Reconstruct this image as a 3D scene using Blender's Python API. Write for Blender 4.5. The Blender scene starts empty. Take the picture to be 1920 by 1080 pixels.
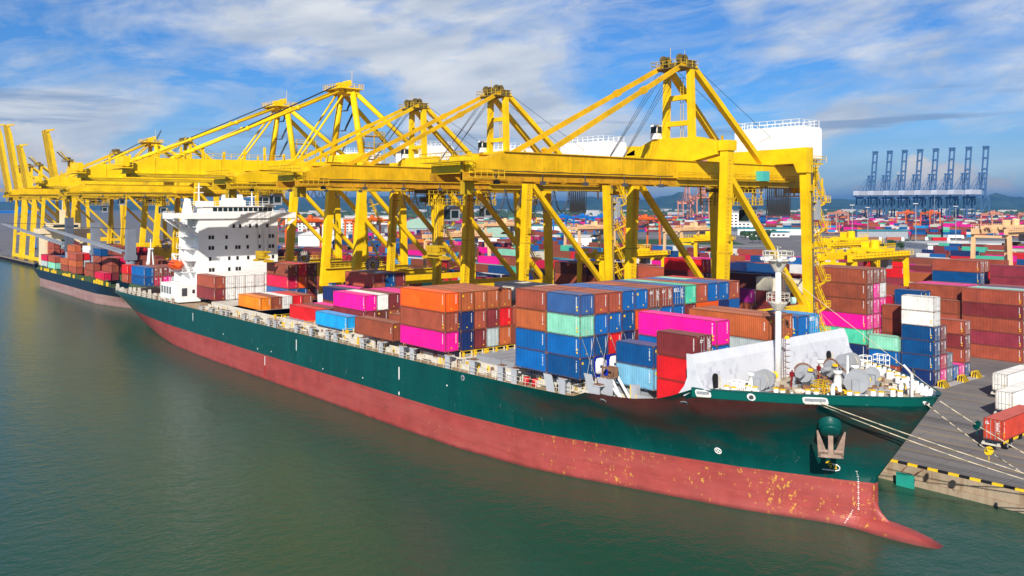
import bpy, bmesh, math, random
from mathutils import Vector, Matrix
from math import radians as R, sin, cos, pi, sqrt

# ------------------------------------------------------------------ scene, camera, light
scene = bpy.context.scene
COL = scene.collection
TH = R(39.9)
cam_d = bpy.data.cameras.new('camera')
cam_d.sensor_width = 36.0
cam_d.lens = 1639.0 / 1920.0 * 36.0
cam_d.shift_y = -155.0 / 1920.0
cam_d.clip_start = 1.0
cam_d.clip_end = 40000.0
cam = bpy.data.objects.new('camera', cam_d)
COL.objects.link(cam)
cam.location = (0, 0, 35.0)
cam.rotation_euler = (R(90), 0, R(50.1))
scene.camera = cam

SUN_EL = R(31.0)
SUN_H = Vector((0.64, -0.77, 0)).normalized()       # horizontal direction towards the sun
sun_dir = Vector((SUN_H.x * cos(SUN_EL), SUN_H.y * cos(SUN_EL), sin(SUN_EL)))
sun_d = bpy.data.lights.new('sun', 'SUN')
sun_d.energy = 5.0
sun_d.angle = R(0.5)
sun_d.color = (1.0, 0.93, 0.82)
sun = bpy.data.objects.new('sun', sun_d)
COL.objects.link(sun)
sun.rotation_euler = sun_dir.to_track_quat('Z', 'Y').to_euler()

scene.view_settings.view_transform = 'Standard'
scene.view_settings.look = 'None'
scene.view_settings.exposure = 0.34
scene.view_settings.gamma = 1.0
scene.view_settings.use_curve_mapping = False


class NT:
    """small node-tree helper"""
    def __init__(s, tree):
        s.t = tree
    def n(s, typ, **kw):
        nd = s.t.nodes.new(typ)
        for k, v in kw.items():
            if k == 'ins':
                for i, val in v.items():
                    if hasattr(val, 'is_output'):
                        s.t.links.new(val, nd.inputs[i])
                    else:
                        nd.inputs[i].default_value = val
            else:
                setattr(nd, k, v)
        return nd
    def noise(s, vec, scale, detail=4, rough=0.55, dist=0.0):
        return s.n('ShaderNodeTexNoise', ins={'Vector': vec, 'Scale': scale, 'Detail': detail, 'Roughness': rough, 'Distortion': dist}).outputs['Fac']
    def math(s, op, a, b=0.0, clamp=False):
        return s.n('ShaderNodeMath', operation=op, use_clamp=clamp, ins={0: a, 1: b}).outputs[0]
    def ramp(s, fac, a, b, ca=0.0, cb=1.0):
        return s.n('ShaderNodeMapRange', clamp=True, ins={0: fac, 1: a, 2: b, 3: ca, 4: cb}).outputs[0]
    def mix(s, fac, a, b, blend='MIX'):
        nd = s.n('ShaderNodeMix', data_type='RGBA', blend_type=blend, clamp_factor=True)
        for i, v in ((0, fac), (6, a), (7, b)):
            if hasattr(v, 'is_output'):
                s.t.links.new(v, nd.inputs[i])
            else:
                nd.inputs[i].default_value = v if i == 0 else ((v[0], v[1], v[2], 1.0))
        return nd.outputs[2]
    def vscale(s, vec, sc):
        return s.n('ShaderNodeVectorMath', operation='MULTIPLY', ins={0: vec, 1: sc}).outputs[0]


# ------------------------------------------------------------------ sky
world = bpy.data.worlds.new('World')
scene.world = world
world.use_nodes = True
wt = world.node_tree
wt.nodes.clear()
N = NT(wt)
sky = N.n('ShaderNodeTexSky', sky_type='NISHITA', sun_disc=False, altitude=0.0, air_density=1.0, dust_density=0.25, ozone_density=3.0)
sky.sun_elevation = SUN_EL
sky.sun_rotation = math.atan2(SUN_H.x, SUN_H.y)
tc = N.n('ShaderNodeTexCoord').outputs['Generated']
sep = N.n('ShaderNodeSeparateXYZ', ins={0: tc})
z = sep.outputs[2]
# clear sky, a little deeper blue than the raw sky low down, as a polarised tropical sky is
blue = N.mix(1.0, sky.outputs[0], (0.60, 1.22, 2.0), 'MULTIPLY')
blue = N.mix(N.ramp(z, 0.25, 0.8), blue, N.mix(1.0, blue, (0.40, 0.42, 0.45), 'MULTIPLY'))
elev = N.ramp(z, 0.0, 0.16)
# cloud sheets: noise in a flattened direction space, stretched along the horizon
rot = N.n('ShaderNodeVectorRotate', rotation_type='AXIS_ANGLE', ins={'Vector': tc, 'Axis': (-0.767, 0.641, 0.0), 'Angle': R(9)}).outputs[0]
tilt = N.n('ShaderNodeMapping', ins={'Vector': rot, 'Rotation': (0.0, 0.0, 0.0), 'Scale': (1.0, 1.0, 2.3), 'Location': (3.1, 7.7, 0.4)}).outputs[0]
n1 = N.noise(tilt, 3.3, 10, 0.55, 0.55)
n2 = N.noise(N.vscale(tilt, (1.0, 1.0, 1.4)), 11.0, 8, 0.62, 0.6)
f = N.math('ADD', N.math('MULTIPLY', n1, 0.78), N.math('MULTIPLY', n2, 0.22))
sheet = N.ramp(f, 0.435, 0.56)
wisp = N.ramp(N.noise(N.vscale(tilt, (1.0, 1.0, 2.2)), 6.5, 10, 0.66, 1.2), 0.48, 0.74, 0.0, 0.5)
mask = N.math('MAXIMUM', sheet, wisp)
lowhaze = N.ramp(z, 0.0, 0.11, 0.72, 0.0)
mask = N.math('MAXIMUM', mask, lowhaze)
mask = N.math('MULTIPLY', mask, N.ramp(z, 0.55, 0.27, 0.06, 0.94))
cshade = N.ramp(N.noise(N.vscale(tilt, (1.0, 1.0, 1.8)), 8.0, 6, 0.5), 0.35, 0.68)
ccol = N.mix(cshade, (8.6, 10.0, 12.2), (14.6, 15.0, 15.4))
col = N.mix(mask, blue, ccol)
# grey-blue flat cloud banks low down
bank = N.noise(N.vscale(tc, (1.0, 1.0, 13.0)), 3.3, 6, 0.55, 0.2)
bankm = N.math('MULTIPLY', N.ramp(bank, 0.56, 0.66), N.math('MULTIPLY', N.ramp(z, 0.045, 0.075), N.ramp(z, 0.15, 0.11)))
col = N.mix(N.math('MULTIPLY', bankm, 0.75), col, (4.2, 6.4, 10.2))
# small bright cumulus standing on the horizon
cu = N.noise(N.vscale(tc, (1.0, 1.0, 1.5)), 15.0, 8, 0.55, 0.1)
cu2 = N.noise(N.vscale(tc, (1.0, 1.0, 0.0)), 7.0, 3, 0.5)
cum = N.math('SUBTRACT', N.math('ADD', N.math('MULTIPLY', cu, 0.55), N.math('MULTIPLY', cu2, 0.75)), N.math('MULTIPLY', z, 3.4))
cumask = N.math('MULTIPLY', N.ramp(cum, 0.578, 0.62), N.ramp(z, 0.008, 0.02))
col = N.mix(cumask, col, N.mix(N.ramp(cu, 0.4, 0.62), (8.5, 9.2, 10.6), (14.5, 14.0, 13.4)))
bg = N.n('ShaderNodeBackground', ins={'Color': col, 'Strength': 0.044})
wo = N.n('ShaderNodeOutputWorld', ins={0: bg.outputs[0]})

# ------------------------------------------------------------------ helpers
rnd = random.Random(7)


def tag(o, label=None, cat=None, group=None, kind=None):
    if label: o['label'] = label
    if cat: o['category'] = cat
    if group: o['group'] = group
    if kind: o['kind'] = kind
    return o


def empty(name, loc=(0, 0, 0), rz=0.0, label=None, cat=None, group=None):
    o = bpy.data.objects.new(name, None)
    o.empty_display_size = 0.5
    o.location = loc
    o.rotation_euler = (0, 0, rz)
    COL.objects.link(o)
    return tag(o, label, cat, group)


def copy_tree(o, parent=None):
    c = o.copy()
    COL.objects.link(c)
    c.parent = parent
    for ch in list(o.children):
        copy_tree(ch, c)
    return c


class MB:
    def __init__(s):
        s.v = []; s.f = []; s.m = []
    def add(s, verts, faces, mi=0):
        b = len(s.v)
        s.v += [tuple(p) for p in verts]
        for f in faces:
            s.f.append(tuple(b + i for i in f)); s.m.append(mi)
    def box(s, x0, x1, y0, y1, z0, z1, mi=0):
        s.add([(x0, y0, z0), (x1, y0, z0), (x1, y1, z0), (x0, y1, z0), (x0, y0, z1), (x1, y0, z1), (x1, y1, z1), (x0, y1, z1)],
              [(0, 3, 2, 1), (4, 5, 6, 7), (0, 1, 5, 4), (1, 2, 6, 5), (2, 3, 7, 6), (3, 0, 4, 7)], mi)
    def cbox(s, c, sx, sy, sz, mi=0):
        s.box(c[0] - sx / 2, c[0] + sx / 2, c[1] - sy / 2, c[1] + sy / 2, c[2] - sz / 2, c[2] + sz / 2, mi)
    def frame(s, p, q, up=(0, 0, 1)):
        p = Vector(p); q = Vector(q)
        d = (q - p).normalized()
        u = Vector(up)
        if abs(d.dot(u)) > 0.98:
            u = Vector((0, 1, 0))
        a = d.cross(u).normalized()
        b = a.cross(d).normalized()
        return p, q, a, b
    def beam(s, p, q, w, h, mi=0, w2=None, h2=None, up=(0, 0, 1)):
        p, q, a, b = s.frame(p, q, up)
        w2 = w if w2 is None else w2
        h2 = h if h2 is None else h2
        vs = []
        for o, ww, hh in ((p, w, h), (q, w2, h2)):
            vs += [o - a * ww / 2 - b * hh / 2, o + a * ww / 2 - b * hh / 2, o + a * ww / 2 + b * hh / 2, o - a * ww / 2 + b * hh / 2]
        s.add(vs, [(0, 1, 2, 3), (7, 6, 5, 4), (0, 4, 5, 1), (1, 5, 6, 2), (2, 6, 7, 3), (3, 7, 4, 0)], mi)
    def tube(s, p, q, r, n=8, mi=0, r2=None, caps=True):
        p, q, a, b = s.frame(p, q)
        r2 = r if r2 is None else r2
        vs = []
        for o, rr in ((p, r), (q, r2)):
            for i in range(n):
                t = 2 * pi * i / n
                vs.append(o + a * rr * cos(t) + b * rr * sin(t))
        fs = [(i, (i + 1) % n, n + (i + 1) % n, n + i) for i in range(n)]
        if caps:
            fs += [tuple(range(n - 1, -1, -1)), tuple(range(n, 2 * n))]
        s.add(vs, fs, mi)
    def path(s, pts, r, n=6, mi=0):
        for i in range(len(pts) - 1):
            s.tube(pts[i], pts[i + 1], r, n, mi)
    def prism(s, poly, y0, y1, plane='xz', mi=0):
        n = len(poly)
        if plane == 'xz':
            vs = [(x, y0, zz) for x, zz in poly] + [(x, y1, zz) for x, zz in poly]
        elif plane == 'yz':
            vs = [(y0, x, zz) for x, zz in poly] + [(y1, x, zz) for x, zz in poly]
        else:
            vs = [(x, zz, y0) for x, zz in poly] + [(x, zz, y1) for x, zz in poly]
        s.add(vs, [tuple(range(n)), tuple(range(2 * n - 1, n - 1, -1))] + [(i, n + i, n + (i + 1) % n, (i + 1) % n) for i in range(n)], mi)
    def lathe(s, c, prof, n=16, mi=0, axis='z'):
        vs = []
        for r, h in prof:
            for i in range(n):
                t = 2 * pi * i / n
                if axis == 'z': vs.append((c[0] + r * cos(t), c[1] + r * sin(t), c[2] + h))
                elif axis == 'y': vs.append((c[0] + r * cos(t), c[1] + h, c[2] + r * sin(t)))
                else: vs.append((c[0] + h, c[1] + r * cos(t), c[2] + r * sin(t)))
        k = len(prof)
        fs = []
        for j in range(k - 1):
            for i in range(n):
                fs.append((j * n + i, j * n + (i + 1) % n, (j + 1) * n + (i + 1) % n, (j + 1) * n + i))
        fs += [tuple(range(n - 1, -1, -1)), tuple((k - 1) * n + i for i in range(n))]
        s.add(vs, fs, mi)
    def rail(s, pts, h=1.1, r=0.035, mi=0, step=1.8, bars=2):
        """hand-rail along a poly-line"""
        for i in range(len(pts) - 1):
            p = Vector(pts[i]); q = Vector(pts[i + 1])
            L = (q - p).length
            for b in range(bars):
                hh = h * (b + 1) / bars
                s.tube(p + Vector((0, 0, hh)), q + Vector((0, 0, hh)), r, 4, mi)
            k = max(1, int(round(L / step)))
            for j in range(k + (1 if i == len(pts) - 2 else 0)):
                o = p.lerp(q, j / k)
                s.tube(o, o + Vector((0, 0, h)), r, 4, mi)
    def mesh(s, name, mats, smooth=False):
        me = bpy.data.meshes.new(name)
        me.from_pydata(s.v, [], s.f)
        for m in (mats if isinstance(mats, (list, tuple)) else [mats]):
            me.materials.append(m)
        me.polygons.foreach_set('material_index', s.m)
        if smooth:
            me.polygons.foreach_set('use_smooth', [True] * len(s.f))
        me.update()
        bm = bmesh.new(); bm.from_mesh(me)
        bmesh.ops.recalc_face_normals(bm, faces=bm.faces)
        bm.to_mesh(me); bm.free()
        return me
    def build(s, name, mats, parent=None, smooth=False, loc=None):
        o = bpy.data.objects.new(name, s.mesh(name, mats, smooth))
        COL.objects.link(o)
        if parent is not None: o.parent = parent
        if loc is not None: o.location = loc
        return o


def add_text(body, size, mat, name, parent, loc, rot, depth=0.01, align='CENTER'):
    cu = bpy.data.curves.new(name, 'FONT')
    cu.body = body; cu.size = size; cu.align_x = align; cu.align_y = 'CENTER'; cu.extrude = depth
    tmp = bpy.data.objects.new(name, cu)
    COL.objects.link(tmp)
    dg = bpy.context.evaluated_depsgraph_get()
    me = bpy.data.meshes.new_from_object(tmp.evaluated_get(dg))
    bpy.data.objects.remove(tmp)
    me.materials.clear(); me.materials.append(mat)
    o = bpy.data.objects.new(name, me)
    COL.objects.link(o)
    o.parent = parent; o.location = loc; o.rotation_euler = rot
    return o


# ------------------------------------------------------------------ materials
def new_mat(name):
    m = bpy.data.materials.new(name)
    m.use_nodes = True
    t = m.node_tree
    t.nodes.clear()
    n = NT(t)
    b = n.n('ShaderNodeBsdfPrincipled')
    n.n('ShaderNodeOutputMaterial', ins={0: b.outputs[0]})
    return m, n, b


def paint(name, col, rough=0.5, var=0.12, dirt=0.0, dirtcol=(0.12, 0.06, 0.03), scale=0.35, metallic=0.0, streak=True, bump=0.0):
    """weathered paint: soft tone variation, rust/dirt patches, faint vertical streaks"""
    m, n, b = new_mat(name)
    tc = n.n('ShaderNodeNewGeometry').outputs['Position']
    v = n.noise(tc, scale, 5, 0.6)
    c = n.mix(n.ramp(v, 0.3, 0.7), tuple(x * (1 - var) for x in col), tuple(min(1, x * (1 + var * 0.6)) for x in col))
    if streak:
        st = n.noise(n.vscale(tc, (1.6, 1.6, 0.12)), 1.3, 4, 0.6)
        c = n.mix(n.ramp(st, 0.55, 0.8, 0.0, var * 1.6), c, tuple(x * 0.55 for x in col))
    if dirt > 0:
        d = n.noise(n.vscale(tc, (1, 1, 0.6)), scale * 5.0, 8, 0.7, 0.4)
        c = n.mix(n.ramp(d, 0.72 - dirt * 0.35, 0.80 - dirt * 0.2, 0.0, 0.85), c, dirtcol)
    n.t.links.new(c, b.inputs['Base Color'])
    b.inputs['Roughness'].default_value = rough
    b.inputs['Metallic'].default_value = metallic
    b.inputs['Specular IOR Level'].default_value = 0.2
    return m


def plain(name, col, rough=0.5, metallic=0.0):
    return paint(name, col, rough, 0.08, 0, streak=False, metallic=metallic)


M = {}
M['yellow'] = paint('crane_yellow_paint', (0.86, 0.54, 0.003), 0.5, 0.24, 0.30, (0.33, 0.16, 0.015), 0.3)
M['amber'] = paint('amber_weathered_crane_paint', (0.74, 0.42, 0.005), 0.5, 0.26, 0.34, (0.30, 0.12, 0.015), 0.35)
M['yellow_old'] = paint('worn_yellow_paint', (0.58, 0.37, 0.010), 0.5, 0.22, 0.42, (0.22, 0.08, 0.015), 0.4)
M['yellow_bright'] = paint('bright_yellow_paint', (0.92, 0.59, 0.002), 0.5, 0.18, 0.22, (0.42, 0.22, 0.02), 0.3)
M['rust_beam'] = paint('rusty_rail_beam', (0.56, 0.28, 0.010), 0.6, 0.3, 0.55, (0.16, 0.055, 0.015), 0.3)
M['white'] = paint('white_ship_paint', (0.86, 0.86, 0.85), 0.45, 0.03, 0.03, (0.45, 0.30, 0.18), 0.3)
M['white_worn'] = paint('worn_white_paint', (0.64, 0.61, 0.53), 0.55, 0.14, 0.46, (0.34, 0.17, 0.06), 0.8)
M['grey_deck'] = paint('pale_grey_deck_paint', (0.44, 0.46, 0.50), 0.5, 0.10, 0.22, (0.32, 0.22, 0.14), 0.5)
M['grey_light'] = paint('light_grey_paint', (0.33, 0.35, 0.38), 0.5, 0.12, 0.2, (0.3, 0.2, 0.12), 0.5)
M['grey_dark'] = paint('dark_grey_machinery', (0.07, 0.075, 0.085), 0.55, 0.2, 0.2, (0.1, 0.05, 0.02), 0.6)
M['machine'] = paint('greasy_machinery', (0.16, 0.115, 0.035), 0.6, 0.35, 0.5, (0.05, 0.03, 0.015), 1.2)
M['black'] = plain('black_rubber', (0.012, 0.012, 0.013), 0.7)
M['cable'] = plain('dark_steel_cable', (0.03, 0.032, 0.037), 0.5)
M['glass'] = plain('dark_window_glass', (0.015, 0.03, 0.035), 0.08)
M['window'] = plain('dark_cabin_window', (0.03, 0.025, 0.02), 0.15)
M['teal_box'] = plain('teal_cabinet_paint', (0.06, 0.42, 0.40), 0.5)
M['orange_boat'] = paint('lifeboat_orange', (0.85, 0.10, 0.012), 0.35, 0.06, 0.03)
M['rope'] = paint('pale_mooring_rope', (0.62, 0.53, 0.38), 0.85, 0.2, 0, streak=False, scale=3)
M['rust'] = paint('rusted_iron', (0.24, 0.12, 0.07), 0.75, 0.35, 0.4, (0.09, 0.04, 0.02), 1.2)
M['anchor'] = paint('rusty_anchor_steel', (0.33, 0.23, 0.18), 0.75, 0.3, 0.4, (0.16, 0.07, 0.03), 1.5)
M['red'] = plain('red_paint', (0.55, 0.012, 0.015), 0.45)
M['green_fender'] = paint('green_fender_panel', (0.02, 0.30, 0.24), 0.5, 0.25, 0.3, (0.02, 0.14, 0.12), 0.6)
M['deckplate'] = paint('weathered_deck_plate', (0.52, 0.44, 0.33), 0.7, 0.14, 0.42, (0.36, 0.20, 0.08), 0.5, streak=False)
M['deckbrown'] = paint('brown_weathered_deck', (0.40, 0.29, 0.18), 0.7, 0.2, 0.45, (0.22, 0.10, 0.05), 0.7, streak=False)
M['cream'] = paint('cream_gantry_paint', (0.78, 0.50, 0.26), 0.5, 0.08, 0.1)
M['orange'] = paint('orange_gantry_paint', (0.78, 0.14, 0.012), 0.5, 0.1, 0.1)
M['blue_g'] = paint('blue_gantry_paint', (0.01, 0.16, 0.55), 0.5, 0.1, 0.05)
M['pink_g'] = paint('faded_salmon_gantry_paint', (0.66, 0.27, 0.17), 0.5, 0.1, 0.05)
M['steel_blue'] = paint('blue_grey_crane_paint', (0.06, 0.14, 0.29), 0.5, 0.12, 0)
M['steel_pale'] = paint('pale_crane_house_paint', (0.50, 0.53, 0.62), 0.5, 0.06, 0)
M['reel'] = plain('pale_cable_reel', (0.66, 0.55, 0.52), 0.5)
M['mark_white'] = plain('white_marking', (0.80, 0.80, 0.78), 0.6)
M['mark_yellow'] = plain('yellow_marking', (0.85, 0.55, 0.02), 0.6)
M['steel'] = plain('galvanised_bar', (0.42, 0.43, 0.44), 0.4, 0.3)
M['cream_ship'] = paint('cream_ship_paint', (0.78, 0.64, 0.42), 0.5, 0.05, 0.08)
M['ship_crane'] = paint('grey_ship_crane_paint', (0.20, 0.22, 0.27), 0.5, 0.12, 0.05)
M['ship_crane_dark'] = paint('slate_ship_crane_paint', (0.10, 0.12, 0.16), 0.5, 0.12, 0.05)
M['hatch_green'] = paint('dull_green_deck_paint', (0.07, 0.12, 0.05), 0.6, 0.2, 0.25)
M['wall_white'] = plain('white_wall', (0.76, 0.75, 0.72), 0.7)
M['roof_teal'] = paint('teal_sheet_roof', (0.02, 0.24, 0.29), 0.5, 0.12, 0)
M['roof_green'] = paint('pale_green_roof', (0.30, 0.45, 0.36), 0.6, 0.1, 0)
M['roof_grey'] = paint('pale_grey_roof', (0.55, 0.56, 0.56), 0.6, 0.1, 0)
M['foliage'] = None


def breakwater_mat():
    m, n, b = new_mat('patched_pale_deck_paint')
    g = n.n('ShaderNodeNewGeometry').outputs['Position']
    sp = n.n('ShaderNodeSeparateXYZ', ins={0: g})
    yz = n.n('ShaderNodeCombineXYZ', ins={0: sp.outputs[1], 1: sp.outputs[2], 2: 0.0}).outputs[0]
    c = n.mix(n.ramp(n.noise(g, 0.6, 5), 0.35, 0.65), (0.60, 0.62, 0.67), (0.67, 0.68, 0.72))
    pb = n.n('ShaderNodeTexBrick', ins={'Vector': yz, 'Color1': (0, 0, 0, 1), 'Color2': (1, 1, 1, 1), 'Mortar': (0.3, 0.3, 0.3, 1), 'Scale': 1.0, 'Mortar Size': 0.0, 'Brick Width': 0.55, 'Row Height': 0.62})
    lowm = n.ramp(sp.outputs[2], 17.8, 17.2)
    pm = n.math('MULTIPLY', n.math('MULTIPLY', n.ramp(pb.outputs['Color'], 0.80, 0.81), n.ramp(n.noise(g, 0.25, 3), 0.42, 0.55)), lowm)
    c = n.mix(n.math('MULTIPLY', pm, 0.55), c, (0.38, 0.38, 0.46))
    st = n.noise(n.vscale(g, (1.0, 2.2, 0.22)), 1.4, 5, 0.65)
    c = n.mix(n.ramp(st, 0.62, 0.78, 0.0, 0.4), c, (0.45, 0.36, 0.28))
    pl = n.n('ShaderNodeTexBrick', ins={'Vector': yz, 'Color1': (1, 1, 1, 1), 'Color2': (1, 1, 1, 1), 'Mortar': (0, 0, 0, 1), 'Scale': 1.0, 'Mortar Size': 0.03, 'Brick Width': 2.4, 'Row Height': 20.0})
    c = n.mix(n.math('MULTIPLY', n.math('SUBTRACT', 1.0, pl.outputs['Color']), 0.25), c, (0.4, 0.38, 0.38))
    n.t.links.new(c, b.inputs['Base Color'])
    b.inputs['Roughness'].default_value = 0.5
    return m


def container_mat():
    m, n, b = new_mat('container_paint')
    oi = n.n('ShaderNodeObjectInfo')
    tc = n.n('ShaderNodeTexCoord').outputs['Object']
    off = n.n('ShaderNodeVectorMath', operation='ADD', ins={0: tc, 1: n.n('ShaderNodeVectorMath', operation='SCALE', ins={0: (37.0, 17.0, 53.0), 3: oi.outputs['Random']}).outputs[0]}).outputs[0]
    v = n.noise(off, 0.45, 4, 0.6)
    col = oi.outputs['Color']
    light = n.mix(1.0, col, (1.16, 1.14, 1.12), 'MULTIPLY')
    dark = n.mix(1.0, col, (0.80, 0.80, 0.82), 'MULTIPLY')
    c = n.mix(n.ramp(v, 0.32, 0.68), dark, light)
    # vertical wash marks
    st = n.noise(n.vscale(off, (2.6, 2.6, 0.16)), 1.4, 4, 0.65)
    c = n.mix(n.ramp(st, 0.52, 0.78, 0.0, 0.30), c, n.mix(0.55, col, (0.05, 0.03, 0.02)))
    # rust patches, more on some boxes
    rr = n.noise(off, 2.1, 9, 0.72, 0.5)
    th = n.math('SUBTRACT', 0.735, n.math('MULTIPLY', oi.outputs['Random'], 0.12))
    c = n.mix(n.math('MULTIPLY', n.ramp(n.math('SUBTRACT', rr, th), 0.0, 0.05), 0.75), c, (0.14, 0.055, 0.025))
    # repainted repair patches on some boxes
    pb = n.n('ShaderNodeTexBrick', ins={'Vector': off, 'Color1': (0, 0, 0, 1), 'Color2': (1, 1, 1, 1), 'Mortar': (0.5, 0.5, 0.5, 1), 'Scale': 0.55, 'Mortar Size': 0.0, 'Brick Width': 0.55, 'Row Height': 0.8})
    c = n.mix(n.math('MULTIPLY', n.ramp(pb.outputs['Color'], 0.86, 0.87), 0.22), c, n.mix(0.5, col, (0.02, 0.03, 0.05)))
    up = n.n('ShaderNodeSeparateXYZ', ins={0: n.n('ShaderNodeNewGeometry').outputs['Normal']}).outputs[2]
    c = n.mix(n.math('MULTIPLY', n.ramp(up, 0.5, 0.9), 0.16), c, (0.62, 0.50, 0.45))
    n.t.links.new(c, b.inputs['Base Color'])
    b.inputs['Roughness'].default_value = 0.5
    b.inputs['Specular IOR Level'].default_value = 0.22
    return m


def frame_mat():
    m, n, b = new_mat('container_frame_paint')
    oi = n.n('ShaderNodeObjectInfo')
    tc = n.n('ShaderNodeTexCoord').outputs['Object']
    rr = n.noise(tc, 1.7, 6, 0.7)
    c = n.mix(n.ramp(rr, 0.42, 0.62, 0.15, 0.7), oi.outputs['Color'], (0.13, 0.06, 0.035))
    n.t.links.new(c, b.inputs['Base Color'])
    b.inputs['Roughness'].default_value = 0.6
    b.inputs['Specular IOR Level'].default_value = 0.2
    return m


def attr_mat(name):
    m, n, b = new_mat(name)
    a = n.n('ShaderNodeAttribute', attribute_name='Col')
    g = n.n('ShaderNodeNewGeometry').outputs['Position']
    v = n.noise(g, 0.5, 4, 0.6)
    c = n.mix(n.ramp(v, 0.35, 0.7, 0.0, 0.22), a.outputs['Color'], (0.06, 0.045, 0.04))
    w = n.n('ShaderNodeTexWave', wave_type='BANDS', bands_direction='X', ins={'Vector': g, 'Scale': 1.1})
    c = n.mix(n.math('MULTIPLY', w.outputs['Fac'], 0.18), c, (0.04, 0.03, 0.03))
    n.t.links.new(c, b.inputs['Base Color'])
    b.inputs['Roughness'].default_value = 0.6
    b.inputs['Specular IOR Level'].default_value = 0.2
    return m


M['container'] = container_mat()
M['cframe'] = frame_mat()
M['attr'] = attr_mat('far_container_paint')

PAL = dict(
    brown=(0.27, 0.066, 0.034), brick=(0.34, 0.075, 0.042), rust=(0.42, 0.105, 0.035), maroon=(0.19, 0.028, 0.032), darkbrown=(0.13, 0.035, 0.025),
    plum=(0.26, 0.035, 0.055), orange=(0.84, 0.24, 0.012), vermilion=(0.86, 0.105, 0.008), scarlet=(0.52, 0.055, 0.03), red=(0.62, 0.012, 0.018), crimson=(0.55, 0.010, 0.060),
    magenta=(0.82, 0.006, 0.30), purple=(0.28, 0.010, 0.20), blue=(0.003, 0.110, 0.37), navy=(0.008, 0.026, 0.12), deepblue=(0.003, 0.066, 0.22),
    fadedblue=(0.035, 0.105, 0.29), skyblue=(0.010, 0.33, 0.72), paleblue=(0.18, 0.44, 0.62), mint=(0.24, 0.62, 0.46), green=(0.07, 0.50, 0.33), white=(0.78, 0.78, 0.75),
    cream=(0.66, 0.62, 0.50), grey=(0.42, 0.50, 0.52), slate=(0.13, 0.19, 0.26))
CNAME = dict(brown='brown', brick='brick brown', rust='rust orange brown', maroon='maroon', darkbrown='dark brown', plum='plum red', orange='bright orange',
             vermilion='orange red', scarlet='scarlet', red='bright red', crimson='crimson', magenta='magenta', purple='purple', blue='blue', navy='navy blue', deepblue='deep blue',
             fadedblue='faded blue', skyblue='sky blue', paleblue='pale blue', mint='mint green', green='sea green', white='white', cream='cream', grey='pale grey', slate='slate')

# ------------------------------------------------------------------ ground, water, quay
QY, QZ = 108.8, 2.25


def sheet(name, x0, x1, y0, y1, zz, mat, kind='structure'):
    mb = MB()
    mb.add([(x0, y0, zz), (x1, y0, zz), (x1, y1, zz), (x0, y1, zz)], [(0, 1, 2, 3)])
    o = mb.build(name, mat)
    o['kind'] = kind
    return o


def ground_mat():
    m, n, b = new_mat('port_paving')
    g = n.n('ShaderNodeNewGeometry').outputs['Position']
    sp = n.n('ShaderNodeSeparateXYZ', ins={0: g})
    a = n.noise(g, 0.05, 6, 0.6)
    a2 = n.noise(g, 0.9, 6, 0.7)
    c = n.mix(n.ramp(a, 0.35, 0.65), (0.17, 0.155, 0.15), (0.25, 0.232, 0.222))
    c = n.mix(n.ramp(a2, 0.5, 0.75, 0, 0.35), c, (0.12, 0.11, 0.108))
    # long darker tyre bands running along the quay
    st = n.noise(n.vscale(g, (0.012, 0.38, 1.0)), 1.0, 5, 0.6)
    c = n.mix(n.ramp(st, 0.50, 0.66, 0.0, 0.6), c, (0.105, 0.098, 0.102))
    # slab joints
    br = n.n('ShaderNodeTexBrick', ins={'Vector': g, 'Color1': (1, 1, 1, 1), 'Color2': (0.72, 0.72, 0.72, 1), 'Mortar': (0, 0, 0, 1), 'Scale': 0.12, 'Mortar Size': 0.008, 'Brick Width': 1.0, 'Row Height': 0.6})
    br.offset = 0.0
    c = n.mix(n.math('MULTIPLY', n.math('SUBTRACT', 1.0, br.outputs['Color']), 0.45), c, (0.06, 0.058, 0.056))
    oil = n.noise(n.vscale(g, (0.7, 1.0, 1.0)), 0.35, 8, 0.7, 0.6)
    c = n.mix(n.ramp(oil, 0.60, 0.72, 0.0, 0.6), c, (0.05, 0.046, 0.045))
    ty = n.noise(n.vscale(g, (0.05, 2.2, 1.0)), 1.0, 4, 0.6, 0.3)
    c = n.mix(n.ramp(ty, 0.58, 0.68, 0.0, 0.45), c, (0.065, 0.06, 0.06))
    # open land beyond the port: scrub, bare earth
    far = n.ramp(sp.outputs[1], 1500, 2400)
    e = n.noise(g, 0.004, 8, 0.65)
    land = n.mix(n.ramp(e, 0.42, 0.58), (0.035, 0.075, 0.022), (0.20, 0.18, 0.14))
    c = n.mix(far, c, land)
    n.t.links.new(c, b.inputs['Base Color'])
    b.inputs['Roughness'].default_value = 0.8
    return m


ground = sheet('ground', -14400, 14400, QY + 0.9, 14400, QZ, ground_mat())


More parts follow.
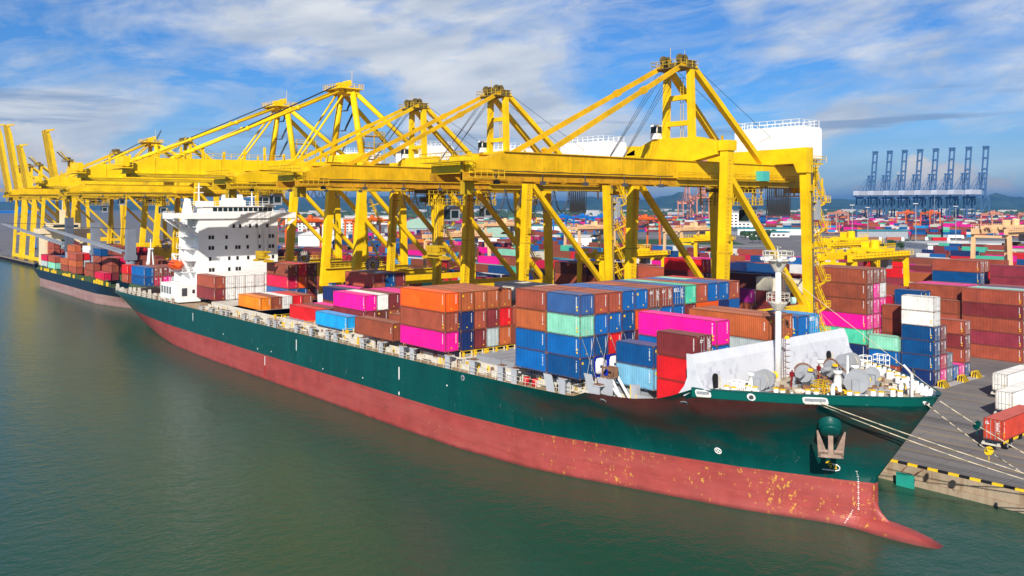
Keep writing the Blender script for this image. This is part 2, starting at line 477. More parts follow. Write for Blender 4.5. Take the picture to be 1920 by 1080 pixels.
def water_mat():
    m, n, b = new_mat('harbour_water')
    g = n.n('ShaderNodeNewGeometry').outputs['Position']
    w1 = n.noise(n.vscale(g, (1.0, 0.75, 1.0)), 0.55, 4, 0.6, 0.4)
    w2 = n.noise(n.vscale(g, (0.8, 1.0, 1.0)), 0.09, 4, 0.55, 0.3)
    w3 = n.noise(g, 2.2, 3, 0.6)
    h = n.math('ADD', n.math('ADD', n.math('MULTIPLY', w1, 0.34), n.math('MULTIPLY', w2, 0.5)), n.math('MULTIPLY', w3, 0.07))
    bp = n.n('ShaderNodeBump', ins={'Strength': 0.48, 'Distance': 0.9, 'Height': h})
    silt = n.noise(g, 0.02, 5, 0.6)
    c = n.mix(n.ramp(silt, 0.35, 0.65), (0.013, 0.073, 0.045), (0.024, 0.078, 0.040))
    n.t.links.new(c, b.inputs['Base Color'])
    n.t.links.new(bp.outputs[0], b.inputs['Normal'])
    b.inputs['Roughness'].default_value = 0.22
    b.inputs['IOR'].default_value = 1.333
    b.inputs['Specular IOR Level'].default_value = 0.34
    return m


water = sheet('water', -14400, 14400, -3000, QY + 0.5, 0.0, water_mat())


def concrete_mat(name, col, stain):
    m, n, b = new_mat(name)
    g = n.n('ShaderNodeNewGeometry').outputs['Position']
    a = n.noise(g, 0.5, 7, 0.65)
    c = n.mix(n.ramp(a, 0.3, 0.7), tuple(x * 0.75 for x in col), col)
    st = n.noise(n.vscale(g, (1.1, 1.1, 0.16)), 1.2, 5, 0.65)
    c = n.mix(n.ramp(st, 0.48, 0.72, 0.0, 0.8), c, stain)
    n.t.links.new(c, b.inputs['Base Color'])
    b.inputs['Roughness'].default_value = 0.85
    return m


M['concrete'] = concrete_mat('quay_concrete', (0.42, 0.33, 0.23), (0.22, 0.13, 0.07))
M['concrete_pale'] = concrete_mat('pale_concrete', (0.50, 0.48, 0.44), (0.3, 0.27, 0.23))

quay = empty('quay_wall', (0, QY, 0), 0, 'stained concrete quay wall with yellow and black kerb above the water', 'quay wall')
mb = MB()
mb.box(-900, 60, 0.0, 1.0, 0.75, QZ - 0.004)
mb.box(-900, 60, -0.55, 0.0, -2.5, 0.75)
mb.build('wall', M['concrete'], quay)
mb = MB()
x = -60.0
i = 0
while x < 10:
    mb.box(x, x + 1.25, 0.0, 0.32, QZ, QZ + 0.28, i % 2)
    x += 1.25
    i += 1
x = -480.0
while x < -60:
    mb.box(x, x + 2.5, 0.0, 0.32, QZ, QZ + 0.28, i % 2)
    x += 2.5
    i += 1
mb.build('painted_kerb', [M['mark_yellow'], M['black']], quay)
mb = MB()
x = -900.0
while x < -300:
    mb.box(x, x + 1.6, -1.0, 0.0, 0.2, 2.0)
    x += 4.0
mb.build('fender_row', M['black'], quay)

for i, fx in enumerate((-30.1, -52.0, -74.0)):
    fe = empty('quay_fender', (fx, QY - 0.6, 0), 0, ('green fender panel hanging on the quay wall below the bow', 'green fender panel on the quay wall behind the bulbous bow', 'green fender panel on the quay wall hidden behind the hull')[i], 'fender', 'green fenders along the quay wall')
    mb = MB(); mb.box(-1.1, 1.1, -1.15, -0.9, -0.4, 1.65); mb.build('panel', M['green_fender'], fe)
    mb = MB(); mb.lathe((0, -0.9, 0.75), [(0.75, 0), (0.75, 0.9)], 16, 0, 'y'); mb.build('rubber_cone', M['black'], fe)
    mb = MB(); mb.path([(-0.7, -0.95, 1.6), (-0.5, 0.55, 2.2)], 0.06); mb.path([(0.8, -0.95, 1.6), (1.5, 0.55, 2.2)], 0.06)
    mb.build('chain', M['rust'], fe)

# lane lines and crane rails on the apron
mb = MB()
for yy in (112.0, 135.6):
    for dy in (-0.35, 0.35):
        mb.box(-700, 60, yy + dy - 0.06, yy + dy + 0.06, QZ + 0.0, QZ + 0.03)
rails_o = mb.build('crane_rail_track', M['grey_dark']); rails_o['kind'] = 'structure'
mb = MB()
for yy in (116.2, 119.8, 123.4, 127.0, 130.6, 141.5, 153.0):
    mb.box(-650, 40, yy - 0.09, yy + 0.09, QZ + 0.0, QZ + 0.006)
for yy in (157.5,):
    mb.box(-650, 40, yy - 0.12, yy + 0.12, QZ, QZ + 0.006)
lane = mb.build('road_lane_line', paint('worn_yellow_lane_paint', (0.42, 0.27, 0.07), 0.7, 0.3, 0.5, (0.13, 0.12, 0.115), 0.6, streak=False)); lane['kind'] = 'structure'

# ------------------------------------------------------------------ containers
CW = 2.44
_cm = {}


def corr_profile(L, pitch=0.29, d=0.05, x0=None):
    """x positions and depths of a corrugated wall of length L, centred"""
    nP = max(4, int(round((L - 0.3) / pitch)))
    p = (L - 0.3) / nP
    x = -(L - 0.3) / 2
    pts = [(x, 0.0)]
    for i in range(nP):
        pts += [(x + p * 0.25, 0.0), (x + p * 0.40, d), (x + p * 0.75, d), (x + p * 0.92, 0.0)]
        x += p
    pts.append(((L - 0.3) / 2, 0.0))
    return pts


def cmesh(L, H):
    key = (L, H)
    if key in _cm: return _cm[key]
    W = CW
    # body: corrugated sides, ends and roof
    mb = MB()
    pr = corr_profile(L)
    zb, zt = 0.16, H - 0.10
    for s in (-1, 1):
        vs = []
        for x, d in pr:
            y = s * (W / 2 - 0.03 - d)
            vs += [(x, y, zb), (x, y, zt)]
        k = len(pr)
        mb.add(vs, [(2 * i, 2 * i + 2, 2 * i + 3, 2 * i + 1) for i in range(k - 1)])
    pe = corr_profile(W, 0.26, 0.05)
    for s in (-1, 1):
        vs = []
        for y, d in pe:
            x = s * (L / 2 - 0.04 - d)
            vs += [(x, y, zb), (x, y, zt)]
        k = len(pe)
        mb.add(vs, [(2 * i, 2 * i + 2, 2 * i + 3, 2 * i + 1) for i in range(k - 1)])
    vs = []
    for x, d in pr:
        vs += [(x, -W / 2 + 0.06, H - 0.015 - d * 0.5), (x, W / 2 - 0.06, H - 0.015 - d * 0.5)]
    mb.add(vs, [(2 * i, 2 * i + 2, 2 * i + 3, 2 * i + 1) for i in range(len(pr) - 1)])
    mb.box(-L / 2 + 0.05, L / 2 - 0.05, -W / 2 + 0.05, W / 2 - 0.05, 0.02, 0.14)
    body = mb.mesh('container_body', M['container'])
    # frame
    mb = MB()
    for sx in (-1, 1):
        for sy in (-1, 1):
            cx, cy = sx * (L / 2 - 0.075), sy * (W / 2 - 0.075)
            mb.cbox((cx, cy, H / 2), 0.15, 0.15, H - 0.24)
            for zz in (0.06, H - 0.06):
                mb.cbox((sx * (L / 2 - 0.09), sy * (W / 2 - 0.081), zz), 0.186, 0.168, 0.12, 1)
    for sy in (-1, 1):
        mb.cbox((0, sy * (W / 2 - 0.05), 0.085), L - 0.37, 0.09, 0.15)
        mb.cbox((0, sy * (W / 2 - 0.05), H - 0.055), L - 0.37, 0.08, 0.09)
    for sx in (-1, 1):
        mb.cbox((sx * (L / 2 - 0.05), 0, 0.085), 0.09, W - 0.34, 0.15)
        mb.cbox((sx * (L / 2 - 0.05), 0, H - 0.06), 0.09, W - 0.34, 0.10)
    frame = mb.mesh('container_frame', [M['cframe'], M['rust']])
    # right and left door leaf at +x, and their locking bars
    doors = []
    for s in (-1, 1):
        mb = MB()
        y0, y1 = (0.01, W / 2 - 0.16) if s > 0 else (-W / 2 + 0.16, -0.01)
        mb.box(L / 2 - 0.045, L / 2 - 0.012, y0, y1, 0.17, H - 0.12)
        for k in range(4):
            zz = 0.35 + k * (H - 0.6) / 4
            mb.box(L / 2 - 0.012, L / 2 + 0.004, y0 + 0.1, y1 - 0.1, zz, zz + (H - 0.6) / 4 - 0.14)
        dm = mb.mesh('container_door', M['container'])
        mb = MB()
        for f in (0.28, 0.74):
            yy = y0 + (y1 - y0) * f
            mb.tube((L / 2 + 0.035, yy, 0.12), (L / 2 + 0.035, yy, H - 0.08), 0.032, 5, 0)
            mb.cbox((L / 2 + 0.03, yy, 0.3), 0.05, 0.14, 0.1)
            mb.cbox((L / 2 + 0.03, yy, H - 0.3), 0.05, 0.14, 0.1)
            mb.cbox((L / 2 + 0.05, yy + 0.16, 1.05), 0.03, 0.42, 0.05)
        bmh = mb.mesh('container_locking_bar', M['steel'])
        doors.append((dm, bmh))
    # markings: number strips and hazard stickers
    marks = []
    for v in range(4):
        r2 = random.Random(v * 11 + int(L))
        mb = MB()
        ys = W / 2 - 0.012
        for s in (-1, 1):
            x0 = (L / 2 - 0.75)
            for k in range(11):
                if r2.random() < 0.85:
                    zz = H - 0.42 - k * 0.13
                    a, bb = sorted((s * ys, s * (ys - 0.02)))
                    mb.box(x0, x0 + 0.10 + r2.random() * 0.05, a, bb, zz, zz + 0.085, 0)
            if v % 2 == 0:
                for zz in (0.55, 0.95):
                    a, bb = sorted((s * ys, s * (ys - 0.02)))
                    mb.box(x0 + 0.05, x0 + 0.30, a, bb, zz, zz + 0.22, 1)
        sidem = mb.mesh('container_side_marks', [M['mark_white'], M['mark_yellow']])
        mb = MB()
        xe = L / 2 - 0.02
        for k in range(14):
            if r2.random() < 0.9:
                zz = H - 0.40 - k * 0.10
                mb.box(xe - 0.02, xe, W / 2 - 0.50, W / 2 - 0.40 + r2.random() * 0.03, zz, zz + 0.07, 0)
        mb.box(xe - 0.02, xe, -0.15 + 0.4 * (v % 3), 0.03 + 0.4 * (v % 3), 0.42, 0.60, 1)
        if v == 1:
            mb.box(xe - 0.02, xe, -0.9, -0.62, H - 0.75, H - 0.45, 1)
        endm = mb.mesh('container_end_marks', [M['mark_white'], M['mark_yellow']])
        mb = MB()
        xe = L / 2 + 0.012
        for k in range(7):
            zz = H - 0.5 - k * 0.17
            mb.box(xe - 0.01, xe, 0.42, 0.42 + 0.25 + r2.random() * 0.35, zz, zz + 0.09, 0)
        for k in range(2):
            mb.box(xe - 0.01, xe, -0.95, -0.95 + 0.35 + r2.random() * 0.3, H - 0.55 - k * 0.2, H - 0.43 - k * 0.2, 0)
        mb.box(xe - 0.01, xe, 0.55, 0.78, 0.9, 1.1, 1)
        doorm = mb.mesh('container_door_marks', [M['mark_white'], M['mark_yellow']])
        marks.append((sidem, endm, doorm))
    _cm[key] = (body, frame, doors, marks)
    return _cm[key]


ALL_CONT = []


def link(name, me, parent, color):
    o = bpy.data.objects.new(name, me)
    COL.objects.link(o)
    o.parent = parent
    o.color = color
    return o


def container(xf, y0, z0, L, H, colname, label, group, door=False, parts=2):
    """xf: forward (+X) end, y0: seaward side, z0: underside.  parts 0 none, 1 frame only, 2 all"""
    body, frame, doors, marks = cmesh(L, H)
    c = PAL[colname]
    j = 1 + (rnd.random() - 0.5) * 0.18
    colr = (min(1, c[0] * j), min(1, c[1] * j), min(1, c[2] * j), 1)
    o = bpy.data.objects.new('shipping_container', body)
    COL.objects.link(o)
    o.location = (xf - L / 2, y0 + CW / 2, z0)
    o.color = colr
    tag(o, label, 'container', group)
    if parts >= 1:
        fc = (colr[0] * 0.8, colr[1] * 0.8, colr[2] * 0.8, 1)
        link('frame', frame, o, fc)
    if parts >= 2:
        v = rnd.randrange(4)
        link('side_marking', marks[v][0], o, colr)
        if door:
            for dm, bmh in doors:
                d = link('door', dm, o, colr)
                link('locking_bar', bmh, d, colr)
            link('door_marking', marks[v][2], o, colr)
        else:
            link('end_marking', marks[v][1], o, colr)
    elif door:
        for dm, bmh in doors:
            link('door', dm, o, colr)
    return o


ORD = ['first', 'second', 'third', 'fourth', 'fifth', 'sixth', 'seventh', 'eighth', 'ninth', 'tenth', 'eleventh', 'twelfth', 'thirteenth']
TIER = ['bottom', 'second tier', 'third tier', 'fourth tier', 'fifth tier', 'sixth tier', 'seventh tier']


def stack(bay, row, xf, y0, zb, L, H, cols, group, doors=False, parts=2, short=None):
    """cols bottom to top; builds the whole pile and labels each box by colour, height, row and bay"""
    zz = zb
    n = len(cols)
    out = []
    for t, cn in enumerate(cols):
        if cn is None:
            zz += H + 0.02
            continue
        tt = 'only' if n == 1 else ('top' if t == n - 1 else ('bottom' if t == 0 else ORD[t] + ' up'))
        lab = '%s container, %s, %s row, %s' % (CNAME[cn], tt, row, bay)
        d = doors if isinstance(doors, bool) else (t in doors)
        out.append(container(xf, y0, zz, L, H, cn, lab, group, d, parts))
        zz += H + 0.02
    return out


GS = 'containers on the deck of the big green ship'
L20, L40 = 6.06, 12.19
RY = lambda r: 74.9 + 2.5 * r

# --- tall block behind the foredeck: two 20-foot bays, thirteen rows, four high
topF = ['fadedblue', 'brick', 'brick', 'blue', 'blue', 'brown', 'brick', 'blue', 'green', 'brick', 'blue', 'blue', 'brick']
t3F = ['mint', 'blue', 'blue', 'deepblue', 'vermilion', 'slate', 'blue', 'blue', 'maroon', 'vermilion', 'vermilion', 'navy', 'blue']
t2F = ['blue', 'deepblue', 'red', 'navy', 'maroon', 'brown', 'blue', 'navy', 'brown', 'blue', 'red', 'navy', 'brown']
t1F = ['deepblue', None, None, 'navy', 'maroon', 'brown', 'blue', 'navy', 'brown', 'blue', 'red', 'navy', 'brown']
topA = ['brick', 'brick', 'brick', 'blue', 'blue', 'rust', 'brick', 'deepblue', 'mint', 'brick', 'blue', 'mint', 'red']
HID = []
bF, bA = 'tall block, fore half', 'tall block, aft half'
for r in range(13):
    col = [t1F[r], t2F[r], t3F[r], topF[r]]
    for t in range(4):
        if col[t] is None: continue
        vis = (t == 3) or r == 0 or (t == 2 and r < 9) or (t < 2 and r < 4)
        if not vis:
            HID.append((-76.6, RY(r), 13.62 + t * 2.61, L20, 2.59, col[t])); continue
        d = (t == 3 and r in (5, 6, 7))
        tt = ('bottom', 'second up', 'third up', 'top')[t]
        o_ = container(-76.6, RY(r), 13.62 + t * 2.61, L20, 2.59, col[t], '%s container, %s, %s row from water, %s' % (CNAME[col[t]], tt, ORD[r], bF), GS, d, 2 if vis else 1)
    if r == 7:
        add_text('BCL', 0.72, M['mark_white'], 'lettering', o_, (3.05, -0.45, 2.05), (R(90), 0, R(90)))
    colA = [['blue', 'blue', 'rust', topA[0]]][0] if r == 0 else [None, None, 'navy', topA[r]]
    for t in range(4):
        if colA[t] is None: continue
        if r > 0 and t < 3:
            HID.append((-82.8, RY(r), 13.62 + t * 2.61, L20, 2.59, colA[t])); continue
        tt = ('bottom', 'second up', 'third up', 'top')[t]
        container(-82.8, RY(r), 13.62 + t * 2.61, L20, 2.59, colA[t], '%s container, %s, %s row from water, %s' % (CNAME[colA[t]], tt, ORD[r], bA), GS, False, 2 if (r == 0 or t == 3) else 0)


# two tank containers in the gap of the block's lowest tier
def tank_container(xf, y0, z0, label):
    e = empty('tank_container', (xf - 3.03, y0 + 1.22, z0), 0, label, 'tank container', 'tank containers under the tall block')
    mb = MB()
    for sx in (-1, 1):
        for sy in (-1, 1):
            mb.cbox((sx * 2.95, sy * 1.14, 1.295), 0.16, 0.16, 2.59)
    for sy in (-1, 1):
        for zz in (0.08, 2.51):
            mb.cbox((0, sy * 1.14, zz), 5.74, 0.14, 0.14)
    for sx in (-1, 1):
        for zz in (0.08, 2.51):
            mb.cbox((sx * 2.95, 0, zz), 0.14, 2.12, 0.14)
        for (a, c) in (((-1.1, 0.2), (-0.5, 0.1)), ((1.1, 0.2), (0.5, 0.1))):
            mb.cbox((sx * 2.95, a[0] * 0.92, 0.30), 0.12, 0.2, 0.35)
            mb.cbox((sx * 2.95, a[0] * 0.92, 2.30), 0.12, 0.2, 0.35)
    mb.build('frame', plain('royal_blue_frame', (0.01, 0.03, 0.40), 0.5), e)
    mb = MB(); mb.lathe((0, 0, 1.32), [(0.3, -2.9), (0.9, -2.75), (1.1, -2.4), (1.1, 2.4), (1.12, 2.80), (0.85, 2.98), (0.3, 3.02)], 16, 0, 'x')
    mb.build('tank', M['white'], e, True)
    mb = MB(); mb.cbox((3.03, 0, 1.25), 0.05, 0.4, 0.3); mb.build('plate', plain('navy_plate', (0.01, 0.015, 0.12)), e)


tank_container(-76.6, RY(1), 13.62, 'white tank in a blue frame, nearer the water, under the tall block')
tank_container(-76.6, RY(2), 13.62, 'white tank in a blue frame half hidden behind the navy container')

# --- boxes between the block and the breakwater
fb = 'between tall block and breakwater'
stack(fb, 'nearest', -67.7, 78.2, 13.3, L20, 2.59, ['paleblue', 'deepblue'], GS)
stack(fb, 'foremost', -61.3, 78.3, 12.2, L20, 2.72, ['red', 'red', 'maroon'], GS, doors=True)
stack(fb, 'third', -62.7, 83.5, 12.8, L40, 2.9, ['deepblue', 'blue', 'magenta'], GS)
stack(fb, 'fifth', -60.9, 91.3, 12.8, L40, 2.9, ['brown', 'grey', 'rust'], GS)
stack(fb, 'sixth', -60.9, 93.9, 12.8, L40, 2.9, ['maroon', 'brown', 'rust'], GS)
stack(fb, 'seventh', -60.9, 97.5, 12.8, L20, 2.75, ['brown', 'navy', 'blue'], GS)
bx = stack(fb, 'eighth', -60.9, 100.0, 12.8, L20, 2.75, ['brown', 'brown', 'skyblue'], GS, doors=True)
add_text('BCL', 0.72, M['mark_white'], 'lettering', bx[-1], (3.05, -0.45, 2.2), (R(90), 0, R(90)))

# --- bay with the orange-red box
cb = 'bay of the orange red box'
zc = 13.35
stack(cb, 'first', -104.9, RY(0), zc, L40, 2.9, ['magenta', 'brick', 'vermilion'], GS)
stack(cb, 'second', -104.4, RY(1), zc, L40, 2.9, ['navy', 'navy', 'rust'], GS)
stack(cb, 'third', -104.6, RY(2), zc, L40, 2.9, ['maroon', 'brick', 'rust'], GS)
stack(cb, 'fourth', -104.6, RY(3), zc, L40, 2.9, ['grey', 'maroon', 'rust'], GS)
stack(cb, 'fifth', -104.6, RY(4), zc, L40, 2.9, ['rust', 'red', 'rust'], GS)
stack(cb, 'sixth', -104.6, RY(5), zc, L40, 2.9, [None, 'brick'], GS, parts=1); HID.append((-104.6, RY(5), zc, L40, 2.9, 'brown'))
stack(cb, 'seventh', -104.6, RY(6), zc, L40, 2.9, [None, 'brown'], GS, parts=1); HID.append((-104.6, RY(6), zc, L40, 2.9, 'maroon'))
stack(cb, 'eighth', -103.0, RY(7), zc, L40, 2.9, [None, None, 'cream'], GS, parts=1); HID += [(-103.0, RY(7), zc + 2.92 * q, L40, 2.9, 'maroon') for q in (0, 1)]
stack(cb, 'ninth', -103.0, RY(8), zc, L40, 2.9, [None, None, 'cream'], GS, parts=1); HID += [(-103.0, RY(8), zc + 2.92 * q, L40, 2.9, 'maroon') for q in (0, 1)]
# --- next bay aft
db = 'bay of the single brown box'
zd = 13.05
stack(db, 'first', -120.3, 75.6, zd, L40, 2.9, ['brown'], GS)
for k, (nm, cc) in enumerate((('fourth', ['brown']), ('fifth', ['maroon']), ('sixth', ['grey', 'maroon']), ('seventh', ['magenta', 'brown']), ('eighth', ['brown', 'magenta']), ('ninth', ['maroon', 'magenta', ]), ('tenth', ['brown', 'maroon']), ('eleventh', ['brown', 'maroon']))):
    if k > 2:
        HID.append((-120.3, RY(3 + k), zd, L40, 2.9, cc[0])); cc = [None] + cc[1:]
    stack(db, nm, -120.3, RY(3 + k), zd, L40, 2.9, cc, GS, parts=1)
# --- next: light blue box in front, pink one above
eb = 'bay of the sky blue box'
ze = 12.55
stack(eb, 'first', -139.8, 78.2, 12.3, L40, 2.59, ['skyblue'], GS)
stack(eb, 'third', -140.6, RY(3), ze, L40, 2.9, ['maroon', 'magenta'], GS)
stack(eb, 'fourth', -140.6, RY(4), ze, L40, 2.9, ['darkbrown', 'white'], GS)
stack(eb, 'fifth', -140.6, RY(5), ze, L40, 2.9, ['brown', 'maroon'], GS)
for k, (nm, cc) in enumerate((('sixth', ['brown', 'magenta']), ('seventh', ['maroon', 'magenta']), ('eighth', ['brown', 'maroon']), ('ninth', ['brown', 'maroon']))):
    HID.append((-140.6, RY(6 + k), ze, L40, 2.9, cc[0])); cc = [None] + cc[1:]
    stack(eb, nm, -140.6, RY(6 + k), ze, L40, 2.9, cc, GS, parts=1)
# --- red box bay
fbb = 'bay of the bright red box'
zf = 12.2
stack(fbb, 'first', -154.6, 80.0, 11.9, L40, 2.8, ['red'], GS)
stack(fbb, 'second', -154.6, 82.5, 11.9, L40, 2.8, ['maroon'], GS)
stack(fbb, 'third', -154.6, 85.0, 11.9, L40, 2.8, ['magenta'], GS)
stack(fbb, 'fourth', -154.6, 87.5, zf, L40, 2.9, ['brown', 'navy'], GS)
stack(fbb, 'fifth', -154.6, 90.0, zf, L40, 2.9, ['brown', 'magenta'], GS)
stack(fbb, 'sixth', -154.6, 92.8, zf, L40, 2.9, [None, 'maroon', 'brick'], GS)
HID += [(-154.6, y_, zf, L40, 2.9, 'brown') for y_ in (92.8, 95.3, 97.8)]
stack(fbb, 'seventh', -154.6, 95.3, zf, L40, 2.9, [None, 'brown', 'deepblue'], GS)
stack(fbb, 'eighth', -154.6, 97.8, zf, L40, 2.9, [None, 'maroon', 'maroon'], GS)
# --- orange box bay
gb = 'bay of the bright orange box'
for k, (nm, cn, d) in enumerate((('first', 'orange', False), ('second', 'brown', False), ('third', 'white', True), ('fourth', 'red', False), ('fifth', 'brick', False))):
    stack(gb, nm, -182.0, 80.5 + 2.5 * k, 11.9, L40, 2.8, [cn], GS, doors=d)
stack(gb, 'sixth', -178.0, 95.2, 11.9, L20, 2.59, ['white'], GS, doors=True)
# --- three-high brown and crimson pile
hb_ = 'pile beside the white bridge'
zh = 12.1
stack(hb_, 'first', -194.5, 93.0, zh, L40, 2.9, ['fadedblue', 'crimson', 'brown'], GS)
stack(hb_, 'second', -194.5, 95.5, zh, L40, 2.9, ['deepblue', 'vermilion', 'red'], GS)
stack(hb_, 'third', -194.5, 98.0, zh, L40, 2.9, ['maroon', 'brown', 'darkbrown'], GS)
# --- white reefers in front of the bridge
ib = 'bay against the white bridge'
stack(ib, 'first', -206.8, 80.0, 12.0, L40, 2.9, ['maroon', 'brick'], GS)
for k in range(5):
    stack(ib, ORD[k + 1], -206.8, 82.5 + 2.5 * k, 12.0 + (0.25 if k == 4 else 0), L40, 2.9, ['white', 'white'], GS, doors=True)
# --- stern
sb = 'on the stern aft of the bridge'
zs = 12.4
stack(sb, 'outermost', -266.0, 77.2, zs, L20, 2.59, ['brick', 'red'], GS)
stack(sb, 'first', -252.0, 77.6, zs, L40, 2.59, ['deepblue', 'blue'], GS)
for k, cc in enumerate((['crimson', 'brown'], ['magenta', 'maroon'], ['grey', 'brown'], ['brown', 'brick'], ['maroon', 'brown'], ['brown', 'brown'])):
    stack(sb, ORD[k + 1], -252.0, 80.1 + 2.5 * k, zs, L40, 2.59, cc, GS, doors=True, parts=2 if k < 4 else 1)

# the mass of further containers, one object per area
class Field:
    def __init__(s): s.mb = MB(); s.cols = []
    def add(s, x0, x1, y0, y1, z0, z1, c):
        b = len(s.mb.v)
        s.mb.add([(x0, y0, z0), (x1, y0, z0), (x1, y1, z0), (x0, y1, z0), (x0, y0, z1), (x1, y0, z1), (x1, y1, z1), (x0, y1, z1)],
                 [(4, 5, 6, 7), (0, 1, 5, 4), (1, 2, 6, 5), (2, 3, 7, 6), (3, 0, 4, 7)])
        s.cols += [c] * 5
    def build(s, name, label, cat_='containers'):
        me = s.mb.mesh(name, M['attr'])
        at = me.attributes.new('Col', 'FLOAT_COLOR', 'FACE')
        for i, c in enumerate(s.cols): at.data[i].color = (c[0], c[1], c[2], 1)
        o = bpy.data.objects.new(name, me); COL.objects.link(o)
        tag(o, label, cat_, None, 'stuff')
        return o



FS = Field()
for (xf, y0, z0, L, H, cn) in HID: FS.add(xf - L, xf, y0, y0 + CW, z0, z0 + H, PAL[cn])
FS.build('stacked_containers', 'hidden inner containers of the tall stacks on the green ship')

# ------------------------------------------------------------------ the green ship
YC = 91.0


def interp(tab, x):
    if x <= tab[0][0]: return tab[0][1]
    for (a, b), (c, d) in zip(tab, tab[1:]):
        if x <= c:
            t = (x - a) / (c - a)
            return b + (d - b) * t
    return tab[-1][1]


ZR = [(-280, 9.7), (-270, 10.0), (-230, 10.6), (-139, 11.0), (-100, 11.2), (-88, 11.3), (-77.5, 11.55), (-76.9, 12.3), (-73, 12.5), (-67.6, 12.95), (-64, 13.6), (-61.6, 14.35), (-60.3, 15.0), (-59.4, 15.4), (-58, 15.45), (-40, 15.45)]
W_B = [(0, 0.2), (2.7, 1.7), (6.7, 3.5), (12.7, 6.2), (25.7, 10.2), (34, 12.8), (41, 14.6), (54, 16.2), (66, 16.45)]
R_B = [(0, 0.0), (0.35, 1.2), (0.9, 2.2), (2.0, 3.5), (4.3, 5.7), (7.2, 8.4), (10.4, 11.0), (14.0, 13.4), (18.0, 15.95), (21.0, 16.35), (30, 16.45)]
W_S = [(-281, 0.4), (-272, 4.5), (-262, 9.1), (-242, 13.0), (-223, 15.6), (-206, 16.3), (-192, 16.45)]
R_S = [(-281, 13.0), (-276, 14.6), (-266, 15.9), (-252, 16.45)]


def stem(z):
    if z < 1.0:
        k = 1 - ((z + 1.6) / 2.6) ** 2
        return max(-45.6, -47.2 + 8.7 * sqrt(max(0, k)))
    if z < 3.4: return -47.3 + 1.7 * ((3.4 - z) / 2.4) ** 2.4
    if z < 5.4: return -47.3
    if z < 14.5: return -47.3 + (z - 5.4) / 9.1 * 6.1
    return -41.2 + (z - 14.5) * 0.6


def hb(X, z):
    if X > -192:
        st = -47.3 if z < 5.4 else stem(z)
        e = st - X
        t = max(0.0, min(1.0, (z - 0.3) / (min(14.4, interp(ZR, X) - 0.05) - 0.3))) ** (3.3 if X > -75 else 3.3 - 1.0 * min(1.0, (-75 - X) / 40.0))
        h = 0.0
        if e >= 0:
            h = (1 - t) * interp(W_B, e) + t * interp(R_B, e)
        elif z < 3.4 and X < stem(z):
            h = 0.42 * ((stem(z) - X) / (stem(z) + 47.3 + 1e-6)) ** 0.6
        if z < 5.4 and -1.2 < -47.3 - X < 1.2: h = max(h, 0.42 if e >= 0 else h)
        if X > -62 and z < 1.1:
            kz = 1 - ((z + 1.6) / 2.75) ** 2
            kx = ((X + 47.3) / 8.9) ** 2 if X > -47.3 else 0.0
            b = 2.35 * sqrt(max(0.0, kz - kx)) * (1.0 if X > -47.3 else max(0, (X + 62) / 14.7))
            h = (h ** 3 + b ** 3) ** (1 / 3)
        if z < 0: h *= 1 + 0.01 * z
        return h
    t = max(0.0, min(1.0, z / 9.0)) ** 0.8
    h = (1 - t) * interp(W_S, X) + t * interp(R_S, X)
    if z < 0: h *= 1 + 0.06 * z
    return max(0.02, h)


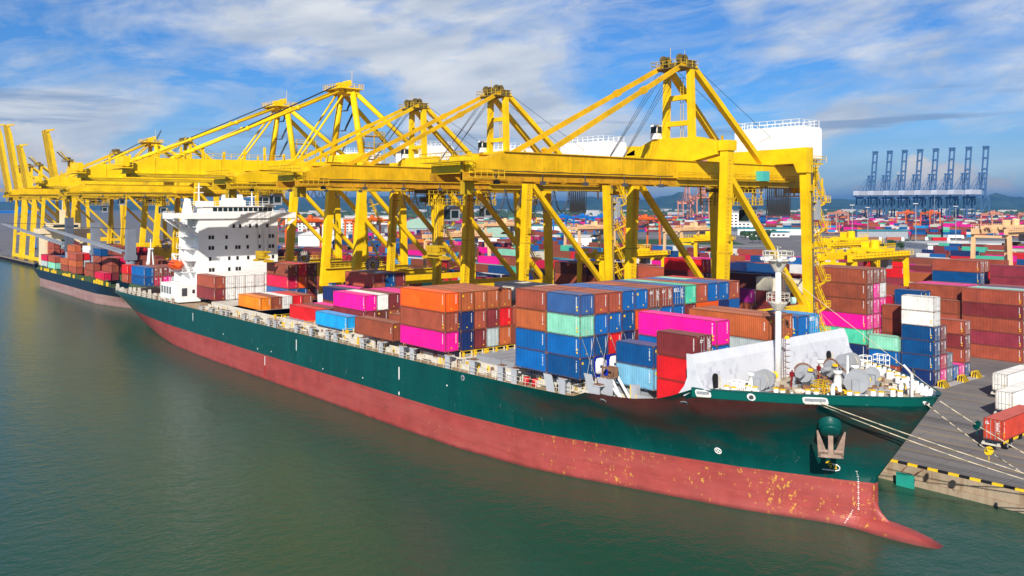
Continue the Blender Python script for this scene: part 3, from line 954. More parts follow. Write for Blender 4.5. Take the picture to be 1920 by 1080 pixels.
def hull_mat(name, top, boot_z, boot, chips, glossy=0.28, brown=True):
    m, n, b = new_mat(name)
    g = n.n('ShaderNodeNewGeometry').outputs['Position']
    sp = n.n('ShaderNodeSeparateXYZ', ins={0: g})
    gn = n.noise(n.vscale(g, (0.35, 0.35, 0.07)), 1.0, 5, 0.6)
    gt = n.mix(n.ramp(gn, 0.35, 0.7), tuple(x * 0.80 for x in top), tuple(min(1, x * 1.12) for x in top))
    # scrapes and pale scuffs along the side
    sc = n.noise(n.vscale(g, (0.9, 0.9, 0.35)), 1.3, 9, 0.72, 0.5)
    band = n.n('ShaderNodeMath', operation='MULTIPLY', ins={0: n.ramp(sp.outputs[2], boot_z + 0.2, boot_z + 1.6), 1: n.ramp(sp.outputs[2], boot_z + 4.5, boot_z + 2.0)}).outputs[0]
    gt = n.mix(n.math('MULTIPLY', n.ramp(sc, 0.60, 0.70, 0.0, 0.38), band), gt, (0.22, 0.30, 0.30))
    rs = n.noise(n.vscale(g, (1.5, 1.5, 0.10)), 1.1, 5, 0.65)
    gt = n.mix(n.ramp(rs, 0.64, 0.80, 0.0, 0.5), gt, (0.12, 0.07, 0.035))
    if brown:  # brown patches paint a reflection off the water into the bow flare
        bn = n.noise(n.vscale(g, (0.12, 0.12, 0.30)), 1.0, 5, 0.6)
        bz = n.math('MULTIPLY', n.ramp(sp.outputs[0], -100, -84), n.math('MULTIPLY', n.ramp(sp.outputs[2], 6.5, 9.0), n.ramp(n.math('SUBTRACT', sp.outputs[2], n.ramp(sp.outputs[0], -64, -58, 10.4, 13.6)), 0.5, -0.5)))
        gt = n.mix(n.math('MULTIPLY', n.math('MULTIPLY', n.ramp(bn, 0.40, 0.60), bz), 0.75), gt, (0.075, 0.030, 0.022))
    br = n.n('ShaderNodeTexBrick', ins={'Vector': n.n('ShaderNodeCombineXYZ', ins={0: sp.outputs[0], 1: sp.outputs[2], 2: 0.0}).outputs[0], 'Color1': (1, 1, 1, 1), 'Color2': (0.9, 0.9, 0.9, 1), 'Mortar': (0, 0, 0, 1), 'Scale': 1.0, 'Mortar Size': 0.035, 'Mortar Smooth': 0.4, 'Brick Width': 9.0, 'Row Height': 2.3})
    gt = n.mix(n.math('MULTIPLY', n.math('SUBTRACT', 1.0, br.outputs['Color']), 0.40), gt, tuple(x * 0.35 for x in top))
    # boot topping
    rn = n.noise(g, 0.4, 6, 0.6)
    rt = n.mix(n.ramp(rn, 0.3, 0.7), tuple(x * 0.78 for x in boot), tuple(min(1, x * 1.12) for x in boot))
    rr = n.noise(n.vscale(g, (0.25, 0.25, 1.6)), 1.4, 7, 0.7)
    rt = n.mix(n.ramp(rr, 0.56, 0.72, 0.0, 0.5), rt, (boot[0] * 0.45, boot[1] * 0.7, boot[2] * 0.8))
    fd = n.noise(n.vscale(g, (0.06, 0.06, 0.5)), 1.0, 6, 0.65)
    rt = n.mix(n.ramp(fd, 0.45, 0.65, 0.0, 0.55), rt, (boot[0] * 1.10, boot[1] * 1.6, boot[2] * 1.65))
    rt = n.mix(n.math('MULTIPLY', n.math('SUBTRACT', 1.0, br.outputs['Color']), 0.35), rt, tuple(x * 0.4 for x in boot))
    dk = n.noise(n.vscale(g, (0.5, 0.5, 1.3)), 1.0, 9, 0.72, 0.6)
    rt = n.mix(n.ramp(dk, 0.60, 0.70, 0.0, 0.6), rt, (0.10, 0.045, 0.05))
    # chipped patches showing primer
    ch = n.noise(n.vscale(g, (0.8, 0.8, 0.6)), 2.3, 10, 0.74, 0.2)
    cb_ = n.noise(g, 0.11, 3, 0.5)
    fwd = n.ramp(sp.outputs[0], -150, -75, 0.00, 0.085)
    chm = n.ramp(n.math('ADD', ch, n.math('ADD', fwd, n.math('MULTIPLY', n.math('SUBTRACT', cb_, 0.5), 0.26))), 0.690, 0.706)
    rt = n.mix(n.math('MULTIPLY', chm, chips), rt, (0.58, 0.30, 0.05))
    wl = n.ramp(n.math('ADD', sp.outputs[2], n.math('MULTIPLY', rn, 0.5)), 0.25, 0.75)
    rt = n.mix(wl, (boot[0] * 0.4, boot[1] * 0.5, boot[2] * 0.5), rt)
    edge = n.ramp(n.math('ADD', sp.outputs[2], n.math('MULTIPLY', n.math('SUBTRACT', rn, 0.5), 0.05)), boot_z - 0.02, boot_z + 0.02)
    c = n.mix(edge, rt, gt)
    n.t.links.new(c, b.inputs['Base Color'])
    b.inputs['Roughness'].default_value = glossy
    n.t.links.new(n.math('ADD', n.math('MULTIPLY', edge, glossy - 0.5), 0.5), b.inputs['Roughness'])
    b.inputs['IOR'].default_value = 1.5
    return m


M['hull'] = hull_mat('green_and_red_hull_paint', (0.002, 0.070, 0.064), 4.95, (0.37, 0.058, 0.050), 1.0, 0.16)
GREEN = paint('green_bulwark_paint', (0.002, 0.072, 0.064), 0.4, 0.12, 0.06)

ship = empty('container_ship', (0, 0, 0), 0, 'long green and red container ship with white bridge, bow to the right', 'ship')

zl = [-3, -1.5, -0.6, 0, 0.35, 0.6, 0.8, 0.92, 1.0, 1.1, 1.3, 1.6, 1.9, 2.2, 2.6, 3.0, 3.5, 4.0, 5.0, 5.6, 6.4, 7.2, 8.0, 8.8, 9.3]
fr = [0.25, 0.5, 0.68, 0.78, 0.829, 0.845, 1.0]
aft = [-281 + i * 2.4 for i in range(0, 12)] + [-252 + i * 6 for i in range(0, 24)]
aft = [x for x in aft if x < -110]
UB = [1 - (1 - i / 46.0) ** 1.9 for i in range(47)]


def hull_grid():
    rows = []
    for li in range(len(zl) + len(fr)):
        row = []
        for x in aft:
            zz = zl[li] if li < len(zl) else 9.3 + (interp(ZR, x) - 9.3) * fr[li - len(zl)]
            row.append((x, hb(x, zz), zz))
        for u in UB:
            if li < len(zl):
                zz = zl[li]; s = stem(zz)
                x = -110 + (s + 110) * u
            else:
                f_ = fr[li - len(zl)]
                s = stem(9.3 + f_ * (15.45 - 9.3))
                x = -110 + (s + 110) * u
                zz = 9.3 + (interp(ZR, x) - 9.3) * f_
            row.append((x, 0.0 if u >= 1 else hb(x, zz), zz))
        rows.append(row)
    return rows


HG = hull_grid()
mb = MB()
nr, nc = len(HG), len(HG[0])
for s in (-1, 1):
    vs = [(x, YC + s * h, zz) for row in HG for (x, h, zz) in row]
    mb.add(vs, [(r * nc + c, r * nc + c + 1, (r + 1) * nc + c + 1, (r + 1) * nc + c) for r in range(nr - 1) for c in range(nc - 1)])
vs = []
for row in HG:
    x, h, zz = row[0]
    vs += [(x, YC - h, zz), (x, YC + h, zz)]
mb.add(vs, [(2 * r, 2 * r + 1, 2 * r + 3, 2 * r + 2) for r in range(nr - 1)])
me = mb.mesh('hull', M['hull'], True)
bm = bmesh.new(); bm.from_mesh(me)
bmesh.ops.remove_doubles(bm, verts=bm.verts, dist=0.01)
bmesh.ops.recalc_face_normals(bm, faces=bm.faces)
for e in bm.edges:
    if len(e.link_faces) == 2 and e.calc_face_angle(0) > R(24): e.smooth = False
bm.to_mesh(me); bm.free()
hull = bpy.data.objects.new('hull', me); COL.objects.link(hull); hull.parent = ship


def hpt(X, z, out=0.0, side=-1):
    """point on the hull side (side -1 faces the water) pushed out along the normal, and the normal"""
    e = 0.05
    p = Vector((X, YC + side * hb(X, z), z))
    px = Vector((X + e, YC + side * hb(X + e, z), z)) - p
    pz = Vector((X, YC + side * hb(X, z + e), z + e)) - p
    nn = px.cross(pz).normalized()
    if nn.y * side < 0: nn = -nn
    return p + nn * out, nn, px.normalized(), pz.normalized()


# decks
def deck_strip(x0, x1, zfun, inset, n, name, mat):
    mb = MB()
    vs = []
    for i in range(n + 1):
        x = x0 + (x1 - x0) * i / n
        zz = zfun(x)
        h = max(0.05, hb(x, zz) - inset)
        vs += [(x, YC - h, zz), (x, YC + h, zz)]
    mb.add(vs, [(2 * i, 2 * i + 2, 2 * i + 3, 2 * i + 1) for i in range(n)])
    return mb.build(name, mat, ship)


deck_strip(-280.9, -59.6, lambda x: min(interp(ZR, x) - 0.12, 11.55), 0.03, 90, 'main_deck', M['deckbrown'])
deck_strip(-59.6, -42.3, lambda x: 14.55, 0.05, 40, 'forecastle_deck', M['deckplate'])
# bulkhead under the breakwater closing the forecastle step
mb = MB()
zz_ = [10.0, 11.0, 12.0, 13.0, 14.0, 14.5]
vs = []
for z_ in zz_: vs += [(-59.65, YC - hb(-59.65, z_) + 0.05, z_), (-59.65, YC + hb(-59.65, z_) - 0.05, z_)]
mb.add(vs, [(2 * i, 2 * i + 1, 2 * i + 3, 2 * i + 2) for i in range(len(zz_) - 1)])
mb.build('forecastle_bulkhead', M['grey_deck'], ship)
# bulwark inner face and its green cap around the forecastle
mb = MB(); mc = MB(); mg = MB()
XS = []
u = 0.0
for i in range(61):
    t = i / 60.0
    XS.append(-59.6 + (-40.75 + 59.6) * (1 - (1 - t) ** 1.8))
for s in (-1, 1):
    vi = []; vc = []
    for x in XS:
        zr = 15.45
        h = hb(x, 15.4)
        hi = max(0.0, h - 0.32)
        xi = x - (0.0 if h > 2 else 0.30)
        hl = max(0.0, min(hi, hb(x, 14.5) - 0.2))
        vi += [(min(xi, -42.2), YC + s * hl, 14.5), (xi, YC + s * hi, zr + 0.03)]
        ho = h + 0.05
        vc += [(xi, YC + s * max(0, hi - 0.05), zr + 0.03), (x + (0.05 if h < 2 else 0), YC + s * ho, zr + 0.03), (x + (0.05 if h < 2 else 0), YC + s * ho, zr - 0.10)]
    k = len(XS)
    mb.add(vi, [(2 * i, 2 * i + 2, 2 * i + 3, 2 * i + 1) for i in range(k - 1)])
    mc.add(vc, [(3 * i, 3 * i + 3, 3 * i + 4, 3 * i + 1) for i in range(k - 1)] + [(3 * i + 1, 3 * i + 4, 3 * i + 5, 3 * i + 2) for i in range(k - 1)])
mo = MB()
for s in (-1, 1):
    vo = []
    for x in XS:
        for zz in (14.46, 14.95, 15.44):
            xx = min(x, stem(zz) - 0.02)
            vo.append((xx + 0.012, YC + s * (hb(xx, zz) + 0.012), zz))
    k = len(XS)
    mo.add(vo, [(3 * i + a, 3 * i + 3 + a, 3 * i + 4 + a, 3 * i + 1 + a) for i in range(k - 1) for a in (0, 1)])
mo.build('bulwark', paint('sunlit_green_bulwark_paint', (0.003, 0.118, 0.098), 0.4, 0.12, 0.06), ship, True)  # lighter green overlay: sunlight on the upright band put into its colour
mb.build('bulwark_lining', plain('slate_bulwark_lining', (0.12, 0.17, 0.25), 0.5), ship)
mc.build('bulwark_cap', GREEN, ship)
# pointed bulwark stays
for s, rng in ((1, [i for i in range(17)]), (-1, [1, 4, 7, 10, 13])):
    for i in rng:
        x = -57.5 + i * 0.93
        if x > -42.5: continue
        h = hb(x, 15.2) - 0.34
        p0, nn, tx, tz_ = hpt(x, 15.2, 0, s)
        n2 = Vector((nn.x, nn.y, 0)).normalized()
        b0 = Vector((x, YC + s * h, 14.55))
        mb = MB()
        a = b0; c_ = b0 - n2 * 0.85; d_ = b0 + Vector((0, 0, 0.95)); d2 = b0 - n2 * 0.2 + Vector((0, 0, 1.02)); e_ = b0 - n2 * 0.75 + Vector((0, 0, 0.35))
        t_ = Vector((-n2.y, n2.x, 0)) * 0.10
        pts = [a, c_, e_, d2, d_]
        mb.add([p - t_ for p in pts] + [p + t_ for p in pts], [(0, 1, 2, 3, 4), (9, 8, 7, 6, 5)] + [(k, 5 + k, 5 + (k + 1) % 5, (k + 1) % 5) for k in range(5)])
        mb.build('bulwark_stay', M['white'], ship)

# breakwater: raked plate, upper band bent back, side returns
mb = MB()
zt = 18.9
BW = 15.75
prof = [(-59.0, 14.55), (-59.45, 17.9), (-59.95, zt), (-60.12, zt), (-59.65, 17.8), (-59.2, 14.55)]
mb.prism(prof, YC - BW + 0.35, YC + BW - 0.35, 'xz')
M['bw'] = breakwater_mat()
bw = mb.build('breakwater', M['bw'], ship)
for s in (-1, 1):
    mb = MB()
    yy = YC + s * BW
    poly = [(-57.4, 15.45), (-58.5, 15.7), (-59.1, 16.5), (-59.4, 17.9), (-59.9, zt + 0.02), (-60.55, zt + 0.02), (-60.45, 16.4), (-60.85, 15.4), (-61.6, 14.5), (-60.8, 14.3), (-59.3, 15.3)]
    mb.prism(poly, yy - 0.13 * s - 0.12, yy - 0.13 * s + 0.12, 'xz')
    mb.build('side_wing', M['bw'], bw)
for yy in (YC - 12.6, YC + 10.6):
    mb = MB()
    mb.prism([(yy - 0.42, 15.0), (yy + 0.42, 15.0), (yy + 0.42, 16.2)] + [(yy + 0.42 * cos(k * pi / 8), 16.2 + 0.42 * sin(k * pi / 8)) for k in range(1, 8)] + [(yy - 0.42, 16.2)], -59.2, -59.02, 'yz')
    o = mb.build('doorway', M['black'], bw)
    o.location = (0, 0, 0)
    mb = MB(); mb.box(-59.0, -58.75, yy + 0.5, yy + 0.56, 15.0, 16.4); mb.build('frame', M['white_worn'], bw)
# rust specks band on top of breakwater
# foremast with two platforms, lamps, ladder and a horn disc
fm = empty('foremast', (-58.35, 89.3, 14.55)); fm.parent = ship
mb = MB(); mb.tube((0, 0, 0), (0, 0, 13.9), 0.40, 14, 0, 0.32); mb.build('pole', M['white'], fm, True)
mb = MB(); mb.lathe((0, 0, 8.2), [(0.5, 0), (1.15, 0.9), (1.15, 1.0), (0.3, 1.0)], 10); mb.rail([(1.3 * cos(t * pi / 4), 1.3 * sin(t * pi / 4), 9.2) for t in range(9)], 1.0, 0.045); mb.build('lower_platform', M['white_worn'], fm)
mb = MB(); mb.lathe((0, 0, 12.7), [(0.45, 0), (1.1, 1.1), (1.5, 1.3), (1.5, 1.45), (0.3, 1.45)], 10); mb.rail([(1.75 * cos(t * pi / 4), 1.75 * sin(t * pi / 4), 14.1) for t in range(9)], 1.0, 0.05); mb.tube((0, 0, 14), (0, 0, 15.6), 0.12, 6); mb.tube((-0.9, 0.9, 15.6), (0.9, -0.9, 15.6), 0.06, 6)
mb.build('top_platform', M['white_worn'], fm)
for k in range(7):
    t = k * pi / 3.5
    mb = MB(); mb.lathe((1.75 * cos(t), 1.75 * sin(t), 13.9), [(0.12, 0), (0.30, 0.15), (0.34, 0.45), (0.12, 0.5)], 8); mb.build('floodlight', M['white'], fm)
mb = MB(); mb.tube((0.9, 1.3, 9.3), (1.15, 1.65, 9.3), 0.42, 14); mb.build('horn_disc', plain('pale_mint_disc', (0.45, 0.72, 0.66)), fm)
mb = MB()
for dx in (-0.2, 0.2):
    mb.tube((0.62, 0.35 + dx, 0.2), (0.55, 0.35 + dx, 13), 0.04, 4)
for k in range(32):
    mb.tube((0.62, 0.15, 0.4 + k * 0.4), (0.62, 0.55, 0.4 + k * 0.4), 0.03, 4)
for k in range(12):
    mb.tube((0.5, 0.5, 0.8 + k * 0.7), (1.1, 0.75, 0.8 + k * 0.7), 0.03, 4); mb.tube((1.1, 0.75, 0.8 + k * 0.7), (1.0, 0.1, 0.8 + k * 0.7), 0.03, 4)
mb.build('ladder', M['rust'], fm)
mb = MB(); mb.lathe((0.9, 0.4, 4.9), [(0.05, 0), (0.28, 0.02), (0.30, 0.25), (0.1, 0.4)], 8); mb.build('lamp', M['mark_yellow'], fm)


# --- forecastle machinery
def drum(name, x, y, zz, r, w, ang, rope=True):
    w_ = empty(name, (x, y, zz), ang); w_.parent = ship
    mb = MB()
    for yy in (-w, -w * 0.15, w):
        mb.lathe((0, yy, r + 0.15), [(r, -0.05), (r, 0.05)], 22, 0, 'y')
    mb.build('drum_flange', M['grey_light'], w_)
    mb = MB(); mb.lathe((0, 0, r + 0.15), [(r * 0.72, -w + 0.1), (r * 0.74, -w * 0.2)], 16, 0, 'y'); mb.lathe((0, 0, r + 0.15), [(r * 0.35, -w * 0.1), (r * 0.35, w)], 16, 0, 'y'); mb.build('wound_rope', M['rope'], w_)
    mb = MB(); mb.box(-0.6, 0.6, w + 0.15, w + 1.1, 0.1, 1.3); mb.box(-0.9, 0.9, -w - 0.3, w + 1.2, 0, 0.16); mb.tube((0, w + 1.1, r + 0.15), (0, w + 2.0, r + 0.15), 0.38, 12); mb.box(-0.35, 0.35, -w - 0.35, -w - 0.12, 0.1, r + 0.5)
    mb.build('gear_housing', M['grey_light'], w_)
    mb = MB(); mb.lathe((0, w + 2.05, r + 0.15), [(0.36, 0), (0.22, 0.15), (0.22, 0.35), (0.42, 0.5)], 12, 0, 'y'); mb.cbox((0, w + 2.58, r + 0.15), 0.3, 0.06, 0.3)
    mb.build('warping_head', M['mark_yellow'], w_)
    return w_


drum('mooring_winch', -56.3, 83.0, 14.55, 1.05, 0.95, R(10))
drum('mooring_winch', -55.4, 99.6, 14.55, 1.15, 1.0, R(178))
drum('mooring_winch', -48.6, 89.3, 14.55, 1.25, 0.7, R(20))
drum('mooring_winch', -50.4, 95.8, 14.55, 0.85, 0.8, R(200))
for (x, y, a) in ((-54.4, 88.3, 0.2), (-54.0, 93.4, -0.2)):
    g_ = empty('windlass', (x, y, 14.55), a); g_.parent = ship
    mb = MB(); mb.lathe((0, 0, 1.5), [(0.95, -0.22), (1.05, 0), (0.95, 0.22)], 24, 0, 'y'); mb.build('chain_wheel', M['grey_light'], g_)
    mb = MB(); mb.lathe((0, 0.3, 1.5), [(0.8, -0.05), (0.8, 0.5)], 20, 0, 'y'); mb.box(-0.9, 0.9, 0.7, 1.5, 0.2, 1.9); mb.box(-1.3, 1.3, -0.6, 1.7, 0, 0.2); mb.box(-1.5, -0.9, 0.2, 0.6, 0.2, 1.4); mb.tube((0, -0.3, 1.5), (0, -1.4, 1.5), 0.3, 12)
    mb.build('gearbox', M['grey_light'], g_)
    mb = MB(); mb.lathe((0, -0.27, 1.5), [(0.26, -0.08), (0.26, 0.02)], 12, 0, 'y'); mb.cbox((0.9, -0.4, 2.1), 0.5, 0.3, 0.3); mb.build('yellow_hub', M['mark_yellow'], g_)
    # chain over the wheel and down to the deck
    mb = MB()
    pts = [(-0.6, 0, 0.3)] + [(-1.12 * cos(k * pi / 9), 0, 1.5 + 1.12 * sin(k * pi / 9)) for k in range(1, 8)] + [(2.2, 0.05, 1.4), (3.4, 0.1, 0.6), (4.4, 0.15, 0.1)]
    for i in range(len(pts) - 1):
        p, q = Vector(pts[i]), Vector(pts[i + 1])
        k = max(1, int((q - p).length / 0.34))
        for j in range(k):
            a_, b_ = p.lerp(q, j / k), p.lerp(q, (j + 0.9) / k)
            if j % 2: mb.beam(a_, b_, 0.26, 0.08)
            else: mb.beam(a_, b_, 0.08, 0.26)
    mb.build('anchor_chain', M['rust'], g_)
    mb = MB(); mb.tube((-1.1, -0.9, 0), (-1.0, -0.9, 1.9), 0.10, 8); mb.box(-1.25, -0.8, -1.05, -0.75, 1.2, 1.7); mb.build('brake_lever', plain('dark_red_paint', (0.20, 0.01, 0.015)), g_)

for (x, y) in ((-57.3, 78.6), (-55.9, 80.5), (-53.2, 81.6), (-50.6, 83.7), (-46.0, 88.6), (-44.9, 90.6), (-45.7, 94.4), (-48.2, 98.3), (-50.2, 100.4), (-52.5, 102.4), (-54.6, 103.8), (-47.4, 86.3)):
    b_ = empty('bollard_pair', (x, y, 14.55), rnd.uniform(-0.4, 0.4)); b_.parent = ship
    for dx in (-0.45, 0.45):
        mb = MB(); mb.tube((dx, 0, 0.0), (dx, 0, 0.85), 0.27, 12); mb.build('post', M['white'], b_)
        mb = MB(); mb.tube((dx, 0, 0.85), (dx, 0, 0.93), 0.33, 12); mb.build('cap', M['mark_yellow'], b_)
for k, (x, y, h_) in enumerate(((-57.0, 82.2, 2.0), (-53.4, 97.6, 1.5), (-52.4, 92.0, 1.7), (-56.6, 95.6, 1.9))):
    mb = MB(); mb.lathe((x, y, 14.55), [(0.55, 0), (0.42, 0.7), (0.36, h_ - 0.35), (0.5, h_ - 0.3), (0.5, h_)], 14); mb.build('ventilator', M['white'], ship, True)
# goose-neck vents, coiled ropes, yellow guards, posts
for (x, y) in ((-45.4, 92.6), (-44.6, 92.9), (-49.2, 85.4)):
    mb = MB()
    pts = [(x, y, 14.5), (x, y, 15.7)] + [(x + 0.4 - 0.4 * cos(k * pi / 6), y, 15.7 + 0.4 * sin(k * pi / 6)) for k in range(1, 7)] + [(x + 0.8, y, 15.4)]
    mb.path(pts, 0.22, 10); mb.build('gooseneck_vent', M['white'], ship, True)
for (x, y, r_) in ((-56.4, 79.6, 0.9), (-51.6, 86.4, 1.0), (-57.2, 80.7, 0.6), (-52.6, 84.9, 0.7)):
    mb = MB()
    for k in range(5):
        for j in range(12):
            t0, t1 = j * pi / 6, (j + 1) * pi / 6
            rr = r_ * (0.5 + 0.13 * k) * (1 + 0.1 * sin(j + k))
            mb.tube((x + rr * cos(t0), y + rr * 0.8 * sin(t0), 14.65 + 0.12 * ((k * 7 + j) % 3)), (x + rr * cos(t1), y + rr * 0.8 * sin(t1), 14.65 + 0.12 * ((k * 7 + j + 1) % 3)), 0.09, 5)
    mb.build('coiled_rope', plain('white_rope', (0.68, 0.60, 0.52), 0.9), ship)
for (x0, y0, x1, y1) in ((-51.3, 84.6, -49.7, 85.6), (-52.4, 86.8, -51.2, 88.0), (-50.7, 92.0, -49.3, 92.4)):
    mb = MB(); mb.rail([(x0, y0, 14.55), (x1, y0, 14.55), (x1, y1, 14.55), (x0, y1, 14.55), (x0, y0, 14.55)], 1.2, 0.05, 0, 0.7); mb.build('yellow_guard_rail', M['yellow_old'], ship)
for (x0, y0, x1, y1, h_) in ((-57.8, 78.9, -56.2, 80.4, 1.3), (-54.6, 104.2, -53.0, 105.2, 1.9), (-55.6, 102.6, -54.5, 103.6, 1.8)):
    mb = MB(); mb.rail([(x0, y0, 14.55), (x1, y0, 14.55), (x1, y1, 14.55), (x0, y1, 14.55), (x0, y0, 14.55)], h_, 0.05, 0, 0.8, 3); mb.build('white_guard_rail', M['white'], ship)
for (x, y, sx, sy, h_) in ((-53.0, 79.9, 1.0, 0.5, 0.5), (-50.0, 88.2, 1.6, 0.9, 0.45), (-46.6, 96.6, 1.8, 1.2, 0.35), (-51.6, 98.8, 1.3, 0.7, 0.4), (-56.6, 90.0, 0.8, 0.6, 0.7), (-54.2, 99.3, 0.7, 0.7, 0.9), (-49.4, 82.9, 1.2, 0.35, 0.2), (-54.6, 81.2, 1.3, 0.4, 0.22), (-57.8, 82.0, 0.9, 0.5, 0.3), (-52.0, 90.2, 1.6, 0.6, 0.5)):
    mb = MB(); mb.prism([(x - sx / 2, 14.55), (x + sx / 2, 14.55), (x + sx * 0.25, 14.55 + h_), (x - sx * 0.3, 14.55 + h_)], y - sy / 2, y + sy / 2, 'xz'); mb.build('yellow_deck_fitting', M['mark_yellow'], ship)
for k in range(70):
    x = rnd.uniform(-57.5, -47.0); y = rnd.uniform(YC - (hb(x, 15) - 3), YC + hb(x, 15) - 3)
    mb = MB()
    s_ = rnd.uniform(0.18, 0.5)
    if k % 3 == 0: mb.tube((x, y, 14.55), (x, y, 14.55 + s_ * 1.6), s_ * 0.45, 8)
    elif k % 3 == 1: mb.box(x - s_, x + s_, y - s_ * 0.6, y + s_ * 0.6, 14.55, 14.55 + s_ * 1.3)
    else: mb.tube((x - 1.0, y - 0.4, 14.7), (x + 1.0, y + 0.5, 14.8), 0.07, 6); mb.cbox((x, y, 14.8), 0.4, 0.3, 0.5)
    mb.build('deck_fitting', (M['grey_light'], M['rust'], M['machine'], M['white_worn'], M['rust'], M['grey_dark'])[(k * 5 + k // 3) % 6], ship)
mb = MB()
for k in range(7):
    x = rnd.uniform(-56, -51.5); y = rnd.uniform(85, 96)
    mb.path([(x, y, 14.62), (x + 1.6, y + rnd.uniform(-1, 1), 14.62), (x + 3.2, y + rnd.uniform(-1.5, 1.5), 14.62)], 0.06, 5)
mb.build('loose_rope', M['rope'], ship)
for (x, y, h_) in ((-50.3, 90.4, 3.0), (-44.0, 92.2, 2.5)):
    mb = MB(); mb.tube((x, y, 14.55), (x, y, 14.55 + h_), 0.14, 8); mb.tube((x, y, 14.55 + h_), (x - 0.9 * (h_ < 2.8), y, 15.4 + h_), 0.12, 8); mb.build('deck_post', M['white'], ship)
mb = MB(); mb.cbox((-45.9, 98.1, 15.0), 0.5, 0.5, 0.6); mb.build('blue_bucket', plain('blue_plastic', (0.01, 0.15, 0.6)), ship)
mb = MB(); mb.tube((-50.6, 86.2, 14.6), (-50.6, 86.2, 15.0), 0.12, 8); mb.cbox((-50.6, 86.2, 15.05), 0.4, 0.2, 0.25); mb.build('red_hydrant', M['red'], ship)


# fairleads in the bulwark and recesses with rollers
def hull_plate(name, X, z, w, h, mat, out=0.06, rollers=0, side=-1):
    p, nn, tx, tz_ = hpt(X, z, 0, side)
    mb = MB()
    k = 10
    o = p + nn * out
    ring = []
    for i in range(4 * k):
        t = 2 * pi * i / (4 * k)
        ex = 5.0
        cx = abs(cos(t)) ** (2 / ex) * (1 if cos(t) >= 0 else -1)
        cy = abs(sin(t)) ** (2 / ex) * (1 if sin(t) >= 0 else -1)
        if w == h: cx, cy = cos(t), sin(t)
        ring.append(o + tx * cx * w / 2 + tz_ * cy * h / 2)
    n_ = len(ring)
    back = [q - nn * (out + 0.1) for q in ring]
    mb.add(ring + back, [tuple(range(n_))] + [(i, (i + 1) % n_, n_ + (i + 1) % n_, n_ + i) for i in range(n_)])
    f_ = mb.build(name, mat, ship)
    mb = MB()
    if rollers:
        for j in range(rollers):
            c_ = o + tx * (w * (-0.5 + (j + 0.5) / rollers))
            mb.tube(c_ + nn * 0.05 - tz_ * h * 0.30 - tx * 0.3, c_ + nn * 0.05 - tz_ * h * 0.30 + tx * 0.3, 0.16, 8)
        mb.build('roller', M['white_worn'], f_)
        mb = MB()
        mb.beam(o + nn * 0.02 - tx * w * 0.42 + tz_ * h * 0.1, o + nn * 0.02 + tx * w * 0.42 + tz_ * h * 0.1, h * 0.45, 0.05, up=(0, 1, 0.3))
        mb.build('opening', M['grey_light'], f_)
    else:
        mb.lathe((0, 0, 0), [(w * 0.28, 0), (w * 0.30, 0.03)], 14)
        o2 = mb.build('opening', M['grey_dark'], f_)
        o2.matrix_world = Matrix.Translation(o + nn * 0.005) @ nn.to_track_quat('Z', 'Y').to_matrix().to_4x4()
    return p


def hull_x_for(px, z, side=-1):
    """where along the hull a given azimuth meets the side at height z"""
    lat = (px - 960.0) / 1639.0
    lo, hi = -120.0, -41.0
    best = None
    for i in range(800):
        X = lo + (hi - lo) * i / 799
        Y = YC + side * hb(X, z)
        d = -cos(TH) * X + sin(TH) * Y; l = sin(TH) * X + cos(TH) * Y
        e = abs(l / d - lat)
        if best is None or e < best[0]: best = (e, X)
    return best[1]


fl = {}
for nm, px, z, w, h, ro in (('roller_fairlead', 1319, 14.95, 1.6, 0.85, 2), ('panama_lead', 1408, 14.9, 0.85, 0.85, 0), ('roller_fairlead', 1529, 14.85, 2.5, 0.85, 3), ('panama_lead', 1738, 14.75, 0.8, 0.8, 0)):
    X = hull_x_for(px, z)
    fl[px] = hull_plate(nm, X, z, w, h, M['white'], 0.05, ro)
for px, z in ((1131, 11.6), (1283, 13.2), (868, 10.4)):
    X = hull_x_for(px, z)
    hull_plate('mooring_pipe', X, z, 0.8, 0.8, M['grey_light'], 0.04, 0)

# anchor with its pocket bolster
AX = hull_x_for(1556, 11.7)
p, nn, tx, tz_ = hpt(AX, 11.7)
ap = empty('anchor_assembly', (0, 0, 0)); ap.parent = ship
n2 = Vector((nn.x, nn.y, 0)).normalized()
t2 = Vector((-n2.y, n2.x, 0))
if t2.x < 0: t2 = -t2
mb = MB()
axis = (n2 * 0.8 + Vector((0, 0, -0.65))).normalized()
base = p + Vector((0, 0, 0.9)) - n2 * 0.5
for j in range(3):
    pass
mb.tube(base - axis * 0.8, base + axis * 2.1, 1.25, 24, 0, 1.15)
mb.tube(base + axis * 2.1, base + axis * 2.4, 1.2, 24, 0, 0.8)
mb.build('bolster', GREEN, ap, True)
tip = base + axis * 2.4
mb = MB()
A0 = tip + Vector((0, 0, -0.2))
A1 = A0 + Vector((0, 0, -1.9)) + n2 * 0.15
mb.beam(A0, A1, 0.5, 0.5, up=n2)
# crown and flukes
mb.beam(A1 - t2 * 1.0, A1 + t2 * 1.0, 0.75, 0.6, up=(0, 0, 1))
for s in (-1, 1):
    r0 = A1 + t2 * s * 0.74
    tipf = r0 + t2 * s * 0.62 + Vector((0, 0, 2.55)) + n2 * 0.65
    mb.beam(r0 - Vector((0, 0, 0.2)), tipf, 1.0, 0.36, 0, 0.15, 0.12, up=n2)
    mb.beam(r0 + Vector((0, 0, -0.25)) - n2 * 0.1, r0 + Vector((0, 0, 0.45)) + n2 * 0.5, 1.05, 0.42, 0, 0.85, 0.3, up=n2)
mb.build('anchor', M['anchor'], ap)

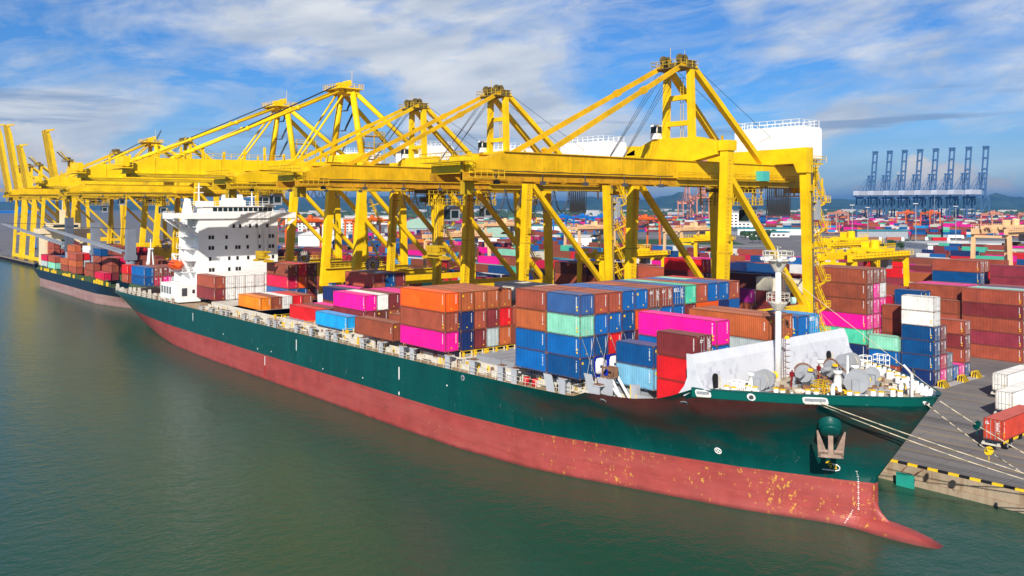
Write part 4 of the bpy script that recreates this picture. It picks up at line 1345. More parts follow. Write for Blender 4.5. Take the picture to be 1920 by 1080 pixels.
# draught marks, bulbous-bow symbol, thruster mark, tug marks
mb = MB()
for zz in [i * 0.2 + 0.35 for i in range(30)]:
    X = -49.3 + (0.5 if zz > 1.8 else (1.8 - zz) * -0.4)
    p, nn, tx, tz_ = hpt(X, zz, 0.04)
    w_ = 0.05 if int(zz / 0.2) % 3 else 0.10
    mb.add([p - tx * w_ - tz_ * 0.045, p + tx * w_ - tz_ * 0.045, p + tx * w_ + tz_ * 0.045, p - tx * w_ + tz_ * 0.045], [(0, 1, 2, 3)])
dm_ = mb.build('draught_mark', M['mark_white'], ship); dm_['kind'] = 'stuff'
mb = MB()
X0 = hull_x_for(1561, 6.3)
def hcurve(pts, r, mi=0):
    q = []
    for dx, dz in pts:
        p, nn, tx, tz_ = hpt(X0 + dx, 6.3 + dz, 0.05)
        q.append(p)
    mb.path(q, r, 5, mi)
hcurve([(-1.0, -0.35), (0.3, -0.35), (0.62, -0.2), (0.72, 0.1), (0.55, 0.35), (0.1, 0.45)], 0.06)
hcurve([(-0.55, 0.5), (0.0, 0.8)], 0.05, 1); hcurve([(-0.55, 0.5), (0.05, 0.5)], 0.05, 1)
hcurve([(-0.35, 0.25), (0.0, 0.25), (-0.2, -0.1)], 0.045, 1)
hcurve([(0.12, 0.22), (0.4, 0.22), (0.4, 0.08), (0.12, -0.1), (0.42, -0.1)], 0.045, 1)
mb.build('bow_symbol', [M['mark_white'], M['mark_yellow']], ship)
mb = MB()
X0 = hull_x_for(1346, 6.6)
ring = [(0.35 * cos(k * pi / 8), 0.35 * sin(k * pi / 8)) for k in range(17)]
q = [hpt(X0 + a, 6.6 + b_, 0.05)[0] for a, b_ in ring]
mb.path(q, 0.06, 5)
for a in (0.25, -0.25):
    mb.tube(hpt(X0 - 0.25, 6.6 - a, 0.05)[0], hpt(X0 + 0.25, 6.6 + a, 0.05)[0], 0.06, 5)
mb.build('thruster_symbol', M['mark_white'], ship)
mb = MB()
for X, z0_, h_ in ((-206.5, 8.0, 1.6), (-152.5, 7.9, 1.8), (-116.8, 7.9, 1.7), (-116.8, 5.2, 0.5), (-188, 6.6, 0.25), (-170, 5.6, 0.3), (-163.5, 5.9, 0.25), (-142.0, 5.6, 0.2), (-104, 8.6, 0.2), (-128.0, 6.1, 0.2)):
    p, nn, tx, tz_ = hpt(X, z0_, 0.04); q_, _, _, _ = hpt(X, z0_ + h_, 0.04)
    w_ = 0.15
    mb.add([p - tx * w_, p + tx * w_, q_ + tx * w_, q_ - tx * w_], [(0, 1, 2, 3)])
    if h_ > 1.5:
        q2 = hpt(X, z0_ - 0.35, 0.04)[0]
        mb.add([p - tx * w_, p + tx * w_, q2 + tx * 0.05, q2 - tx * 0.05], [(0, 1, 2, 3)])
mb.build('tug_mark', M['mark_white'], ship)
mb = MB()
for z0_, z1_, mi in ((2.9, 4.7, 0), (1.0, 2.7, 1)):
    p = hpt(-166.5, z0_, 0.04)[0]; q_ = hpt(-166.5, z1_, 0.04)[0]; w_ = Vector((0.14, 0, 0))
    mb.add([p - w_, p + w_, q_ + w_, q_ - w_], [(0, 1, 2, 3)], mi)
mb.build('load_stripe', [M['mark_white'], M['red']], ship)

M['hatch_grey'] = paint('blue_grey_hatch_paint', (0.30, 0.32, 0.35), 0.6, 0.12, 0.25, (0.28, 0.16, 0.08), 0.5)
# --- hatch coaming, hatch covers, side stanchions, rails, lashing gear
mb = MB(); mb.box(-206, -69.0, 78.8, 104.0, 10.9, 12.0); mb.build('hatch_coaming', M['white_worn'], ship)
basez = lambda X: 11.75 + (X + 200) * (13.45 - 11.75) / 125.0
for (xa, xb) in ((-194.3, -182.1), (-181.6, -169.4), (-166.7, -154.7), (-152.4, -140.8), (-132.4, -120.5), (-117.2, -104.9), (-102.6, -90.3), (-89.0, -76.4), (-74.6, -69.2)):
    zz = basez((xa + xb) / 2)
    for k in range(3):
        y0 = 78.9 + k * 8.4
        mb = MB(); mb.box(xa, xb, y0, y0 + 8.2, 12.0, zz - 0.25)
        for j in range(5):
            mb.cbox((xa + (xb - xa) * (j + 0.5) / 5, y0 + 4.1, zz - 0.2), 0.35, 7.6, 0.1)
        mb.build('hatch_cover', M['hatch_grey'], ship)
# lashing walkways across the deck between bays
for xw in (-168.0, -153.4, -138.6, -118.9, -103.6, -89.6, -75.6):
    zz = basez(xw)
    mb = MB(); mb.box(xw - 0.45, xw + 0.45, 76.4, 105.4, zz - 0.65, zz - 0.45)
    for k in range(14):
        yy = 76.8 + k * 2.1
        mb.box(xw - 0.35, xw - 0.2, yy, yy + 0.15, 11.0, zz + 0.25); mb.box(xw + 0.2, xw + 0.35, yy, yy + 0.15, 11.0, zz - 0.5)
    mb.build('lashing_walkway', M['white_worn'], ship)
    mb = MB()
    for k in range(14):
        yy = 77.2 + k * 2.1
        if rnd.random() < 0.85: mb.box(xw - 0.15, xw + 0.15, yy, yy + rnd.uniform(0.2, 0.7), zz - 0.45, zz + rnd.uniform(0.1, 0.7))
    mb.rail([(xw + 0.42, 76.4, zz - 0.45), (xw + 0.42, 105.4, zz - 0.45)], 0.9, 0.04, 0, 2.2)
    mb.build('lashing_gear', M['mark_yellow'], ship)
# side stanchions carrying the outer stacks
proto = None
xs_ = []
x = -203.0
i = 0
while x < -78:
    xs_.append(x); xs_.append(x + 2.9 if i % 2 else x + 6.0)
    x += 12.3 if i % 2 == 0 else 12.3
    i += 1
for i, x in enumerate(xs_):
    zb = interp(ZR, x) - 0.12
    zt_ = basez(x) + (0.05 if x > -150 else 0.0)
    y0 = YC - 16.0
    mb = MB()
    mb.box(x - 0.5, x + 0.5, y0, y0 + 0.18, zb, zt_ - 0.25)
    mb.prism([(y0 + 0.18, zb), (y0 + 0.55, zb), (y0 + 0.85, zt_ - 0.3), (y0 + 0.18, zt_ - 0.3)], x - 0.07, x + 0.07, 'yz')
    mb.box(x - 0.62, x + 0.62, y0 - 0.05, y0 + 1.0, zt_ - 0.25, zt_ - 0.10)
    st = mb.build('stanchion', M['grey_deck'], ship)
    mb = MB()
    mb.box(x - 0.55, x + 0.5, y0 + 0.05, y0 + 0.95, zt_ - 0.10, zt_ - 0.02)
    mb.tube((x - 0.3, y0 + 0.5, zt_ - 0.05), (x - 0.3, y0 + 0.5, zt_ + 0.55), 0.05, 5)
    mb.build('rusty_head', M['rust'], st)
# coaming bulwark panels, lockers and rails along the side deck
k = 0
x = -203.0
while x < -76:
    zb = interp(ZR, x) - 0.12
    y0 = YC - 15.2
    L_ = rnd.uniform(2.0, 4.5)
    mb = MB()
    h_ = rnd.uniform(0.55, 1.0)
    mb.box(x, x + L_, y0 + 1.0, y0 + 1.25, zb, zb + h_ + 0.5)
    if rnd.random() < 0.7: mb.box(x + 0.3, x + 1.4, y0 + 0.2, y0 + 0.8, zb, zb + 0.85)
    if rnd.random() < 0.5: mb.tube((x, y0 + 0.4, zb + 0.4), (x + L_, y0 + 0.4, zb + 0.42), 0.13, 8)
    mb.build('deck_locker', M['white_worn'], ship)
    for j in range(3):
        xx = x + rnd.uniform(0, L_)
        mb = MB(); mb.box(xx, xx + rnd.uniform(0.12, 0.5), y0 + 0.75, y0 + 0.95, zb, zb + rnd.uniform(0.4, 1.3))
        mb.build('lashing_bin', (M['mark_yellow'], M['rust'], M['yellow_old'])[j], ship)
    x += L_ + rnd.uniform(0.4, 1.6)
mb = MB()
pts = []
for i in range(0, 66):
    x = -205 + i * 2.0
    if x > -75: break
    pts.append((x, YC - hb(x, 10.5) + 0.14, interp(ZR, x) - 0.1))
mb.rail(pts, 1.05, 0.035, 0, 2.0, 2)
mb.build('side_rail', M['white_worn'], ship)
mb = MB()
pts = [(x, YC - hb(x, 9.8) + 0.2, interp(ZR, x) - 0.1) for x in [-280 + i * 2.2 for i in range(28)]]
mb.rail(pts, 1.1, 0.05, 0, 2.2, 2)
for (x, y, zz) in pts[::2]:
    mb.box(x - 0.35, x + 0.35, y + 0.2, y + 0.8, zz, zz + rnd.uniform(0.8, 2.3))
mb.build('stern_fitting', M['white_worn'], ship)
mb = MB()
for (x, y, zz) in pts[::2]:
    if rnd.random() < 0.7: mb.box(x + 0.5, x + 1.2, y + 0.3, y + 1.6, zz, zz + rnd.uniform(0.4, 1.2))
mb.build('rusty_deck_gear', M['rust'], ship)
# stern windows recess
mb = MB()
for k in range(4):
    X = -277.5 + k * 2.0
    p, nn, tx, tz_ = hpt(X, 8.4, 0.04)
    mb.add([p - tx * 0.7 - tz_ * 0.6, p + tx * 0.7 - tz_ * 0.6, p + tx * 0.7 + tz_ * 0.6, p - tx * 0.7 + tz_ * 0.6], [(0, 1, 2, 3)])
mb.build('stern_opening', M['black'], ship)
# fore side deck: raked stays, red drums, box panel, samson frame
for (xa, xb, lean) in ((-83.6, -82.2, 0.7), (-76.2, -75.0, 0.9)):
    mb = MB()
    zb = interp(ZR, xa) - 0.1
    y0 = YC - 15.9
    mb.add([(xa, y0, zb + 2.3), (xb, y0, zb + 2.3), (xb + lean, y0, zb - 0.1), (xa + lean, y0, zb - 0.1), (xa, y0 + 0.2, zb + 2.3), (xb, y0 + 0.2, zb + 2.3), (xb + lean, y0 + 0.2, zb - 0.1), (xa + lean, y0 + 0.2, zb - 0.1)],
           [(0, 1, 2, 3), (7, 6, 5, 4), (0, 4, 5, 1), (1, 5, 6, 2), (2, 6, 7, 3), (3, 7, 4, 0)])
    mb.box(xb + 0.2, xb + 2.6, y0 + 0.9, y0 + 1.15, zb, zb + 1.9)
    mb.build('raked_stanchion', M['grey_deck'], ship)
for xx in (-88.0, -86.3):
    mb = MB(); mb.tube((xx, YC - 14.9, 11.2), (xx, YC - 14.9, 12.2), 0.42, 14); mb.build('red_drum', M['red'], ship, True)
mb = MB(); mb.box(-91.5, -90.0, YC - 15.5, YC - 15.3, 11.2, 12.4); mb.build('vent_panel', M['white'], ship)
mb = MB()
for ix in range(3):
    for iz in range(2):
        mb.box(-91.25 + ix * 0.45, -91.05 + ix * 0.45, YC - 15.53, YC - 15.50, 11.4 + iz * 0.5, 11.65 + iz * 0.5)
mb.build('panel_hole', M['black'], ship)
# open pedestal frame with a rusty box, below the tank containers
mb = MB()
for dx in (-0.8, 0.8):
    for dy in (0, 1.4):
        mb.beam((-72.0 + dx * 1.6, 76.2 + dy, 11.7), (-73.4 + dx * 0.6, 76.5 + dy * 0.8, 14.3), 0.22, 0.22)
mb.beam((-73.2, 76.2, 11.8), (-72.8, 76.5, 14.3), 0.15, 0.15); mb.beam((-70.8, 76.2, 11.8), (-73.9, 76.5, 14.2), 0.15, 0.15)
mb.build('lattice_pedestal', M['white'], ship)
mb = MB()
mb.box(-74.3, -72.5, 76.3, 76.42, 14.2, 14.4); mb.box(-74.3, -72.5, 76.3, 76.42, 15.3, 15.5); mb.box(-74.3, -74.1, 76.3, 76.42, 14.4, 15.3); mb.box(-72.7, -72.5, 76.3, 76.42, 14.4, 15.3); mb.box(-74.2, -72.6, 77.3, 77.4, 14.2, 15.5)
mb.build('rusty_frame_box', M['rust'], ship)
for (xa, xb, ya, yb, h_) in ((-70.6, -69.8, 77.4, 78.2, 2.2), (-69.6, -67.4, 77.3, 77.7, 1.2), (-78.0, -77.2, 77.0, 78.0, 1.6), (-80.4, -79.6, 77.2, 78.2, 1.7)):
    mb = MB(); mb.box(xa, xb, ya, yb, 11.5, 11.5 + h_); mb.build('deck_house_post', M['grey_deck'], ship)
    mb = MB(); mb.box(xa - 0.08, xa, ya - 0.06, ya + 0.1, 11.5, 11.5 + h_); mb.build('yellow_edge', M['mark_yellow'], ship)

# lashing rods on the fore face of the tall block
mb = MB()
for r in range(4):
    y0 = RY(r)
    mb.tube((-75.9, y0 + 0.2, 13.2), (-76.5, y0 + 2.3, 18.7), 0.035, 4)
    mb.tube((-75.9, y0 + 2.3, 13.2), (-76.5, y0 + 0.2, 18.7), 0.035, 4)
mb.build('lashing_rod', M['steel'], ship)

# --- accommodation block
acc = empty('accommodation', (0, 0, 0)); acc.parent = ship
XF = -220.6
mb = MB()
mb.box(XF - 13, XF, 81.0, 102.4, 11.0, 31.6)
for z_ in (13.6, 16.4, 19.2, 22.0, 24.8, 27.6):
    mb.box(XF, XF + 0.06, 81.0, 102.4, z_ - 0.04, z_ + 0.04)
mb.build('block', M['white'], acc)
wx = MB()
def win(y, z_, w=0.62, h=0.95):
    m_ = MB(); m_.box(XF, XF + 0.07, y - w / 2, y + w / 2, z_ - h / 2, z_ + h / 2)
    return m_.build('window', M['window'], acc)
rowsW = [(29.6, (90.2, 91.9, 94.6, 96.4, 99.4)), (26.8, (83.9, 84.7, 88.3, 93.8, 97.2, 100.1, 101.0)), (24.1, (83.9, 84.7, 88.2, 90.9, 91.7, 94.0, 97.3, 100.1, 101.0)),
         (21.3, (84.0, 89.0, 91.2, 94.1, 96.5, 101.0)), (18.5, (84.0, 84.8, 89.0, 91.0, 91.8, 101.0)), (15.9, (85.6, 89.2, 91.5, 94.2, 98.8, 101.2))]
for z_, ys in rowsW:
    for y in ys: win(y, z_)
# bridge deck with full-width wings and brackets
mb = MB()
mb.box(XF - 7.5, XF + 0.55, 74.6, 107.4, 31.6, 32.0)
mb.box(XF + 0.4, XF + 0.55, 74.6, 107.4, 32.0, 33.1); mb.box(XF - 7.5, XF + 0.4, 74.6, 74.75, 32.0, 33.1); mb.box(XF - 7.5, XF + 0.4, 107.25, 107.4, 32.0, 33.1)
mb.build('bridge_deck', M['white'], acc)
for y0, y1 in ((74.8, 81.0), (107.2, 102.4)):
    mb = MB()
    for xx in (XF - 6, XF + 0.1):
        mb.beam((xx, y0, 31.5), (xx, y1, 27.4), 0.7, 0.4, up=(1, 0, 0)); mb.beam((xx, (y0 + y1) / 2, 31.5), (xx, (y0 + y1) / 2, 29.6), 0.4, 0.4)
    mb.build('wing_bracket', M['white'], acc)
mb = MB(); mb.box(XF - 7, XF - 0.2, 82.0, 101.4, 32.0, 33.35); mb.box(XF - 7.4, XF + 0.1, 81.6, 101.8, 34.6, 34.9); mb.box(XF - 7, XF - 0.22, 82.2, 101.2, 33.35, 34.6); mb.build('wheelhouse', M['white'], acc)
for k in range(12):
    yy = 84.8 + k * 1.36
    mb = MB(); mb.box(XF - 0.75, XF - 0.16, yy, yy + 1.08, 33.45, 34.45); mb.build('bridge_window', M['glass'], acc)
mb = MB()
mb.rail([(XF - 7.3, 81.7, 34.9), (XF + 0.1, 81.7, 34.9), (XF + 0.1, 101.7, 34.9)], 1.1, 0.05)
mb.rail([(XF - 7.3, 74.7, 33.1), (XF + 0.8, 74.7, 33.1)], 0.4, 0.04)
mb.build('roof_rail', M['white'], acc)
# masts and funnel on top
mb = MB(); mb.tube((XF - 4, 82.6, 34.9), (XF - 4, 82.6, 40.8), 0.3, 8, 0, 0.14); mb.box(XF - 4.2, XF - 3.8, 81.4, 83.8, 38.2, 38.4); mb.box(XF - 4.1, XF - 3.9, 81.8, 83.4, 39.5, 39.7); mb.cbox((XF - 4, 84.0, 35.5), 2.4, 4.0, 1.2); mb.build('radar_mast', M['white'], acc)
mb = MB(); mb.tube((XF - 2, 96, 34.9), (XF - 2, 96, 38.8), 0.3, 8, 0, 0.12); mb.box(XF - 2.2, XF - 1.8, 94.8, 97.2, 37.2, 37.4); mb.build('signal_mast', M['white'], acc)
mb = MB(); mb.prism([(78.0, 32.0), (80.4, 32.0), (79.7, 36.6), (78.9, 36.8)], XF - 4, XF - 2, 'yz'); mb.build('wing_tower', M['white'], acc)
mb = MB(); mb.box(XF - 22, XF - 14.5, 95.0, 99.6, 11.0, 36.4); mb.prism([(XF - 21.5, 36.4), (XF - 15, 36.4), (XF - 16, 38.0), (XF - 21.5, 38.0)], 95.4, 99.2, 'xz'); mb.build('funnel', M['white'], acc)
mb = MB()
for yy in (96.2, 97.4, 98.6): mb.tube((XF - 18, yy, 37.8), (XF - 18, yy, 39.0), 0.5, 10)
mb.build('exhaust_pipe', M['grey_dark'], acc)
# outside stairs and platforms on the water side
for k, z_ in enumerate((15.3, 18.2, 21.0, 24.0, 27.0, 29.6)):
    mb = MB(); w_ = 3.6 if k < 2 else 2.4
    mb.box(XF - 9, XF - 1.2, 81.0 - w_, 81.0, z_ - 0.15, z_)
    mb.build('side_platform', M['white'], acc)
    mb = MB(); mb.rail([(XF - 9, 81.0 - w_, z_), (XF - 1.2, 81.0 - w_, z_), (XF - 1.2, 81.0, z_)], 1.05, 0.05); mb.box(XF - 7, XF - 6.9, 81 - w_, 81, z_ - 2.7, z_); mb.build('platform_rail', M['white'], acc)
mb = MB(); mb.prism([(77.5, 11.0), (81.0, 11.0), (81.0, 31.6), (80.0, 31.6)], XF - 4.2, XF - 3.9, 'yz'); mb.build('side_buttress', M['white'], acc)
# low side house with louvre openings
mb = MB(); mb.box(XF - 11.5, XF + 1.6, 75.4, 81.0, 10.9, 15.2); mb.build('side_house', M['white'], acc)
for k in range(4):
    for j in range(3):
        mb = MB(); x0 = XF - 10.8 + k * 2.0 + j * 0.5
        mb.box(x0, x0 + 0.28, 75.35, 75.4, 12.6, 14.4); mb.build('louvre', M['grey_dark'], acc)
mb = MB(); mb.box(XF + 1.6, XF + 1.66, 76.3, 77.6, 12.4, 14.4); mb.build('side_doorway', M['grey_dark'], acc)
mb = MB(); mb.box(XF + 1.6, XF + 1.66, 78.9, 79.5, 13.0, 13.9); mb.build('side_window', M['window'], acc)
# lifeboat with davits: hangs on the ship, a thing of its own
lb = empty('lifeboat', (XF - 4.5, 76.9, 18.4), 0, 'orange covered lifeboat hanging in davits beside the white bridge', 'lifeboat')
mb = MB()
n_ = 13
vs = []; fs = []
for i in range(n_):
    t = -1 + 2 * i / (n_ - 1)
    s_ = max(0.02, (1 - abs(t) ** 3.0))
    for j in range(14):
        a = 2 * pi * j / 14
        yy = 1.45 * s_ ** 0.6 * cos(a)
        zz = (1.0 if sin(a) > 0 else 1.35) * s_ ** 0.5 * sin(a)
        if sin(a) > 0.5 and abs(t) < 0.75: zz *= 1.3
        vs.append((t * 3.9, yy, 1.5 + zz))
for i in range(n_ - 1):
    for j in range(14):
        fs.append((i * 14 + j, i * 14 + (j + 1) % 14, (i + 1) * 14 + (j + 1) % 14, (i + 1) * 14 + j))
mb.add(vs, fs)
mb.build('boat_hull', M['orange_boat'], lb, True)
mb = MB(); mb.box(-3.6, 3.6, -1.5, -1.42, 1.45, 1.6); mb.build('rubbing_strake', plain('dark_red_strake', (0.4, 0.03, 0.01)), lb)
mb = MB()
for k in (-1.8, -0.9, 0, 0.9, 1.8): mb.box(k - 0.18, k + 0.18, -1.36, -1.0, 2.0, 2.2)
mb.build('boat_window', M['window'], lb)
mb = MB()
for dx in (-2.9, 2.9):
    mb.beam((XF - 4.5 + dx, 80.6, 15.2), (XF - 4.5 + dx, 77.0, 22.6), 0.4, 0.5); mb.beam((XF - 4.5 + dx, 80.8, 22.0), (XF - 4.5 + dx, 77.0, 22.6), 0.3, 0.3); mb.tube((XF - 4.5 + dx, 76.9, 22.5), (XF - 4.5 + dx, 76.9, 20.6), 0.06, 5)
mb.build('davit', M['white'], acc)

# --- mooring lines from the bow to the quay
bol = empty('quay_bollard', (-36.6, 109.9, QZ), 0, 'dark mooring bollard with rope loops on the quay edge', 'bollard')
mb = MB(); mb.lathe((0, 0, 0), [(0.55, 0), (0.35, 0.15), (0.32, 0.55), (0.5, 0.62), (0.45, 0.8)], 14); mb.box(-0.9, 0.9, -0.6, 0.6, 0.0, 0.08); mb.build('bollard_body', M['black'], bol)
mb = MB(); mb.lathe((0, 0, 0.25), [(0.42, 0), (0.5, 0.1), (0.42, 0.22)], 14); mb.build('rope_loop', M['rope'], bol)
post = MB(); post.tube((-37.6, 110.2, QZ), (-37.7, 110.2, QZ + 1.2), 0.15, 8); pst = post.build('marker_post', M['cream']); tag(pst, 'short cream marker post standing beside the bollard on the quay edge', 'post')


def cat(p, q, sag, n=18):
    p, q = Vector(p), Vector(q)
    return [p.lerp(q, i / n) + Vector((0, 0, -sag * 4 * (i / n) * (1 - i / n))) for i in range(n + 1)]


bow_tip = Vector((-40.7, 91.3, 14.9))
lines = [(fl[1529] + Vector((-0.4, -0.15, -0.1)), (-26.2, 109.8, QZ + 0.5), 0.9, 'pale mooring rope from the wide bow fairlead, lower of two'),
         (fl[1529] + Vector((0.7, -0.15, -0.1)), (-25.8, 109.9, QZ + 0.5), 0.35, 'pale mooring rope from the wide bow fairlead, upper of two, with black rat guard'),
         (fl[1738] + Vector((0, -0.1, 0)), (-36.2, 110.1, QZ + 0.5), 0.5, 'tan mooring rope from the round bow lead with yellow rat guard'),
         (bow_tip, (-28.0, 109.9, QZ + 0.6), 0.7, 'pale mooring rope from the bow tip with green rat guard')]
bol2 = copy_tree(bol); bol2.location = (-27.0, 110.0, QZ); bol2['label'] = 'mooring bollard on the quay edge farther right along the kerb'
for p, q, sag, lab in lines:
    mb = MB(); mb.path(cat(p, q, sag), 0.055, 6)
    tag(mb.build('mooring_rope', M['rope'], None, True), lab, 'rope', 'bow mooring ropes')
for li, t_, m_, lab in ((1, 0.62, M['black'], 'black rat guard disc on the upper mooring rope'), (2, 0.47, M['mark_yellow'], 'yellow rat guard disc on the tan mooring rope'), (3, 0.18, GREEN, 'green rat guard disc on the rope near the bow tip')):
    p, q, sag, _ = lines[li]
    pts = cat(p, q, sag, 50)
    c_ = pts[int(t_ * 50)]
    d_ = (Vector(q) - Vector(p)).normalized()
    mb = MB(); mb.tube(c_ - d_ * 0.04, c_ + d_ * 0.04, 0.5, 16); mb.tube(c_ - d_ * 0.25, c_ + d_ * 0.25, 0.13, 8); mb.tube(c_, c_ + Vector((0, 0, -1.0)), 0.04, 5)
    tag(mb.build('rat_guard', m_), lab, 'rat guard', 'rat guards on the bow ropes')
# thin stays from the foremast
mb = MB()
for q in ((-41.6, 92.4, 15.6), (-60.5, 106.0, 18.8)):
    mb.tube((-58.35, 89.3, 27.6), q, 0.03, 4)
mb.build('mast_stay', M['rope'], ship)

# ------------------------------------------------------------------ ship-to-shore cranes
WS = 112.0
GA = 23.6


def V3(x, y, z): return Vector((x, y, z - QZ))


def cable_reel(mb_frame, x, y, z, root, side=1):
    e = MB()
    e.lathe((x, y, z), [(2.0, -0.12), (2.0, 0.0)], 28, 0, 'x')
    r_ = e.build('cable_reel', M['grey_dark'], root)
    e = MB()
    for k in range(18):
        t = 2 * pi * k / 18
        e.beam((x + 0.05, y + 0.75 * cos(t), z + 0.75 * sin(t)), (x + 0.05, y + 1.95 * cos(t), z + 1.95 * sin(t)), 0.22, 0.14, up=(1, 0, 0))
    e.build('spoke', M['reel'], r_)
    e = MB(); e.lathe((x + 0.1, y, z), [(0.45, -0.1), (0.45, 0.25)], 12, 0, 'x'); e.beam((x - 0.1, y, z - 3.2), (x - 0.1, y, z), 0.5, 0.4); e.build('reel_hub', M['yellow_old'], r_)


def stairs(root, x, y, zs, mat, run=3.2, dx=1.5):
    """zig-zag stair flights with landings on the landward side of a leg; zs list of landing heights"""
    for i in range(len(zs) - 1):
        z0, z1 = zs[i], zs[i + 1]
        mb = MB()
        p0, p1 = V3(x, y + run, z0), V3(x, y, z1)
        for o in (-0.4, 0.4):
            mb.beam(p0 + Vector((o, 0, 0)), p1 + Vector((o, 0, 0)), 0.09, 0.28)
            mb.tube(p0 + Vector((o, 0, 1.0)), p1 + Vector((o, 0, 1.0)), 0.05, 4)
            for k in range(5):
                a = p0.lerp(p1, k / 4) + Vector((o, 0, 0)); mb.tube(a, a + Vector((0, 0, 1.0)), 0.04, 4)
        for k in range(int((z1 - z0) / 0.3)):
            a = p0.lerp(p1, (k + 0.5) / int((z1 - z0) / 0.3)); mb.cbox(a, 0.8, 0.26, 0.05)
        mb.build('stair_flight', mat, root)
        mb = MB()
        mb.box(x - 0.6, x + 0.6, y + run - 0.1, y + run + 1.1, z0 - QZ - 0.12, z0 - QZ)
        mb.beam(V3(x, y - 0.4, z0 - 1.4), V3(x, y + run + 0.5, z0 - 0.15), 0.3, 0.25)
        mb.rail([V3(x + 0.6, y + run - 0.1, z0), V3(x + 0.6, y + run + 1.1, z0), V3(x - 0.6, y + run + 1.1, z0)], 1.0, 0.04, 0, 0.8)
        mb.build('landing', mat, root)
        mb = MB(); mb.box(x - 0.6, x + 0.6, y - 0.9, y + 0.1, z1 - QZ - 0.12, z1 - QZ); mb.rail([V3(x + 0.6, y - 0.9, z1), V3(x + 0.6, y + 0.1, z1)], 1.0, 0.04, 0, 0.8); mb.build('landing', mat, root)


def trolley(root, y, mats, zr, cab=True, half=2.4, spread=None, sx=None):
    """trolley under the girder at local y; optional spreader hanging at height 'spread'"""
    t = MB()
    t.box(-half - 0.7, half + 0.7, y - 3.0, y + 3.0, zr - QZ - 0.9, zr - QZ - 0.2)
    for k in range(10):
        a = rnd.uniform(-2.6, 2.6); b = rnd.uniform(-2.6, 2.6); s_ = rnd.uniform(0.3, 0.7)
        t.cbox((a, y + b, zr - QZ - 1.2 - rnd.random()), s_ * 1.6, s_ * 1.4, s_ * 1.6)
    tr = t.build('trolley', M['machine'], root)
    t = MB()
    z0 = zr - QZ
    for zz in (z0 - 3.1, z0 - 1.0):
        t.rail([(half + 1.2, y - 4.2, zz), (half + 1.2, y + 4.2, zz)], 1.1, 0.06, 0, 1.0)
        t.box(half + 0.3, half + 1.3, y - 4.2, y + 4.2, zz - 0.1, zz)
    for yy in (-4.0, -1.5, 1.5, 4.0):
        t.beam((half + 1.0, y + yy, z0 - 3.1), (half + 1.0, y + yy, z0 + 0.2), 0.18, 0.18)
    for k in range(6):
        a = rnd.uniform(-3.6, 3.6)
        t.beam((half + 0.7, y + a, z0 - 3.0), (half + 0.7, y + a + rnd.uniform(-1.5, 1.5), z0 - 0.8), 0.14, 0.14)
    t.build('trolley_walkway', mats[1], tr)
    t = MB()
    for zz in (z0 - 3.1, z0 - 1.0):
        t.rail([(-half - 1.2, y - 4.2, zz), (-half - 1.2, y + 4.2, zz)], 1.1, 0.06, 0, 1.0)
        t.box(-half - 1.3, -half - 0.3, y - 4.2, y + 4.2, zz - 0.1, zz)
    for yy in (-4.0, 0, 4.0): t.beam((-half - 1.0, y + yy, z0 - 3.1), (-half - 1.0, y + yy, z0 + 0.2), 0.18, 0.18)
    t.build('trolley_walkway', mats[1], tr)
    if cab:
        t = MB(); t.box(0.6, 2.8, y + 1.4, y + 3.6, z0 - 6.2, z0 - 3.5); c_ = t.build('operator_cab', M['grey_light'], tr)
        t = MB(); t.box(0.7, 2.7, y + 1.34, y + 1.4, z0 - 5.9, z0 - 4.0); t.box(2.8, 2.86, y + 1.6, y + 3.2, z0 - 5.6, z0 - 4.2); t.build('cab_window', M['glass'], tr)
    if spread:
        s = MB()
        zs = spread - QZ
        s.box(-3.0, 3.0, y - 0.5, y + 0.5, zs + 0.3, zs + 0.75)
        for q in (-3.0, 3.0): s.box(q - 0.2, q + 0.2, y - 1.2, y + 1.2, zs + 0.1, zs + 0.6)
        s.box(-1.8, 1.8, y - 1.0, y + 1.0, zs + 0.9, zs + 1.5)
        for q in (-1.6, -0.5, 0.6, 1.6): s.cbox((q, y - 0.8, zs + 1.9), 0.7, 0.6, 0.8)
        s.box(-2.0, 2.0, y - 1.1, y + 1.1, zs + 2.3, zs + 2.7)
        for q in (-1.1, 1.1):
            s.lathe((q, y, zs + 2.0), [(0.7, -0.25), (0.7, 0.25)], 14, 0, 'y'); s.box(q - 0.5, q + 0.5, y - 0.6, y + 0.6, zs + 1.3, zs + 1.8)
        s.build('spreader', M['yellow_old'], tr)
        s = MB()
        for q in (-1.5, -0.8, 0.8, 1.5):
            for w in (-0.6, 0.6): s.tube((q, y + w, zs + 2.2), (q * 1.3, y + w * 2.5, z0 - 0.9), 0.035, 4)
        s.build('hoist_rope', M['cable'], tr)
    return tr


def festoon(root, x, y0, y1, z, loops, drop, mat):
    mb = MB()
    n = loops
    for k in range(n):
        a = y0 + (y1 - y0) * k / n; b = y0 + (y1 - y0) * (k + 1) / n
        pts = [(x, a + (b - a) * i / 8, z - QZ - drop * (1 - (2 * i / 8 - 1) ** 2) ** 0.8) for i in range(9)]
        mb.path(pts, 0.09, 5)
        mb.path([(x - 0.4, p[1], p[2] * 1.0 + 0.25) for p in pts], 0.07, 4)
    mb.build('festoon_cable', mat, root)


